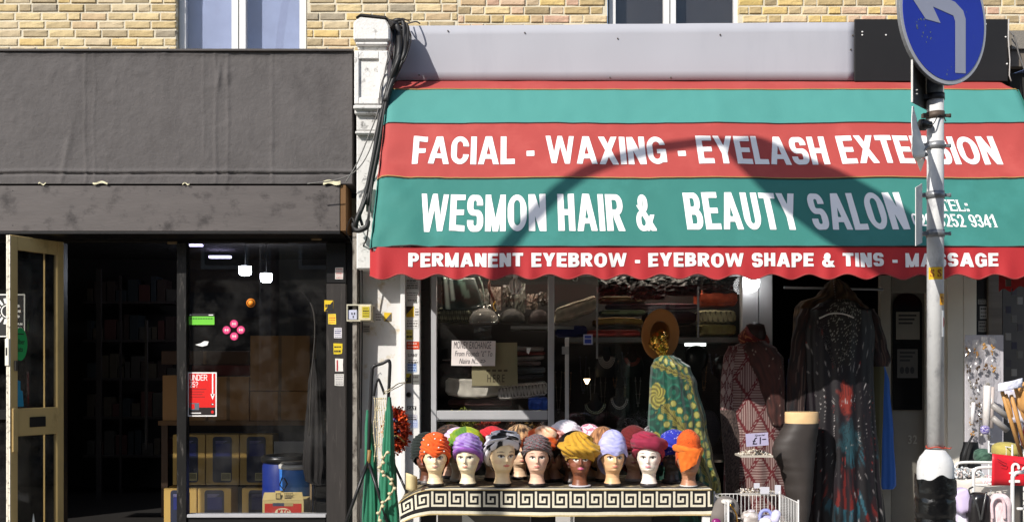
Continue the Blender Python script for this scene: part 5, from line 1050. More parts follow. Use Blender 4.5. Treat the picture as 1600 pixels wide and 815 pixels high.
# ------------------------------------------------------------------ mannequin heads
HP = [(0, .056, .056, .056), (.02, .050, .050, .052), (.06, .044, .043, .048), (.10, .045, .044, .052), (.122, .050, .058, .058), (.134, .055, .078, .064), (.15, .0615, .086, .074), (.175, .0685, .088, .086), (.205, .0735, .0895, .095), (.24, .076, .091, .1), (.275, .0745, .085, .099), (.305, .064, .068, .086), (.325, .047, .048, .065), (.338, .024, .024, .034), (.342, .002, .002, .002)]
def headpt(th, z):   # th = -pi/2 faces the viewer (-y)
    wx, fy, by = interp_l(HP, z); cs, sn = cos(th), sin(th); x = wx*cs; fr_ = max(0, -sn)
    y = (fy if sn < 0 else by)*sn; 
    if sn < 0:
        y = -fy*(abs(sn)**.9)
        g = lambda x0, z0, sx_, sz_: exp(-((x-x0)/sx_)**2-((z-z0)/sz_)**2)
        y -= .0175*exp(-(x/.0085)**2)*(0 if z > .232 or z < .176 else (sin(pi*(.5*min(1, (.232-z)/.045)))**1.4)*(1 if z > .186 else max(0, (z-.176)/.01)))
        y -= .006*exp(-(abs(x)/.017)**2)*exp(-((z-.186)/.010)**2)
        y += .0105*(g(.030, .214, .016, .011)+g(-.030, .214, .016, .011)); y -= .004*(g(.030, .214, .009, .006)+g(-.030, .214, .009, .006))
        y -= .0065*(exp(-(x/.018)**2)*exp(-((z-.1625)/.0065)**2)+exp(-(x/.020)**2)*exp(-((z-.1545)/.0055)**2))
        y -= .006*g(0, .137, .017, .012); y += .004*g(0, .1475, .02, .004); y -= .003*(g(.042, .187, .016, .014)+g(-.042, .187, .016, .014)); y -= .003*exp(-((z-.228)/.008)**2)*exp(-(x/.05)**2)
    if z > .172 and z < .222 and abs(sn) < .3: x *= 1+.10*exp(-((z-.197)/.022)**2)*(1-abs(sn)/.3)
    return Vector((x*.95, y, z*.60 if z < .122 else z-.0488))
def interp_l(rows, t):
    for a, b in zip(rows, rows[1:]):
        if t <= b[0]:
            k = (t-a[0])/(b[0]-a[0]); return tuple(lerp(x, y, k) for x, y in zip(a[1:], b[1:]))
    return rows[-1][1:]
def headcol(skin, lip, brow, x, y, z, blush):
    c = hexl(skin)
    if y > -.02: return c
    ax = abs(x)
    if (ax/.021)**2+((z-.160)/(.0085-.004*(ax/.021)))**2 < 1 and z > .150: return mix(c, lip, .85) if abs(z-.1587) > .0011 else mix(c, lip, .99)
    ex = (ax-.0305); ez = z-.2135-.05*ex
    if (ex/.0175)**2+(ez/.0078)**2 < 1:
        if ex*ex+ez*ez < .0064**2: return hexl('150e0a') if ex*ex+ez*ez < .0040**2 else hexl('3c2616')
        if ez > .0036-(ex/.0175)**2*.002: return hexl('1a1110')
        return hexl('d8d2c8')
    if (ex/.021)**2+(ez/.0105)**2 < 1 and ez > 0: return hexl('2a1a18')
    if (ex/.02)**2+((ez-.004)/.012)**2 < 1 and ez > 0: return mix(c, '8a6f78', .45)
    bz = .2365+.004-.12*(ax-.036)**2*100*.1-(.0 if ax < .045 else (ax-.045)*.35)
    if .014 < ax < .054 and abs(z-bz) < .0032*(1-((ax-.03)/.03)**2*.6): return mix(c, brow, .75)
    if blush and ((ax-.045)/.018)**2+((z-.182)/.014)**2 < 1: return mix(c, 'd08a7c', .22)
    return c
_heads = {}
def head_mesh(skin, lip, brow='3a241a', gloss=.4, blush=True):
    k = (skin, lip, gloss)
    if k in _heads: return _heads[k]
    nu, nv = 112, 104; m = MB()
    def pt(u, v):
        a = 2*pi*u; th = -pi/2+a-.55*sin(a); z = .342*(v**1.0); return th, z
    m.grid(lambda u, v: headpt(*pt(u, v)), nu, nv, cfn=lambda u, v: (lambda p: headcol(skin, lip, brow, p.x, p.y, pt(u, v)[1], blush))(headpt(*pt(u, v))), wrap=True)
    m.lathe(0, 0, [(.003, 0), (.056, .0)], 12)
    for i in range(len(m.f)-12-2, len(m.f)): m.c[i] = [hexl(skin)]*len(m.f[i])
    o = m.build('mannequin_head', pm('mannequin_paint_%d' % int(gloss*100), attr=True, rough=gloss, var=.03, vs=20), base=False); _heads[k] = o.data; bpy.data.objects.remove(o); return o and _heads[k]
def head(px, pyb, Y, skin, lip, lab, yaw=0, sc=1.09, base='211c1c', gloss=.4, bh=.026, br=.061, grp='mannequin heads on the table'):
    z0 = max(zt_+.006, Z_(pyb, Y)) if pyb else zt_+.006; x = X_(px, Y)
    t = thing('mannequin_head', (x, Y, z0), lab, 'mannequin head', grp)
    o = bpy.data.objects.new('bust', head_mesh(skin, lip, gloss=gloss)); C.objects.link(o); o.parent = t; o.location = (0, 0, bh-.002); o.rotation_euler = (0, 0, radians(yaw)); o.scale = (sc, sc, sc)
    MB().lathe(x, Y, [(br-.004, z0), (br, z0+.004), (br, z0+bh-.004), (br-.006, z0+bh)], 28).build('base_ring', cm(base, .4), t)
    return x, Y, z0+bh-.002-.0488*sc, radians(yaw), sc
def hat(hd, lab, cf, rimf=.262, rimb=.15, top=.40, rx=.088, ry=.105, bulge=0, bz=.3, folds=5, amp=.006, tw=1.0, vcut=0, tiltx=0, tilty=0, yoff=0.008, mt=None, cat='turban', xoff=0, side=0, nu=96, nv=44, fold_dir=1, name='turban', flat=2.0, noise_=.004, grp='hats and turbans on the mannequin heads'):
    hx_, hy_, hz_, yw, sc = hd; cy_, sy_ = cos(yw), sin(yw)
    def fn(u, v):
        a = 2*pi*u; th = -pi/2+a; f = .5+.5*cos(a)                 # f 1 at the front
        rim = lerp(rimb, rimf, f**.8)+side*sin(a)-vcut*exp(-(sin(a)/.45)**2)*(0 if cos(a) < 0 else 1)*-1
        z = lerp(rim, top, 1-(1-v)**flat*1 if flat != 2 else v*(2-v)) if False else lerp(rim, top, v)
        q = v; prof = max(0, 1-q**2.6)**.5
        bl = bulge*exp(-((z-bz)/.035)**2)
        base = lerp(.96, 1.0, min(1, v*6))
        r = prof*base; fo = 2.1*amp*(abs(sin(pi*folds*(v*tw+fold_dir*.3*sin(a)+.12*cos(a)))))**.6*min(1, v*8)*min(1, (1-v)*5)
        x = (rx*1.04+bl)*cos(th)*r+fo*cos(th); y = (ry+bl)*sin(th)*r+fo*sin(th)+yoff; dn = noise_*nz3(cos(th)*3, sin(th)*3, z*25+hx_*9)
        x += dn*cos(th)*prof; y += dn*sin(th)*prof; z2 = z+tiltx*x+tilty*y+(fo*.4 if v > .5 else 0); x += xoff*v
        x *= sc; y *= sc; z2 *= sc
        return Vector((hx_+x*cy_-y*sy_, hy_+x*sy_+y*cy_, hz_+z2))
    m = MB().grid(fn, nu, nv, cfn=lambda u, v: hexl(cf(u, v)), wrap=True)
    return m, fn
def puthat(hd, lab, cf, extra=None, mt=None, cat='turban', name='turban', **k):
    m, fn = hat(hd, lab, cf, **k); c_ = fn(0, .5)
    t = thing(name, (hd[0], hd[1], hd[2]+.25), lab, cat, 'hats and turbans on the mannequin heads'); m.build('cloth_body', mt or attr, t, solid=.0)
    if extra: extra(t, fn, hd)
    return t
def ring_roll(t, hd, z, rx, ry, r, col, tilt=0, yo=.006, n=40, seed=0, nm='rolled_brim', xo=0, twist=0, yt=0, sc=1, colf=None, gap=None, bump_=.18):
    hx_, hy_, hz_, yw, s_ = hd
    def fn(u, v):
        a = 2*pi*u; b = 2*pi*v; rr = r*(1+bump_*nz3(cos(a)*2, sin(a)*2, seed)+(.22*sin(b*2+twist*a) if twist else 0))
        R_ = (rx+rr*cos(b)); Q_ = (ry+rr*cos(b)); x = R_*cos(a); y = Q_*sin(a)+yo; zz = z+rr*sin(b)*1.0+tilt*x+yt*y
        x, y, zz = x*s_, y*s_, zz*s_
        return Vector((hx_+(x+xo)*cos(yw)-y*sin(yw), hy_+(x+xo)*sin(yw)+y*cos(yw), hz_+zz))
    return MB().grid(fn, n*2, 16, cfn=lambda u, v: hexl(colf(u, v)) if colf else tuple(c*(.9+.2*nz3(u*30, v*3, seed)) for c in hexl(col)), wrap=False).build(nm, attr, t)
def beads(t, fn, uvs, r, mt, nm='bead'):
    for u, v in uvs:
        p = fn(u, v); n_ = (p-fn(u, max(0, v-.0))-Vector((0, 0, 0))); MB().lathe(p.x, p.y-r*.3, [(r*.2, p.z-r), (r*.9, p.z-r*.4), (r, p.z), (r*.8, p.z+r*.5), (r*.2, p.z+r)], 10).build(nm, mt, t)
pearl = pm('pearl', 'e8e0d6', .2, spec=.7); 
def solidc(c, a=.1): return lambda u, v: tuple(q*(1+a*nz3(u*20, v*20)) for q in hexl(c))
YF = -1.27; PALE, CREAM, IVORY, TAN, BROWN = 'dcb489', 'ebdab8', 'efe2d4', 'b98a6c', '7a4a34'
# front row
h1_ = head(680, None, YF, 'ecd3ac', 'b07a70', 'pale head in the orange pearl turban, first in the front row', yaw=4)
puthat(h1_, 'bright orange turban with pearl studs on the first front head', solidc('e0581a', .15), rimf=.262, rimb=.09, top=.372, rx=.083, ry=.105, folds=6, amp=.008, tw=1.1, vcut=-.05, fold_dir=1.4, extra=lambda t, fn, hd: beads(t, fn, [(.98, .9), (.0, .72), (.04, .38), (.93, .45), (.10, .12), (.88, .1), (.85, .62), (.07, .62)], .006, pearl, 'pearl_stud'))
h2_ = head(731, None, YF, CREAM, 'c0786c', 'cream head in the purple tie dyed hat, second in the front row', yaw=-9)
def h2x(t, fn, hd): ring_roll(t, hd, .215, .082, .098, .014, '7a4a9c', yt=-.55, yo=.0, seed=3, colf=lambda u, v: mix('6a3f94', 'a060b4', .5+.8*nz3(u*20, v*2)))
puthat(h2_, 'purple and lilac tie dyed cloche hat on the second front head', lambda u, v: mix('7a50a0', 'a890c8', .55+1.1*nz3(u*14, v*5)), rimf=.272, rimb=.10, top=.368, rx=.087, ry=.108, folds=5, amp=.005, cat='hat', name='cloche_hat', extra=h2x)
h3_ = head(785, None, YF, 'ecd0a4', 'b8554c', 'cream bare browed head under the spotted black and white scarf hat', yaw=17, sc=1.15)
spot = lambda u, v: hexl('17171c') if nz3(u*9+4, v*3.2, 2) > .10 else hexl('dcd9de')
def h3x(t, fn, hd): ring_roll(t, hd, .235, .086, .102, .019, 'd8d6dc', yt=-.75, yo=.012, seed=9, colf=lambda u, v: '17171c' if nz3(u*11, v*1.2, 6) > .12 else 'dcd9de', bump_=.4)
puthat(h3_, 'floppy white hat with black spots on the third front head', spot, rimf=.318, rimb=.10, top=.368, rx=.092, ry=.112, folds=4, amp=.01, cat='hat', name='spotted_hat', noise_=.012, extra=h3x)
h4_ = head(839, None, YF, 'd9b098', 'b0645e', 'pinkish head in the grey and red marled band, fourth in the front row', yaw=0, gloss=.55)
puthat(h4_, 'grey marled head wrap flecked with red on the fourth front head', lambda u, v: ('8a2630' if nz3(u*60, v*24, 1) > .32 else mix('2a2628', '807a7c', .5+1.3*nz3(u*70, v*30))), rimf=.266, rimb=.12, top=.358, rx=.086, ry=.106, folds=5, amp=.006, side=-.004, cat='head wrap', name='head_wrap')
h5_ = head(906, None, YF, BROWN, 'c25a80', 'brown head almost hidden under the mustard beret turban', base='b9b7bd', bh=.012, br=.078)
def h5x(t, fn, hd): ring_roll(t, hd, .232, .074, .09, .012, 'b9922c', yt=.0, seed=2); MB().tube(curve([fn(.25, .75), fn(.12, .82), fn(0, .62), fn(.88, .4)]), .007).build('pleat', cm('a37c20'), t)
puthat(h5_, 'big mustard yellow beret shaped turban on the brown front head', solidc('b98c24', .12), rimf=.228, rimb=.15, top=.388, rx=.082, ry=.095, bulge=.048, bz=.282, folds=4, amp=.010, fold_dir=2, tiltx=-.10, noise_=.008, extra=h5x)
h6_ = head(957, None, YF, 'd8ac80', 'b8685c', 'tan faced head in the plain lavender turban', yaw=6)
puthat(h6_, 'smooth lavender blue turban with crossed front', lambda u, v: mix('8d8fd0', 'c0bee0', .5+.6*nz3(u*10, v*14)), rimf=.262, rimb=.08, top=.388, rx=.089, ry=.112, folds=4, amp=.0022, vcut=-.035, fold_dir=1.6)
h7_ = head(1014, None, YF, IVORY, 'c06a78', 'white faced head in the wine red padded turban', yaw=-12, base='3a3436')
def h7x(t, fn, hd):
    ring_roll(t, hd, .292, .078, .092, .038, '8a1c38', yt=-.18, tilt=-.05, yo=.01, seed=4, twist=2, bump_=.25, colf=lambda u, v: mix('6c1028', 'a02848', .5+.7*nz3(u*12, v*2)))
puthat(h7_, 'wine red padded halo turban on the white faced head', solidc('93203c', .1), rimf=.27, rimb=.12, top=.378, rx=.083, ry=.1, folds=3, amp=.01, xoff=-.03, extra=h7x)
h8_ = head(1076, None, YF, 'a8785c', '9a5a4c', 'tan head veiled by the sequinned orange turban, last in the front row', base='cbc7c2', bh=.014, br=.062)
def h8x(t, fn, hd):
    ring_roll(t, hd, .272, .072, .088, .024, 'e0741c', yt=.05, tilt=-.12, seed=6, twist=3, bump_=.3); hx_, hy_, hz_, yw, s_ = hd
    MB().grid(lambda u, v: Vector((hx_+1.12*(lerp(-.085, .06, u)*(1-.35*v)-.01*v), hy_-.114-.012*sin(pi*u)+.01*nz3(u*5, v*5), hz_+1.14*(lerp(.262, .18, v)+.03*(u-.5)*(1-v)-(.05*(1-u)*v)))), 14, 8, cfn=lambda u, v: tuple(c*(1+.2*nz3(u*9, v*9)) for c in hexl('e06a1c'))).build('front_wrap', attr, t)
    m = MB(); rnd = random.Random(2)
    for k in range(220):
        u, v = rnd.random()*.6-.3, rnd.uniform(.25, .97); p = fn(u % 1, v); s_ = .0022; m.add([p+Vector(d)*s_*1.3 for d in ((1, 0, 0), (0, 0, 1), (-1, 0, 0), (0, 0, -1), (0, -1.4, 0))], [(0, 1, 4), (1, 2, 4), (2, 3, 4), (3, 0, 4)])
    tag(m.build('sequins', pm('gold_sequin', 'f0c890', .12, metal=.9), t), kind='stuff')
puthat(h8_, 'bright orange sequinned turban with knotted band, last in the front row', solidc('cf5210', .25), rimf=.25, rimb=.12, top=.40, rx=.078, ry=.093, bulge=.010, bz=.35, folds=6, amp=.0006, extra=h8x)
# back row
b1 = head(668, None, -1.12, '5e3826', '6a3a34', 'dark brown head behind the orange pearl turban', yaw=-16, base='5a5654', br=.07)
puthat(b1, 'black green ribbed turban leaning behind the orange one', solidc('101c18', .2), rimf=.2, rimb=.14, top=.36, rx=.09, ry=.12, folds=9, amp=.007, tiltx=.25, tilty=-.2, xoff=-.02, fold_dir=.5)
b2 = head(716, None, -.95, 'd9cdb8', 'b07060', 'whitish head hidden between the orange and purple hats', base='d0ccc4')
puthat(b2, 'pale lilac and pink turban behind the lime green one', lambda u, v: mix('b898b8', 'dccadc', .5+nz3(u*12, v*9)), rimf=.25, rimb=.15, top=.385, rx=.09, ry=.105, folds=4, amp=.009)
b3 = head(728, None, -1.06, 'd3a986', 'a05a50', 'head behind the purple cloche hat', yaw=8)
puthat(b3, 'lime green and yellow turban rising behind the purple hat', lambda u, v: mix('4f7a24', 'b8bc24', (.5+1.0*nz3(u*7, v*4, 3)+.5*(1 if (u % 1) < .5 else -1)*.9)), rimf=.24, rimb=.1, top=.395, rx=.108, ry=.12, folds=7, amp=.010, fold_dir=2.2)
b4 = head(769, None, -.9, 'dcc2a4', 'a05a50', 'head behind the purple hat and the spotted hat')
puthat(b4, 'small crimson turban peeping left of the spotted hat', solidc('b81c28', .2), rimf=.25, rimb=.15, top=.39, rx=.085, ry=.1, folds=5, amp=.010)
b5 = head(849, None, -1.02, '7a5a44', '8a4a44', 'brown head right behind the marled grey wrap', yaw=10)
puthat(b5, 'orange and peach turban behind the marled grey wrap', lambda u, v: (mix('e8a070', 'f0d4b8', .5+nz3(u*8, v*6)) if (u < .12 or u > .86) and v > .5 else mix('c83c10', 'e8762c', .5+.8*nz3(u*8, v*4, 1))), rimf=.25, rimb=.09, top=.40, rx=.098, ry=.108, folds=3, amp=.012, fold_dir=2)
b6 = head(884, None, -.85, 'e2cdb6', 'b06a60', 'pale head behind and left of the mustard beret', base='8a8680')
puthat(b6, 'tall white and blush pink turban, highest of the back row', lambda u, v: mix('dcb0a4', 'e6e0e6', .1+1.3*v+.4*nz3(u*14, v*10)), rimf=.25, rimb=.1, top=.43, rx=.118, ry=.118, folds=7, amp=.007)
b7 = head(893, None, -1.10, '4a3024', '5a3030', 'very dark head tucked behind the mustard beret', yaw=-12)
puthat(b7, 'glossy black wig like cap behind the mustard beret', solidc('0e0b0a', .2), rimf=.26, rimb=.05, top=.37, rx=.108, ry=.115, folds=14, amp=.003, tiltx=.2, cat='wig', name='black_wig', mt=attrg)
b8 = head(925, None, -.82, 'ddb890', 'a85a50', 'tan head behind the lavender turban', base='b8a488')
puthat(b8, 'pink and white patterned turban with small tassel', lambda u, v: ('e2d6e2' if nz3(u*20, v*9, 5) > .05 else 'c87a8c'), rimf=.25, rimb=.12, top=.40, rx=.09, ry=.1, folds=5, amp=.010, xoff=-.02)
b9 = head(943, None, -.98, 'c89a78', 'a05a50', 'head seen in slices behind the lavender turban', yaw=10)
puthat(b9, 'ginger and black short wig behind the lavender turban', lambda u, v: ('16100e' if (u > .08 and u < .6) else mix('5a3420', 'b88458', .5+1.2*nz3(u*60, v*4))), rimf=.26, rimb=.08, top=.392, rx=.1, ry=.108, folds=16, amp=.004, cat='wig', name='ginger_wig')
b10 = head(990, None, -.98, 'c9a48a', 'a05a50', 'head behind the wine red turban', yaw=-5, base='8c8884')
def b10x(t, fn, hd):
    ring_roll(t, hd, .36, .05, .06, .012, '8d8a90', yt=.1, seed=3, nm='grey_trim'); m = MB(); rnd = random.Random(5)
    for k in range(160):
        u, v = rnd.random()*.7-.35, rnd.uniform(.1, .9); p = fn(u % 1, v); s_ = .0026; m.add([p+Vector(d)*s_ for d in ((1, 0, 0), (0, 0, 1), (-1, 0, 0), (0, 0, -1), (0, -1.5, 0))], [(0, 1, 4), (1, 2, 4), (2, 3, 4), (3, 0, 4)])
    tag(m.build('sequins', pm('red_sequin', 'f06a5a', .12, metal=.7), t), kind='stuff')
puthat(b10, 'dark red glitter turban with grey top behind the wine red one', solidc('5c0c10', .3), rimf=.24, rimb=.06, top=.40, rx=.105, ry=.112, folds=8, amp=.006, extra=b10x)
b11 = head(1050, None, -1.08, '4b4746', '403838', 'charcoal grey head between the wine and the last orange turban', yaw=-14, base='2a2828', br=.075)
puthat(b11, 'royal blue turban with tiny stars behind the last orange one', lambda u, v: ('c8ccf0' if nz3(u*90, v*40) > .52 else '1f2a9c'), rimf=.22, rimb=.12, top=.378, rx=.092, ry=.11, folds=4, amp=.007, tiltx=.15)
b12 = head(704, None, -.78, 'c8a088', 'a05a50', 'tan head far back between the ribbed and the lilac turbans', yaw=-20)
puthat(b12, 'dark brown curly wig far back behind the lilac turban', lambda u, v: mix('150e0c', '5a3c2c', .3+1.2*nz3(u*30, v*14)), rimf=.25, rimb=.05, top=.395, rx=.105, ry=.11, folds=11, amp=.006, cat='wig', name='brown_wig', noise_=.02)
b13 = head(812, None, -.84, 'd8b898', 'a05a50', 'pale head far back between the spotted hat and the marled wrap', yaw=12)
puthat(b13, 'coffee and cream streaked wig between the spotted hat and the marled wrap', lambda u, v: mix('2c1c14', 'c09a70', .4+1.3*nz3(u*44, v*5, 3)), rimf=.26, rimb=.04, top=.40, rx=.105, ry=.11, folds=9, amp=.006, cat='wig', name='streaked_wig', noise_=.02)
b14 = head(1024, None, -.76, '6a5048', '5a3030', 'dark head far back right of the glitter turban', yaw=6)
puthat(b14, 'silver grey shaggy wig far back right of the glitter turban', lambda u, v: mix('2a282a', '9a9698', .4+1.4*nz3(u*40, v*8, 1)), rimf=.25, rimb=.06, top=.40, rx=.10, ry=.108, folds=12, amp=.006, cat='wig', name='grey_wig', noise_=.02)
b15 = head(866, None, -.97, 'b88a70', '904a44', 'brownish head squeezed between the marled wrap and the beret', yaw=-8)
puthat(b15, 'coral pink soft turban squeezed between peach and white ones', lambda u, v: mix('c86a5c', 'eab0a4', .5+.9*nz3(u*9, v*7)), rimf=.25, rimb=.12, top=.37, rx=.088, ry=.1, folds=4, amp=.008)
for (a, b_, r, col, hi, lab) in ((826, 683, 30, '1c1512', 'b08a4c', 'curly black wig with golden tips behind the glass'), (752, 672, 9, '8a1f14', 'd04a2c', 'red feather bloom in the lower window'), (719, 664, 24, '7a8420', 'c8c84a', 'yellow green wispy hair piece in the lower window'), (681, 672, 22, '2a211d', '6a5040', 'dark curly hair piece in the corner of the lower window'), (769, 661, 10, '9a2018', 'e06048', 'taller red feather in the lower window'), (800, 676, 14, '3b2a22', '8f5a3c', 'brown tufted hair piece beside the curly wig'), (1000, 668, 24, '2a2422', '8c8890', 'grey black fluffy hair piece behind the dark red turban')):
    rnd = random.Random(int(a)); m = MB(); c_ = P(a, b_, .18); rr = r/S(.18)
    for k in range(150 if r > 20 else 60):
        d = Vector((rnd.gauss(0, 1), rnd.gauss(0, .6), rnd.gauss(0, .8) if r > 25 else abs(rnd.gauss(0, .9)))).normalized(); q = c_+d*rr*rnd.uniform(.3, 1)
        n_ = 7; cr = rnd.uniform(.008, .018); ax_ = rnd.uniform(0, 6); col_ = hexl(hi if rnd.random() < .3 else col)
        pts = [q+Vector((cr*cos(ax_+i*.9)+d.x*i*.005, cr*sin(ax_+i*.9)*.5, cr*sin(ax_+i*.9)+d.z*i*.006)) for i in range(n_)]
        st_ = len(m.f); m.tube(pts, .0018 if r < 25 else .0024, 4, caps=False)
        for fi in range(st_, len(m.f)): m.c[fi] = [col_]*4
    tag(m.build('hair_piece', attrg, label=lab, cat='wig', group='hair pieces in the lower window'))
# ------------------------------------------------------------------ gold headed mannequin in the green cloak
YC = -.78
t = thing('shop_mannequin', P(1045, 815, YC), 'gold headed mannequin standing behind the right end of the table', 'mannequin')
gold = pm('polished_gold', 'c9973f', .16, metal=1, var=.1, vs=20)
c_ = P(1035, 548, YC)
def ghead(u, v):
    th = 2*pi*u; rows = [(0, .052, 0), (.12, .042, 0), (.3, .04, .0), (.42, .05, -.01), (.5, .075, -.02), (.62, .082, -.025), (.8, .072, -.02), (.93, .045, -.008), (1, .003, 0)]
    r, o_ = interp_l(rows, v); fc = .012*abs(sin(3.5*th+v*9))*(1 if v > .3 else .4); sn = sin(th)
    x = (r-fc)*cos(th)*.95; y = (r-fc)*sn*1.15-(.028*exp(-((v-.6)/.07)**2)*exp(-(cos(th)/.25)**2) if sn < 0 else 0)
    return Vector((c_.x+x+o_*1.2, c_.y+y, c_.z-.12+v*.285))
MB().grid(ghead, 30, 26, wrap=True, smooth=False).build('gold_head', gold, t)
MB().lathe(P(1050, 0, YC).x, YC, [(.02, 0), (.02, 1.0)], 12).build('stand_pole', galv, t); MB().lathe(P(1050, 0, YC).x, YC, [(.18, 0), (.18, .012), (.02, .03)], 24).build('foot_plate', galv, t)
garment('torso', t, [(562, 1026, 1062), (580, 1022, 1078), (640, 1025, 1082), (760, 1030, 1095)], YC+.01, .1, mt=cm('2a2320'), nf=3, amp=0, nu=24, nv=12)
hatm = pm('tan_felt', '94602c', .7, var=.1, vs=6)
t = thing('brimmed_hat', P(1031, 560, YC), 'tan brimmed felt hat tipped back on the gold head', 'hat'); hc = P(1031, 522, YC+.09); HM = Matrix.Translation(hc) @ Matrix.Rotation(radians(98), 4, 'X') @ Matrix.Rotation(radians(8), 4, 'Y')
MB().lathe(0, 0, [(.075, .0), (.10, -.004), (.125, .0), (.143, .012), (.147, .014), (.143, .018), (.12, .008), (.078, .01)], 44, M=HM, sy=1.32, caps=False).build('brim', hatm, t)
MB().lathe(0, 0, [(.079, .005), (.078, -.05), (.07, -.1), (.045, -.115), (.002, -.118)], 36, M=HM, sy=1.2, caps=False).build('crown', hatm, t)
MB().lathe(0, 0, [(.0805, -.002), (.0802, -.022), (.0806, -.022), (.0809, -.002)], 36, M=HM, sy=1.2, caps=False).build('hat_band', cm('4a2a16'), t)
def cloak(x, tt, u):
    if sin(2*pi*u) > .25: return '0d5b44'
    py = 560+tt*255; px = lerp(1016-0*tt, 1085+48*tt, (x+1)/2)
    base = mix('042019', '0b4c39', .45+.9*nz3(px*.09, py*.07, 2))
    sw = sin(.8*sqrt(((px+6*sin(py*.06)) % 24-12)**2+(py % 27-13)**2)); base = mix(base, '176b52', .45) if sw > .55 else base
    def coin(cx_, cy_, r): 
        e_ = sqrt((px-cx_)**2+(py-cy_)**2)
        return None if e_ > r else ('8f8c48' if e_ < r-1.1 else '57541f')
    def band(x0, y0, x1, y1, w_, left=True, right=True):
        L_ = sqrt((x1-x0)**2+(y1-y0)**2); s_ = ((px-x0)*(x1-x0)+(py-y0)*(y1-y0))/L_; d = ((px-x0)*(y1-y0)-(py-y0)*(x1-x0))/L_
        if s_ < -3 or s_ > L_+3: return None
        if abs(d) < w_*(.75+.25*sin(s_*.55)): return mix('4a4514', '827a36', .45+.6*sin(s_*.9+2.6*abs(d))) if abs(d) > .8 else '3a3610'
        if (d > 0 and right) or (d < 0 and left):
            q = (s_ % 12.5)-6.2; e_ = abs(d)-w_-4.6
            if q*q+e_*e_ < 22: return '8f8c48' if q*q+e_*e_ < 13 else '57541f'
    for b_ in ((1035, 626, 1081, 673, 8, True, True), (1081, 673, 1109, 745, 7, True, True), (1109, 745, 1124, 815, 7, True, True), (1018, 571, 1077, 590, 5, False, True), (1078, 592, 1099, 656, 4.5, True, False), (1099, 656, 1122, 742, 4, True, False), (1104, 600, 1127, 740, 2.5, True, False), (1127, 740, 1140, 815, 2.5, True, False), (1046, 560, 1074, 578, 3.5, False, False)):
        r = band(*b_)
        if r: return r
    for (fx_, fy_) in ((1024, 612), (1024, 676), (1028, 740)):
        e_ = sqrt((px-fx_)**2+((py-fy_)*.8)**2); a_ = atan2(py-fy_, px-fx_)
        if e_ < 10+4*abs(sin(a_*3)): return mix('4a4514', '8a8238', .5+.6*sin(e_*1.3+a_*6))
    return base
t = thing('green_cloak', P(1070, 815, YC), 'green sari cloak with gold coin borders draped on the mannequin', 'cloak')
garment('cloth_drape', t, [(555, 1030, 1052), (562, 1022, 1064), (574, 1017, 1078), (600, 1015, 1088), (660, 1013, 1102), (710, 1013, 1112), (760, 1014, 1124), (815, 1016, 1136), (860, 1016, 1142)], YC, .17, cfn=cloak, nf=9, amp=.13, nu=300, nv=230, ph=1.3, mt=pm('sari_cloth', attr=True, rough=.5, var=.08, vs=14, sheen=.3))
# ------------------------------------------------------------------ robed mannequin with the red cap
YR = -.28
t = thing('shop_mannequin', P(1180, 815, YR), 'robed shop mannequin under the lit bulb at the aluminium post', 'mannequin')
MB().lathe(X_(1180, YR), YR, [(.02, 0), (.02, 1.5)], 12).build('stand_pole', galv, t); MB().lathe(X_(1180, YR), YR, [(.05, Z_(560, YR)), (.045, Z_(545, YR)), (.07, Z_(538, YR)), (.085, Z_(520, YR)), (.07, Z_(507, YR)), (.01, Z_(503, YR))], 24).build('blank_head', cm('2a1512', .5), t)
capm_ = lambda u, v: ('7a1a12' if v > .55 else ('a8603c' if abs(sin(u*44+2*sin(v*18)))*abs(cos(v*13+sin(u*30))) > .62 else '5e120c'))
CMx = Matrix.Translation(P(1180, 528, YR-.02)) @ Vector((.42, -.60, .68)).to_track_quat('Z', 'Y').to_matrix().to_4x4()
def capf(u, v):
    a = 2*pi*u; rows = [(0, .118, -.065), (.1, .12, -.062), (.5, .114, .025), (.56, .111, .036), (.62, .098, .040), (.85, .04, .036), (1, .001, .035)]; r, z = interp_l(rows, v)
    return CMx @ Vector((r*cos(a), r*sin(a), z))
MB().grid(capf, 130, 60, cfn=lambda u, v: hexl(capm_(u, v)), wrap=True).build('kufi_cap', attr, label='dark red patterned kufi cap on the robed mannequin', cat='cap')
def robe(x, tt, u):
    px = lerp(1126, 1228, (x+1)/2); py = 530+tt*285
    a = (px*.5+py*.36)/19; b_ = (px*.5-py*.36)/19; fa, fb_ = a % 1, b_ % 1
    if abs(fa-.5) > .42 or abs(fb_-.5) > .43: return '86706c' if sin(py*1.6+px) > .2 and min(abs(fa-.5), 1) > .47 else '551419'
    k = int(floor(a)+floor(b_)) % 2; s_ = sin((py if k else px)*1.75)
    return mix('4a1216', '94807a', .5+.9*s_)
t = thing('patterned_robe', P(1176, 815, YR), 'dark red robe printed with pale striped diamonds', 'robe')
garment('robe_body', t, [(532, 1160, 1196), (545, 1140, 1214), (560, 1131, 1224), (600, 1130, 1226), (650, 1132, 1226), (815, 1130, 1232), (850, 1130, 1232)], YR, .15, cfn=robe, nf=6, amp=.07, nu=220, nv=210, ph=.4)
garment('sleeve', t, [(540, 1138, 1158), (560, 1130, 1156), (600, 1126, 1150), (640, 1125, 1146), (652, 1128, 1144)], YR-.06, .06, cfn=robe, nf=4, amp=.1, nu=60, nv=80)
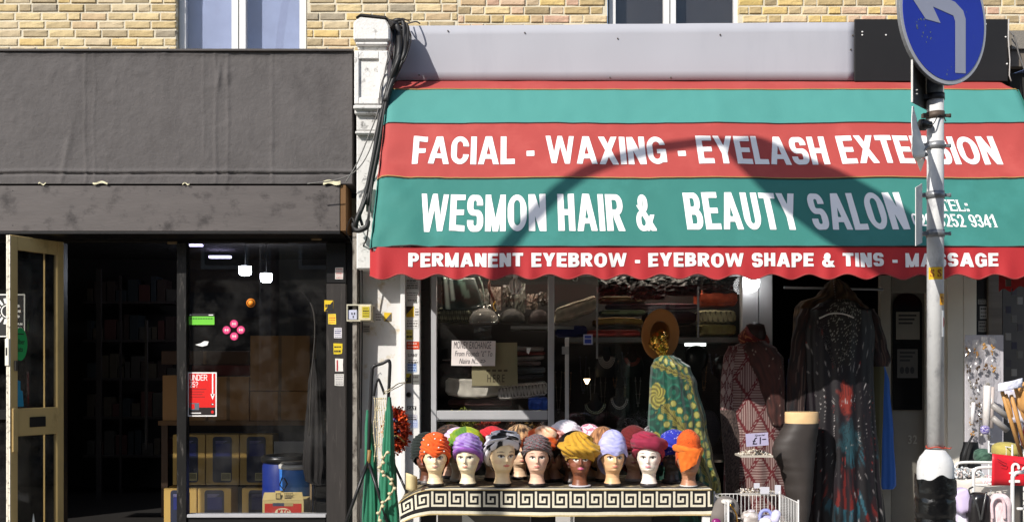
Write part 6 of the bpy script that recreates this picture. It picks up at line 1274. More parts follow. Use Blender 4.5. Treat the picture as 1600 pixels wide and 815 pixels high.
garment('brown_shawl', None, [(534, 1166, 1192), (545, 1160, 1212), (560, 1166, 1222), (600, 1180, 1226), (640, 1192, 1227), (662, 1200, 1226), (665, 1206, 1222)], YR-.10, .10, cfn=lambda x, tt, u: '8a7a70' if nz3(x*40, tt*60) > .55 else mix('2c1512', '44221c', .5+nz3(x*6, tt*8)), nf=5, amp=.08, nu=90, nv=60, label='dark brown speckled shawl over the patterned robe', cat='shawl')
garment('fur_stole', None, [(640, 1126, 1150), (680, 1128, 1156), (740, 1134, 1158), (790, 1136, 1156), (800, 1140, 1152)], YR-.09, .05, cfn=lambda x, tt, u: mix('1f1614', '5a4a44', .5+1.3*nz3(x*30, tt*50)), nf=9, amp=.25, nu=60, nv=70, label='dark furry stole hanging down the side of the robe', cat='stole')
# trays of small goods in front of the robe, £1 card
YA = -.95
t = thing('display_stand', P(1182, 850, YA), 'clear acrylic stand with trays of trinkets before the patterned robe', 'display stand')
acr = glass('acrylic', (.93, .93, .93), .05, 2, .03)
m = MB(); m.pbox(1158, 600, 1160, 850, YA, .004); m.build('side_panel', acr, t)
for a, b_, c_, d_ in ((1158, 711, 1208, 714), (1158, 771, 1216, 774)): MB().pbox(a, b_, c_, d_, YA-.02, .2).build('tray', cm('b8b0a4', .4), t)
def trinkets(x0, x1, pyb, Y, dep, n, cols, sz, lab, nm, cat='trinkets', hump=.03, seed=1):
    rnd = random.Random(seed); m = MB(); z0 = Z_(pyb, Y)
    for k in range(n):
        x = rnd.uniform(X_(x0, Y), X_(x1, Y)); y = Y+rnd.uniform(0, dep); h_ = hump*(1-abs(2*(x-X_(x0, Y))/(X_(x1, Y)-X_(x0, Y))-1)**2); z = z0+rnd.uniform(0, 1)*h_+sz*.5; s_ = sz*rnd.uniform(.5, 1.2)
        R3 = Matrix.Translation((x, y, z)) @ Matrix.Rotation(rnd.uniform(0, 6), 4, Vector((rnd.gauss(0, 1), rnd.gauss(0, 1), rnd.gauss(0, 1)))) ; st_ = len(m.f); m.box(-s_, s_, -s_*.6, s_*.6, -s_*.3, s_*.3, M=R3); c = hexl(rnd.choice(cols))
        for fi in range(st_, len(m.f)): m.c[fi] = [c]*4
    return m.build(nm, attrg, label=lab, cat=cat, kind='stuff')
trinkets(1160, 1206, 711, YA, .14, 160, ['d8cfc0', 'c8bca8', 'e0dacf', 'b0a290', '8a7c6c'], .008, 'frilly white trinkets heaped on the upper tray', 'trinkets'); trinkets(1160, 1216, 771, YA, .16, 160, ['d8cfc0', 'c8c0b8', '9a8a70', '7a7480', 'e4ddd4', '4a4038'], .009, 'mixed packets and trinkets on the lower tray', 'trinkets', seed=4)
for a, b_, c_, d_, lab in ((1178, 757, 1187, 762, 'tiny white tag standing on the lower tray'), (1188, 763, 1202, 772, 'pale card of hair clips on the lower tray'), (1211, 760, 1220, 772, 'small box at the end of the lower tray')): MB().pbox(a, b_-3, c_, d_, YA-.03, .006).build('price_tag', cm('c8c8d0'), label=lab, cat='tag')
Yq = YA-.04; m = MB(); tilt_ = Matrix.Translation(P(1183, 686, Yq)) @ Matrix.Rotation(radians(-4), 4, 'Y')
wq, hq = 17.5/S(Yq), 10/S(Yq); m.box(-wq, wq, 0, .002, -hq, hq, 0, tilt_); m.text('pound', lambda u, v: tilt_ @ Vector((lerp(-wq*.45, wq*.35, u), -.0015, lerp(-hq*.75, hq*.35, v))), 1); m.text('special', lambda u, v: tilt_ @ Vector((lerp(-wq*.2, wq*.75, u), -.0015, lerp(hq*.45, hq*.8, v))), 1)
m.box(wq*.45, wq*.8, -.0016, -.001, -hq*.1, hq*.05, 1, tilt_)
m.build('price_card', [cm('a9a2bd', .6), cm('241f30')], label='lilac handwritten £1 price card on the upper tray', cat='price card')
# ------------------------------------------------------------------ leggings on a leg form
YG = -.75
t = thing('leg_form', P(1245, 815, YG), 'waist and legs display form shown in profile beside the long dress', 'mannequin')
garment('waist', t, [(643, 1227, 1278), (645, 1226.4, 1278.6), (659, 1226.6, 1278.2), (661, 1227, 1278)], YG, .10, mt=cm('dcb888', .4), nf=2, amp=0, nu=40, nv=6)
lg = lambda x, tt, u: mix('2a2523', '3c3633', .5+.6*nz3(x*2, tt*3))
garment('grey_leggings', None, [(660.5, 1226.4, 1278.4), (664, 1225, 1278.5), (675, 1219, 1277), (690, 1210, 1275), (702, 1206.5, 1274), (712, 1207.5, 1273), (722, 1214, 1272), (735, 1220, 1271), (760, 1226, 1269), (790, 1233, 1266), (820, 1238, 1262), (860, 1243, 1257)], YG, .115, cfn=lg, nf=2, amp=0.01, nu=64, nv=70, label='charcoal leggings stretched over the leg form', cat='leggings', mt=pm('leggings_cloth', attr=True, rough=.6, var=.05, vs=20, bump=.0003, bs=500))
# ------------------------------------------------------------------ long dresses
YDr = -.45
def dress(x, tt, u):
    px = lerp(1240, 1375, (x+1)/2); py = 470+tt*345; cx_ = 1308
    if sin(2*pi*u) > .1: return '120c10'
    if py < 560 and abs(px-cx_) < 42-(py-470)*.30: return '8c8880' if nz3(px*.9, py*.9, 3) > .34 else '17120f'
    dx = px-cx_; r = sqrt(dx*dx+((py-640)*.8)**2); ang_ = atan2(py-640, dx); w1 = nz3(px*.05, py*.03); v = nz3(px*.035, py*.02, 7)
    fe = sin(ang_*58+r*.05+3*w1)+.85*nz3(px*.2, py*.04); core = exp(-(dx/(17+8*w1))**2)
    c = mix('070508', '140c13', .5+v)
    kr = core*exp(-((py-604)/(22+10*w1))**2)*1.3+.5*nz3(px*.12, py*.1, 3); kt = exp(-(dx/(24+10*w1))**2)*exp(-((py-662)/32)**2)*1.2+.5*nz3(px*.14, py*.08, 4)
    if kt > .45: c = mix(c, '1c3e46', min(.85, (kt-.45)*2)*(1 if fe > -.7 else .4))
    if kr > .45: c = mix(c, '74241a', min(.9, (kr-.45)*2.4)*(1 if fe > -.8 else .4))
    ks = exp(-((px-cx_-28*nz3(py*.02, 5))/60)**2)*exp(-((py-745)/75)**2)+.8*nz3(px*.1, py*.03, 9)
    if ks > .62: c = mix(c, '5e1612' if v > -.05 else '1c4652', min(1, (ks-.62)*2.5)*(1 if fe > 0 else .12))
    if fe > 1.12 and r > 22: c = mix(c, '9a9492' if w1 > -.2 else '7a2620', min(1, (fe-1.12)*3))
    return c
t = thing('long_dress', P(1308, 815, YDr), 'long black kaftan dress with feather print and beaded neckline', 'dress')
garment('dress_body', t, [(468, 1292, 1326), (476, 1276, 1342), (486, 1262, 1360), (520, 1256, 1366), (580, 1258, 1364), (650, 1262, 1366), (720, 1264, 1372), (815, 1262, 1380), (860, 1262, 1382)], YDr, .13, cfn=dress, nf=8, amp=.11, nu=260, nv=220, ph=2, mt=pm('kaftan_cloth', attr=True, rough=.55, var=.06, vs=12))
for sg_, rw in ((-1, [(482, 1252, 1276), (500, 1244, 1272), (540, 1236, 1264), (590, 1230, 1262), (640, 1230, 1258), (650, 1234, 1256)]), (1, [(482, 1346, 1366), (500, 1350, 1376), (540, 1354, 1386), (562, 1358, 1392), (572, 1364, 1388)])):
    garment('sleeve', t, rw, YDr+.02, .06, cfn=lambda x, tt, u: mix('0c0a0e', '2a1512', .5+1.2*nz3(x*3, tt*7, sg_)) if nz3(x*8, tt*3, 5) < .3 else '4a3a34', nf=5, amp=.15, nu=60, nv=40)
m = MB().tube(curve([P(1280, 497, YDr-.14), P(1296, 490, YDr-.15), P(1309, 489, YDr-.15), P(1322, 491, YDr-.15), P(1334, 496, YDr-.14)]), .006); m.build('clothes_hanger', cm('b8b4b0', .4), label='pale hanger showing at the neckline of the long dress', cat='hanger')
m = MB(); rnd = random.Random(8)
for k in range(420):
    tt = rnd.random()**.7; py = 500+tt*75; hw = 36*(1-tt)+3; px = 1308+rnd.choice((-1, 1))*(hw*rnd.uniform(.45, 1)); p = P(px, py, YDr-.145); s_ = .0022; m.add([p+Vector(d)*s_ for d in ((1, 0, 0), (0, 0, 1), (-1, 0, 0), (0, 0, -1), (0, -1, 0))], [(0, 1, 4), (1, 2, 4), (2, 3, 4), (3, 0, 4)])
tag(m.build('bead_trim', pm('silver_bead', '6a6664', .3, metal=.8), t), kind='stuff')
garment('brown_hood_top', None, [(436, 1298, 1312), (446, 1288, 1326), (462, 1276, 1338), (472, 1250, 1346), (480, 1244, 1356), (500, 1242, 1352), (540, 1240, 1350)], YDr+.17, .09, cfn=lambda x, tt, u: mix('2a1d12', '5c4630', .4+1.1*nz3(x*4, tt*9)), nf=9, amp=.16, nu=100, nv=40, label='brown gathered top hanging behind the long dress', cat='top')
m = MB(); [m.lathe(P(1300+k*.5, 0, YDr).x, YDr-.02, [(.001, Z_(432+k*4, YDr)-.005), (.005, Z_(432+k*4, YDr)), (.001, Z_(432+k*4, YDr)+.005)], 6) for k in range(10)]; m.build('bead_string', pm('silver_bead'), label='dotted bead cord holding up the long dress', cat='cord')
garment('blue_garment', None, [(560, 1372, 1380), (600, 1368, 1390), (680, 1366, 1396), (750, 1364, 1400), (761, 1366, 1400), (763, 1370, 1396)], -.02, .05, mt=pm('bright_blue_cloth', '1c54a4', .6, var=.12, vs=5), nf=5, amp=.12, nu=60, nv=40, label='bright blue garment hanging right of the long dress', cat='garment')
garment('olive_garment', None, [(560, 1362, 1372), (575, 1358, 1382), (640, 1360, 1380), (700, 1358, 1378), (815, 1358, 1376)], -.14, .04, mt=cm('4d4a30', .8), nf=4, amp=.15, nu=40, nv=40, label='olive cloth hanging between the long dress and the blue garment', cat='garment')
garment('navy_garment', None, [(560, 1232, 1256), (600, 1228, 1262), (650, 1230, 1262), (700, 1236, 1262), (740, 1242, 1262)], -.2, .05, mt=cm('141a55', .8), nf=4, amp=.12, nu=40, nv=30, label='navy cloth behind the waist of the leg form', cat='garment')
MB().tube([P(1225, 449, -.3), P(1380, 452, -.3)], .01).build('hanging_rail', galv, label='rail over the doorway holding the dresses', cat='rail')
# ------------------------------------------------------------------ wire baskets and their bags
wire = pm('white_wire', 'c9c7c4', .4, var=.06)
def basket(a, c_, b_, dpx, Y0_, Y1_, lab, nx=14, ny=6, nm='wire_basket', hz=.34):
    x0, x1 = X_(a, Y0_), X_(c_, Y0_); z1 = Z_(b_, Y0_); z0 = z1-hz
    t = thing(nm, ((x0+x1)/2, (Y0_+Y1_)/2, z0), lab, 'basket')
    for nm2, A, B_, n in (('back_side', (x0, Y0_), (x1, Y0_), nx), ('front_side', (x0, Y1_), (x1, Y1_), nx), ('end_side', (x0, Y0_), (x0, Y1_), ny), ('end_side', (x1, Y0_), (x1, Y1_), ny)):
        m = MB(); zt2 = z1 if nm2 != 'front_side' else z1-.16
        for k in range(n+1):
            q = k/n; x, y = lerp(A[0], B_[0], q), lerp(A[1], B_[1], q); m.tube([(x, y, z0), (x, y, zt2)], .0022, 5)
        for z in (z0, lerp(z0, zt2, .5), zt2): m.tube([(A[0], A[1], z), (B_[0], B_[1], z)], .0035, 5)
        m.build(nm2, wire, t)
    for x in (x0, x1):
        for y in (Y0_, Y1_): MB().tube([(x, y, 0), (x, y, z1+.02)], .006, 6).build('leg', wire, t)
    return t
basket(1116, 1218, 771, 0, -1.15, -1.6, 'white wire basket full of shoes and bags right of the table', 17, 12)
def pouch(a, b_, c_, d_, Y, dep, cfn, lab, cat='bag', nm='handbag', par=None, q=2.6, tl=0, seed=0, n=30, mt=None):
    cx_, cz_, hw, hh = X_((a+c_)/2, Y), Z_((b_+d_)/2, Y), (c_-a)/2/S(Y), (d_-b_)/2/S(Y)
    def fn(u, v):
        th, ph = 2*pi*u, pi*(v-.5); e = 2/q; f = lambda w_: (abs(w_)**e)*(1 if w_ > 0 else -1)
        k = 1+.07*nz3(u*6, v*6, seed); x = hw*f(cos(th))*f(cos(ph))*k; y = dep*f(sin(th))*f(cos(ph))*k; z = hh*f(sin(ph))
        return Vector((cx_+x+z*tl, Y+y, cz_+z-x*tl))
    cf = cfn if callable(cfn) else (lambda u, v: tuple(w_*(1+.15*nz3(u*8, v*8, seed)) for w_ in hexl(cfn)))
    return MB().grid(fn, n, n//2+4, cfn=lambda u, v: hexl(cf(u, v)), wrap=True).build(nm, mt or attrg, par, label=lab, cat=cat)
t = thing('slip_on_shoe', P(1130, 800, -1.4), 'grey cloth slip on shoe with dark opening at the basket end', 'shoe')
pouch(1114, 776, 1150, 822, -1.4, .06, '6e6762', None, nm='shoe_upper', cat=None, par=t, tl=.45, seed=3, mt=attr); pouch(1131, 799, 1148, 824, -1.47, .03, '0c0b0c', None, nm='shoe_opening', cat=None, par=t)
m = MB().tube(curve([P(1136, 789, -1.48), P(1143, 790, -1.5), P(1150, 802, -1.5), P(1152, 815, -1.49)]), .005); m.build('chain_trim', gold, t)
pouch(1127, 779, 1144, 787, -1.45, .04, 'd4cfc6', 'cream sole of a shoe showing behind the grey slip on', 'shoe', 'shoe_sole'); pouch(1158, 797, 1186, 822, -1.42, .06, lambda u, v: mix('8a8078', 'd8d0cc', .5+nz3(u*9, v*9)), 'crumpled pinkish white bag in the wire basket', 'bag', seed=2)
t = thing('handbag', P(1198, 812, -1.45), 'lilac blue handbag with loop handle in the wire basket', 'bag'); pouch(1184, 803, 1212, 825, -1.42, .05, 'a9a8cc', None, nm='bag_body', cat=None, par=t); MB().tube(curve([P(1186, 812, -1.46), P(1190, 799, -1.46), P(1200, 797, -1.46), P(1208, 806, -1.46)]), .012).build('handle', cm('8f96cc'), t)
pouch(1205, 796, 1218, 818, -1.5, .04, 'c9c6e2', 'rolled pale lilac pouch at the right of the wire basket', 'pouch', 'lilac_pouch', tl=.3); pouch(1186, 808, 1206, 826, -1.55, .04, 'ddd8d2', 'white canvas bag low in the wire basket', 'bag', 'canvas_bag', seed=7); pouch(1112, 809, 1126, 822, -1.5, .03, '7c1560', 'magenta purse corner at the basket foot', 'purse', 'magenta_purse')
pouch(1168, 795, 1180, 801, -1.42, .03, 'b8b0b4', 'grey flower shaped bag on the heap in the wire basket', 'bag', 'small_bag')
# ------------------------------------------------------------------ stall at the right
YS = -2.1
tube_w = pm('white_enamel_tube', 'd6d5d2', .3, var=.04)
st_ = thing('display_rack', P(1560, 815, YS), 'white tubular rack holding bins and bags at the right edge', 'rack')
def loop(px0_, px1_, pyt, pyb, Y, r, par, rad=12, nm='hoop'): MB().tube(curve([P(px0_, pyb, Y), P(px0_, pyt+rad+8, Y), P(px0_+2, pyt+5, Y), P(px0_+rad, pyt, Y), P((px0_+px1_)/2, pyt, Y), P(px1_-rad, pyt, Y), P(px1_-2, pyt+5, Y), P(px1_, pyt+rad+8, Y), P(px1_, pyb, Y)]), r, 10).build(nm, tube_w, par)
loop(1492, 1610, 722, 860, YS+.35, .010, st_); loop(1521, 1640, 730, 860, YS-.02, .010, st_); loop(1582, 1680, 737, 860, YS-.3, .011, st_)
for a, b_, c_, Y, w_ in ((1492, 748, 1640, YS+.3, .004), (1524, 757, 1585, YS-.05, .004), (1589, 794, 1650, YS-.32, .008)): MB().tube([P(a, b_, Y), P(c_, b_, Y)], w_, 8).build('cross_wire', tube_w, st_)
pouchm = MB().grid(lambda u, v: P(lerp(1488, 1582, u), lerp(815, 747, v)+2*sin(u*9), YS+.12)+Vector((0, -.03*sin(u*7)*(1-v), 0)), 30, 8); pouchm.build('bin_liner', cm('d3cdc4', .5), st_, solid=.004)
tr_ = trinkets(1490, 1545, 748, YS+.15, .16, 340, ['d8d8d8', 'b8c0c4', 'e8e8e6', '90989c', 'c8b8b0'], .009, 'heap of clear and silver packets in the left bin of the rack', 'packets', hump=.06, seed=9)
trinkets(1548, 1596, 757, YS-.1, .12, 160, ['e8d0d4', 'e4e0dc', 'd8b0b8', 'f0eeec'], .010, 'pink and white frilly bits below the red price board', 'packets', hump=.06, seed=12)
Yr = YS-.12; m = MB(); m.grid(lambda u, v: P(lerp(1551, 1622, u)-1.5*(1-v), lerp(758, lerp(708, 716, u), v), Yr)+Vector((0, .01*sin(u*5), 0)), 12, 4); q = lambda a, b_, c_, d_, Yx: (lambda u, v: P(lerp(a, c_, u), lerp(d_, b_, v)+.0, Yx)+Vector((0, -.012, 0)))
m.text('bigpound', q(1575, 722, 1608, 752, Yr), 1); m.tube([P(1558, 716, Yr-.012), P(1566, 721, Yr-.012), P(1573, 724, Yr-.01), P(1571, 728, Yr-.01), P(1563, 726, Yr-.01)], .002, 4, 2); m.tube([P(1583, 728-9, Yr-.01), P(1592, 724, Yr-.01), P(1600, 726, Yr-.01)], .002, 4, 2)
m.build('price_board', [cm('c8202c', .45), WHT, cm('5e1018')], label='red price board reading £1 standing in the bin at the right', cat='price board', solid=.003)
t = thing('backpack', P(1530, 840, YS-.25), 'small black leather backpack hanging from the white rack', 'bag'); pouch(1513, 768, 1546, 830, YS-.25, .06, '1c1a1b', None, nm='bag_body', cat=None, par=t, q=3.2)
MB().tube(curve([P(1518, 772, YS-.31), P(1527, 790, YS-.33), P(1532, 812, YS-.33)]), .006).build('strap', cm('3a3a3a', .25), t); MB().tube(curve([P(1541, 768, YS-.31), P(1537, 790, YS-.33), P(1533, 812, YS-.33)]), .006).build('strap', cm('3a3a3a', .25), t); MB().tube(curve([P(1516, 772, YS-.3), P(1514, 764, YS-.3), P(1520, 760, YS-.28)]), .005).build('strap', cm('3a3a3a', .25), t)
t = thing('handbag', P(1560, 840, YS-.28), 'fluffy pale pink handbag beside the black backpack', 'bag'); pouch(1545, 770, 1578, 835, YS-.28, .05, lambda u, v: mix('c8a8ac', 'e8dcdc', .5+1.2*nz3(u*60, v*60)), None, nm='bag_body', cat=None, par=t, mt=attr, q=3, n=60)
MB().tube(curve([P(1551, 810, YS-.34), P(1550, 786, YS-.34), P(1558, 777, YS-.34), P(1568, 783, YS-.34), P(1570, 810, YS-.34)]), .009).build('handle', cm('d8bcc0', .8), t)
pouch(1490, 762, 1514, 800, YS-.2, .05, 'cbbcdc', 'lilac folded bag at the foot of the sign post', 'bag', 'lilac_bag', tl=-.25, q=4); pouch(1494, 790, 1524, 835, YS-.15, .05, 'd6cfe0', 'pale lilac bag below the folded one', 'bag', 'pale_bag', tl=.1, q=4)
m = MB().tube(curve([P(1524, 758, YS-.1), P(1541, 760, YS-.12), P(1549, 764, YS-.12), P(1543, 775, YS-.12), P(1536, 780, YS-.12)]), .0025); m.build('wire_hook', galv, label='bent wire hook on the white rack', cat='hook')
garment('black_bag_strap', None, [(690, 1506, 1528), (715, 1500, 1532), (745, 1496, 1534), (752, 1500, 1530)], YS+.8, .06, mt=cm('0f0f10', .5), nf=3, amp=.1, nu=40, nv=20, label='black cloth bag hanging behind the white rack', cat='bag'); MB().tube([P(1502, 735, YS+.7), P(1514, 690, YS+.7), P(1520, 680, YS+.7)], .008).build('black_strap', INK, label='black strap leading up from the cloth bag', cat='strap')
pouch(1523, 700, 1548, 724, YS+.55, .06, lambda u, v: mix('1f3a30', '4a6a58', .5+nz3(u*20, v*20)), 'dark green patterned cloth bundle behind the rack', 'bundle', 'green_bundle', mt=attr)
# board of hanging packets
YH = -.9
t = thing('packet_board', P(1535, 700, YH), 'white backing board hung with small jewellery packets', 'display board')
MB().pbox(1508, 523, 1568, 760, YH+.06, .01).build('backing', cm('b4b0b4', .6), t, bev=.002)
rnd = random.Random(21); kk = 0
for row, y0 in enumerate((528, 556, 580, 606, 634, 662)):
    for c in range(4 if row < 2 else 3):
        x = 1507+c*13+rnd.uniform(-2, 2)+row*1.5; y = y0+rnd.uniform(-4, 4); hh = rnd.uniform(24, 34) if row < 5 else 22; w_ = rnd.uniform(10, 13); kk += 1
        pkt = wrap(x, y, x+w_, y+hh, YH-.01-.008*(kk % 4), None, .016, 8, mt=glass('packet_film', (.92, .92, .92), .2, 1.3, .5), cat=None, seed=kk, name='clear_packet', par=t)
        m = MB(); r_ = random.Random(kk); cc = r_.choice(['a8762c', 'b8863c', '6a4a28', '8a8478', '4a3a2c', 'c8c0b4'])
        for q_ in range(7): p = P(x+w_*r_.uniform(.25, .75), y+hh*r_.uniform(.45, .9), YH+.012); m.lathe(p.x, p.y, [(.001, p.z-.01), (.012*r_.uniform(.5, 1), p.z), (.001, p.z+.01)], 7)
        m.build('trinket', pm('trinket_'+cc, cc, .3, metal=.4), pkt)
for k, (a, b_, c_, d_, col) in enumerate(((1535, 602, 1546, 672, 'd2ccc8'), (1545, 604, 1552, 668, 'b8aca6'), (1516, 628, 1522, 662, 'd0cccc'), (1537, 662, 1542, 676, '5a3c9c'))): MB().tube([P((a+c_)/2+2, b_, YH-.08), P((a+c_)/2, d_, YH-.09)], (c_-a)/2/S(YH), 10).build('rolled_packet', cm(col, .35), t)
pouch(1532, 664, 1546, 678, YH-.12, .02, lambda u, v: mix('3c2a8c', 'd8d0e0', .3+1.5*nz3(u*30, v*20)), None, nm='purple_tip', par=t, cat=None)
for k, (a, b_, c_, d_) in enumerate(((1550, 632, 1576, 652), (1551, 652, 1574, 672))):
    m = MB().tube([P(a, b_, YH-.2), P(c_, d_, YH-.2)], .022, 8); m.build('ribbed_comb', cm('8f8a86', .4), label=('upper' if k == 0 else 'lower')+' grey ribbed strap sticking out beside the packets', cat='strap')
for k in range(11): p = P(1577+3*(k % 4)+k, 438+k*15, -.3); MB().pbox(1572+(k % 3)*9, 436+k*14, 1580+(k % 3)*9, 447+k*14, -.25-.02*(k % 3), .01).build('hanging_packet', cm(['6a6660', '4a4448', '8a8680', '3a3644'][k % 4], .3), label=None if False else ['topmost', 'second', 'third', 'fourth', 'fifth', 'sixth', 'seventh', 'eighth', 'ninth', 'tenth', 'lowest'][k]+' small dark packet hanging at the far right edge under the awning', cat='packet', group='packets hanging at the far right')
# sheaf of wooden handles in wrap
t = thing('tool_bundle', P(1585, 700, YS), 'bundle of pale wooden handles tied in white and blue wrap', 'bundle'); wd = pm('pale_handle_wood', 'b98a50', .5, var=.12, vs=6, vec=(3, 3, .5))
for (a, b_, c_, d_, r) in ((1566, 612, 1597, 716, .011), (1580, 617, 1606, 716, .011), (1586, 603, 1613, 700, .011), (1572, 616, 1589, 680, .009)): MB().tube([P(a, b_, YS-.15), P(c_, d_, YS-.05)], r, 10).build('handle', wd, t)
MB().grid(lambda u, v: P(lerp(1560, 1598, u)+4*v*0, lerp(lerp(612, 604, u), lerp(599, 590, u), v), YS-.18)+Vector((0, -.02*sin(pi*u)+.01*nz3(u*6, v*3), 0)), 14, 5).build('wrap_top', pm('white_blue_wrap', 'd8d8e4', .3, var=.1, dirt=('5a70c0', .36, 20, (1, 1, 3))), t, solid=.004)
MB().grid(lambda u, v: P(lerp(1568, 1602, u)+8*(1-v), lerp(660, 605, v), YS-.10)+Vector((0, .01*nz3(u*6, v*5), 0)), 10, 8).build('wrap_body', pm('white_blue_wrap'), t, solid=.003)
pouch(1588, 596, 1615, 645, YS-.1, .08, 'b9894c', 'tan felt hat stacked behind the wooden handles', 'hat', 'tan_hat', mt=attr); pouch(1593, 640, 1620, 700, YS+.05, .04, lambda u, v: ('c02a34' if nz3(u*9, v*9) > .2 else ('2a46a0' if nz3(u*9, v*9) < -.3 else 'e4e2e4')), 'white red and blue printed packet at the right edge', 'packet', 'printed_packet', mt=attr); pouch(1552, 690, 1590, 716, YS+.35, .08, 'a89a50', 'yellow cloth behind the wooden handles', 'cloth', 'yellow_cloth', mt=attr)
basket(1545, 1600, 693, 0, YS+.5, YS+.2, 'small cream wire basket behind the red price board', 9, 4, 'small_wire_basket', .12)
# ------------------------------------------------------------------ garment rail, sari cloth and wreath at the left of the window
YW2 = -1.0
t = thing('garment_stand', P(590, 820, YW2), 'black metal garment stand with splayed legs before the pilaster', 'garment stand'); bm_ = pm('black_tube', '1b1a1b', .4, var=.1)
MB().tube(curve([P(575, 722, YW2), P(578, 650, YW2), P(581, 585, YW2), P(583, 573, YW2), P(588, 570, YW2)]), .013, 10).build('upright', bm_, t); MB().tube(curve([P(588, 570, YW2), P(598, 567, YW2), P(606, 563, YW2), P(609, 566, YW2), P(609, 580, YW2), P(606, 640, YW2), P(603, 700, YW2)]), .012, 10).build('top_rail', bm_, t)
MB().tube([P(576, 718, YW2), P(560, 762, YW2-.05), P(528, 850, YW2-.12)], .012, 10).build('leg', bm_, t); MB().tube([P(575, 720, YW2), P(590, 765, YW2-.05), P(616, 850, YW2-.12)], .012, 10).build('leg', bm_, t); MB().tube([P(574, 724, YW2+.02), P(572, 790, YW2+.1), P(568, 850, YW2+.15)], .010, 10).build('leg', bm_, t)
MB().tube([P(575.5, 730, YW2), P(577, 702, YW2)], .0155, 10).build('tape_wrap', cm('8a6a3a', .6), t); MB().tube([P(612, 716, YW2+.1), P(625, 745, YW2), P(640, 778, YW2-.1)], .009, 8).build('brace', bm_, t)
t = thing('clothes_hanger', P(592, 620, YW2), 'black wooden hanger on the garment stand', 'hanger'); MB().tube(curve([P(584, 618, YW2), P(587, 602, YW2), P(591, 592, YW2), P(596, 602, YW2), P(601, 616, YW2)]), .009, 8).build('shoulders', bm_, t); MB().tube(curve([P(591, 592, YW2), P(591, 586, YW2), P(594, 582, YW2), P(596, 585, YW2)]), .003).build('hook', galv, t)
gs = pm('green_sari_cloth', '176a4c', .55, var=.15, vs=6, sheen=.3)
garment('green_cloth', None, [(620, 606, 611), (650, 601, 614), (700, 597, 616), (760, 592, 620), (815, 590, 624), (860, 590, 624)], YW2-.03, .07, mt=gs, nf=5, amp=.25, nu=70, nv=50, label='emerald green cloth hanging in long folds on the garment stand', cat='cloth')
garment('green_cloth', None, [(640, 572, 578), (670, 570, 582), (720, 570, 588), (815, 566, 594), (860, 566, 594)], YW2+.03, .06, mt=gs, nf=6, amp=.25, nu=70, nv=50, ph=2, label='second green cloth behind the upright of the garment stand', cat='cloth')
m = MB(); rnd = random.Random(6)
for k in range(7):
    x = 585+k*2.9; pts = [P(x+1.2*sin(q*.9+k), 622+q*(7.5 if k % 2 else 9), YW2-.05) for q in range(12)]; m.tube(pts, .0025, 5)
    for p in pts[::2]: m.lathe(p.x, p.y, [(.001, p.z-.007), (.008, p.z), (.001, p.z+.007)], 6)
m.build('bead_netting', cm('c9bb96', .6), label='cream bead netting hanging from the black hanger', cat='bead string')
m = MB(); pts = curve([P(604, 706, YW2-.1), P(597, 722, YW2-.12), P(596, 736, YW2-.12), P(610, 748, YW2-.12), P(615, 762, YW2-.12), P(606, 778, YW2-.12), P(596, 790, YW2-.12), P(592, 812, YW2-.12)]); m.tube(pts, .006, 6)
for k, p in enumerate(pts[::5]): m.lathe(p.x+.01*(-1)**k, p.y-.01, [(.002, p.z-.012), (.016, p.z-.004), (.014, p.z+.006), (.002, p.z+.012)], 8)
m.build('shell_garland', cm('c4b896', .6), label='twisted garland of cream flowers down the green cloth', cat='garland')
m = MB().tube(curve([P(600, 612, YW2-.03), P(612, 606, YW2), P(622, 599, -.5), P(632, 597, -.14)]), .004); m.tube(curve([P(600, 616, YW2-.03), P(614, 608, YW2), P(624, 603, -.5), P(634, 597, -.14)]), .003); m.build('tie_string', cm('a89c80'), label='string tying the garment stand to the white post', cat='string')
wr = thing('flower_wreath', P(624, 708, YW2+.2), 'orange flower wreath with blue beads beside the green cloth', 'wreath'); rnd = random.Random(14); pet = MB()
wc = P(619, 671, YW2+.2); rx_, rz_ = 20/S(YW2+.2), 36/S(YW2+.2)
MB().lathe(0, 0, [(.001, -.02), (.09, -.012), (.10, .0), (.001, .01)], 28, M=Matrix.Translation(wc+Vector((0, .005, 0))) @ Matrix.Rotation(pi/2, 4, 'X') @ Matrix.Diagonal((rx_/.105, rz_/.105, 1, 1))).build('backing', cm('5a1c08', .8), wr)
for k in range(900):
    a = rnd.uniform(0, 2*pi); q = sqrt(rnd.uniform(.05, 1)); p = wc+Vector((rx_*q*cos(a), -.05*(1-q*q)-rnd.uniform(0, .02), rz_*q*sin(a))); s_ = rnd.uniform(.012, .026); R3 = Matrix.Translation(p) @ Matrix.Rotation(rnd.uniform(0, 6.28), 4, Vector((rnd.gauss(0, 1), rnd.gauss(0, 1), rnd.gauss(0, 1))))
    st0 = len(pet.f); pet.add([R3 @ Vector(v) for v in ((0, 0, 0), (s_, s_*.45, .003), (s_*1.5, 0, 0), (s_, -s_*.45, .003))], [(0, 1, 2, 3)]); pet.c[st0] = [hexl(rnd.choice(['d84a10', 'e8661c', 'b83410', 'c84410', '8a2810']))]*4
tag(pet.build('petals', attr, wr), kind='stuff')
for k in range(12):
    a = rnd.uniform(0, 2*pi); q = rnd.uniform(0, .6); p = wc+Vector((rx_*q*cos(a)-.02, -.085, rz_*q*sin(a))); MB().lathe(p.x, p.y, [(.002, p.z-.013), (.012, p.z-.006), (.013, p.z+.004), (.002, p.z+.013)], 10).build('bead', cm(['1c2450', '4a2a6a', '2a1c2c'][k % 3], .3), wr)
MB().tube(curve([P(612, 683, YW2+.1), P(620, 680, YW2+.1), P(632, 690, YW2+.12)]), .004).build('stem', cm('b8a860'), wr)
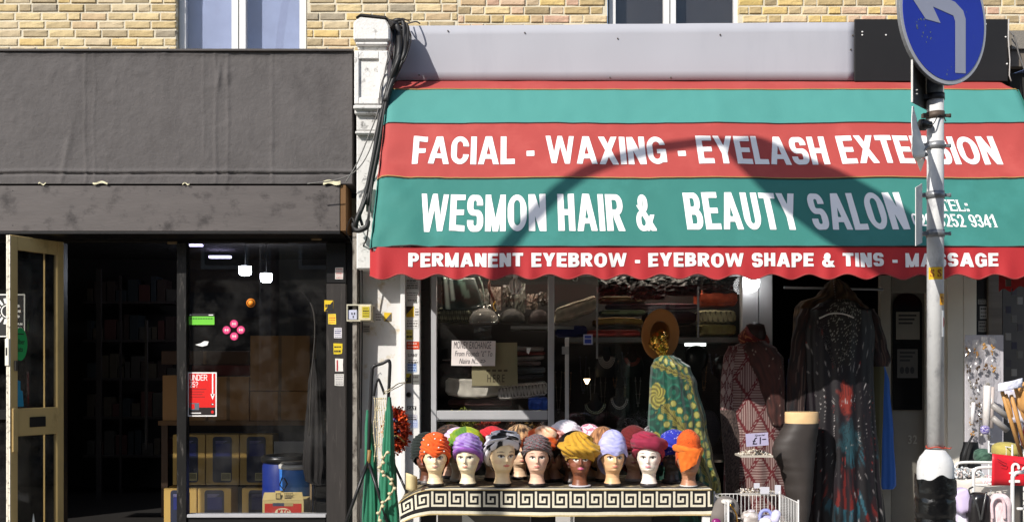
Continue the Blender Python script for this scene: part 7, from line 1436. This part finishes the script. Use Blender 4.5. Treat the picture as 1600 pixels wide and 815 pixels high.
# white cloth hump under the left end of the table
MB().grid(lambda u, v: P(lerp(634, 652, u), lerp(764, 738, v)+6*u*u, -1.2)+Vector((0, -.03*sin(pi*u), 0)), 8, 6).build('paper_roll', cm('c8b88c', .6), label='rolled cream paper at the left end of the table', cat='paper', solid=.003)
# crinkled black plastic and strings at the top of the wide bay
for k, (a, b_, c_, d_) in enumerate(((935, 432, 985, 462), (985, 432, 1040, 468), (1040, 432, 1095, 462), (1098, 432, 1155, 458))): wrap(a, b_, c_, d_, .12+.03*(k % 2), ['first', 'second', 'third', 'last'][k]+' of four crinkled black bags hanging along the top of the wide bay', .05, 12, mt=pm('black_film', '0c0b0c', .55, spec=.3), seed=k*3+1, name='black_bag', cat='bag')
MB().tube(curve([P(893, 428, .08), P(896, 438, .08), P(901, 438, .08), P(903, 428, .08)]), .005).build('hook_loop', cm('9a9894', .4), label='pale loop hanging at the top of the wide bay', cat='hook')

# more stock inside the bay: hanging strands on the backdrop and dark piles on its floor
rnd = random.Random(33); ORD = ['first', 'second', 'third', 'fourth', 'fifth', 'sixth', 'seventh', 'eighth', 'ninth', 'tenth', 'eleventh', 'twelfth', 'thirteenth', 'fourteenth', 'fifteenth', 'sixteenth']; ns_ = 0
for k in range(16):
    x = 872+k*17.5+rnd.uniform(-5, 5); y = rnd.uniform(548, 600); ln = rnd.uniform(28, 70)
    if 1015 < x < 1085: continue
    m = MB(); pts = [P(x-5+10*q/8, y+ln*sin(pi*q/8), .6) for q in range(9)]; m.tube(pts, .0035, 5)
    for p in pts: m.lathe(p.x, p.y, [(.001, p.z-.010), (.010, p.z), (.001, p.z+.010)], 6)
    m.build('bead_strand', pm('dim_bead_%d' % (k % 4), ['6a645c', '7c5a3c', '4c4a58', '8a8884'][k % 4], .3, metal=.4), label=ORD[ns_]+' bead strand from the white sliding bar, '+['grey', 'brown', 'slate', 'silver'][k % 4]+', at the back of the bay', cat='necklace', group='strands hung at the back of the bay'); ns_ += 1
for k, (a, b_, c_, d_, col) in enumerate(((870, 655, 905, 690, '3c3230'), (905, 662, 945, 695, '4a4440'), (1010, 660, 1050, 700, '5a2c28'), (1085, 640, 1125, 700, '2c2a30'), (1125, 655, 1158, 700, '4b3a34'), (690, 680, 730, 700, '5a4c40'), (840, 672, 858, 700, '6a4a38'), (955, 668, 990, 700, '33363a'))):
    pouch(a, b_, c_, d_, .35, .08, lambda u, v, col=col: tuple(q*(1+.5*nz3(u*14, v*14, 3)) for q in hexl(col)), ['dark brown', 'grey brown', 'maroon', 'blackish blue', 'brown', 'tan', 'chestnut', 'slate'][k]+' bundle lying on the floor of the window bay', 'bundle', 'cloth_bundle', mt=attr, q=2.2, seed=k)
for k in range(9):
    a = 690+k*19; wrap(a, 440+(k*37) % 20, a+17, 476+(k*23) % 14, .42, None, .03, 8, mt=pm('dim_packet_%d' % (k % 3), ['4a4a44', '5c5048', '38342f'][k % 3], .3), name='hanging_packet', seed=k, cat='packet')['label'] = 'dim packet hung behind the first window pane, '+ORD[k]+' from its left frame'
for o in list(C.objects):
    if o.name.startswith('hanging_packet') and o.get('label', '').startswith('dim packet'): o['group'] = 'dim packets behind the first pane'
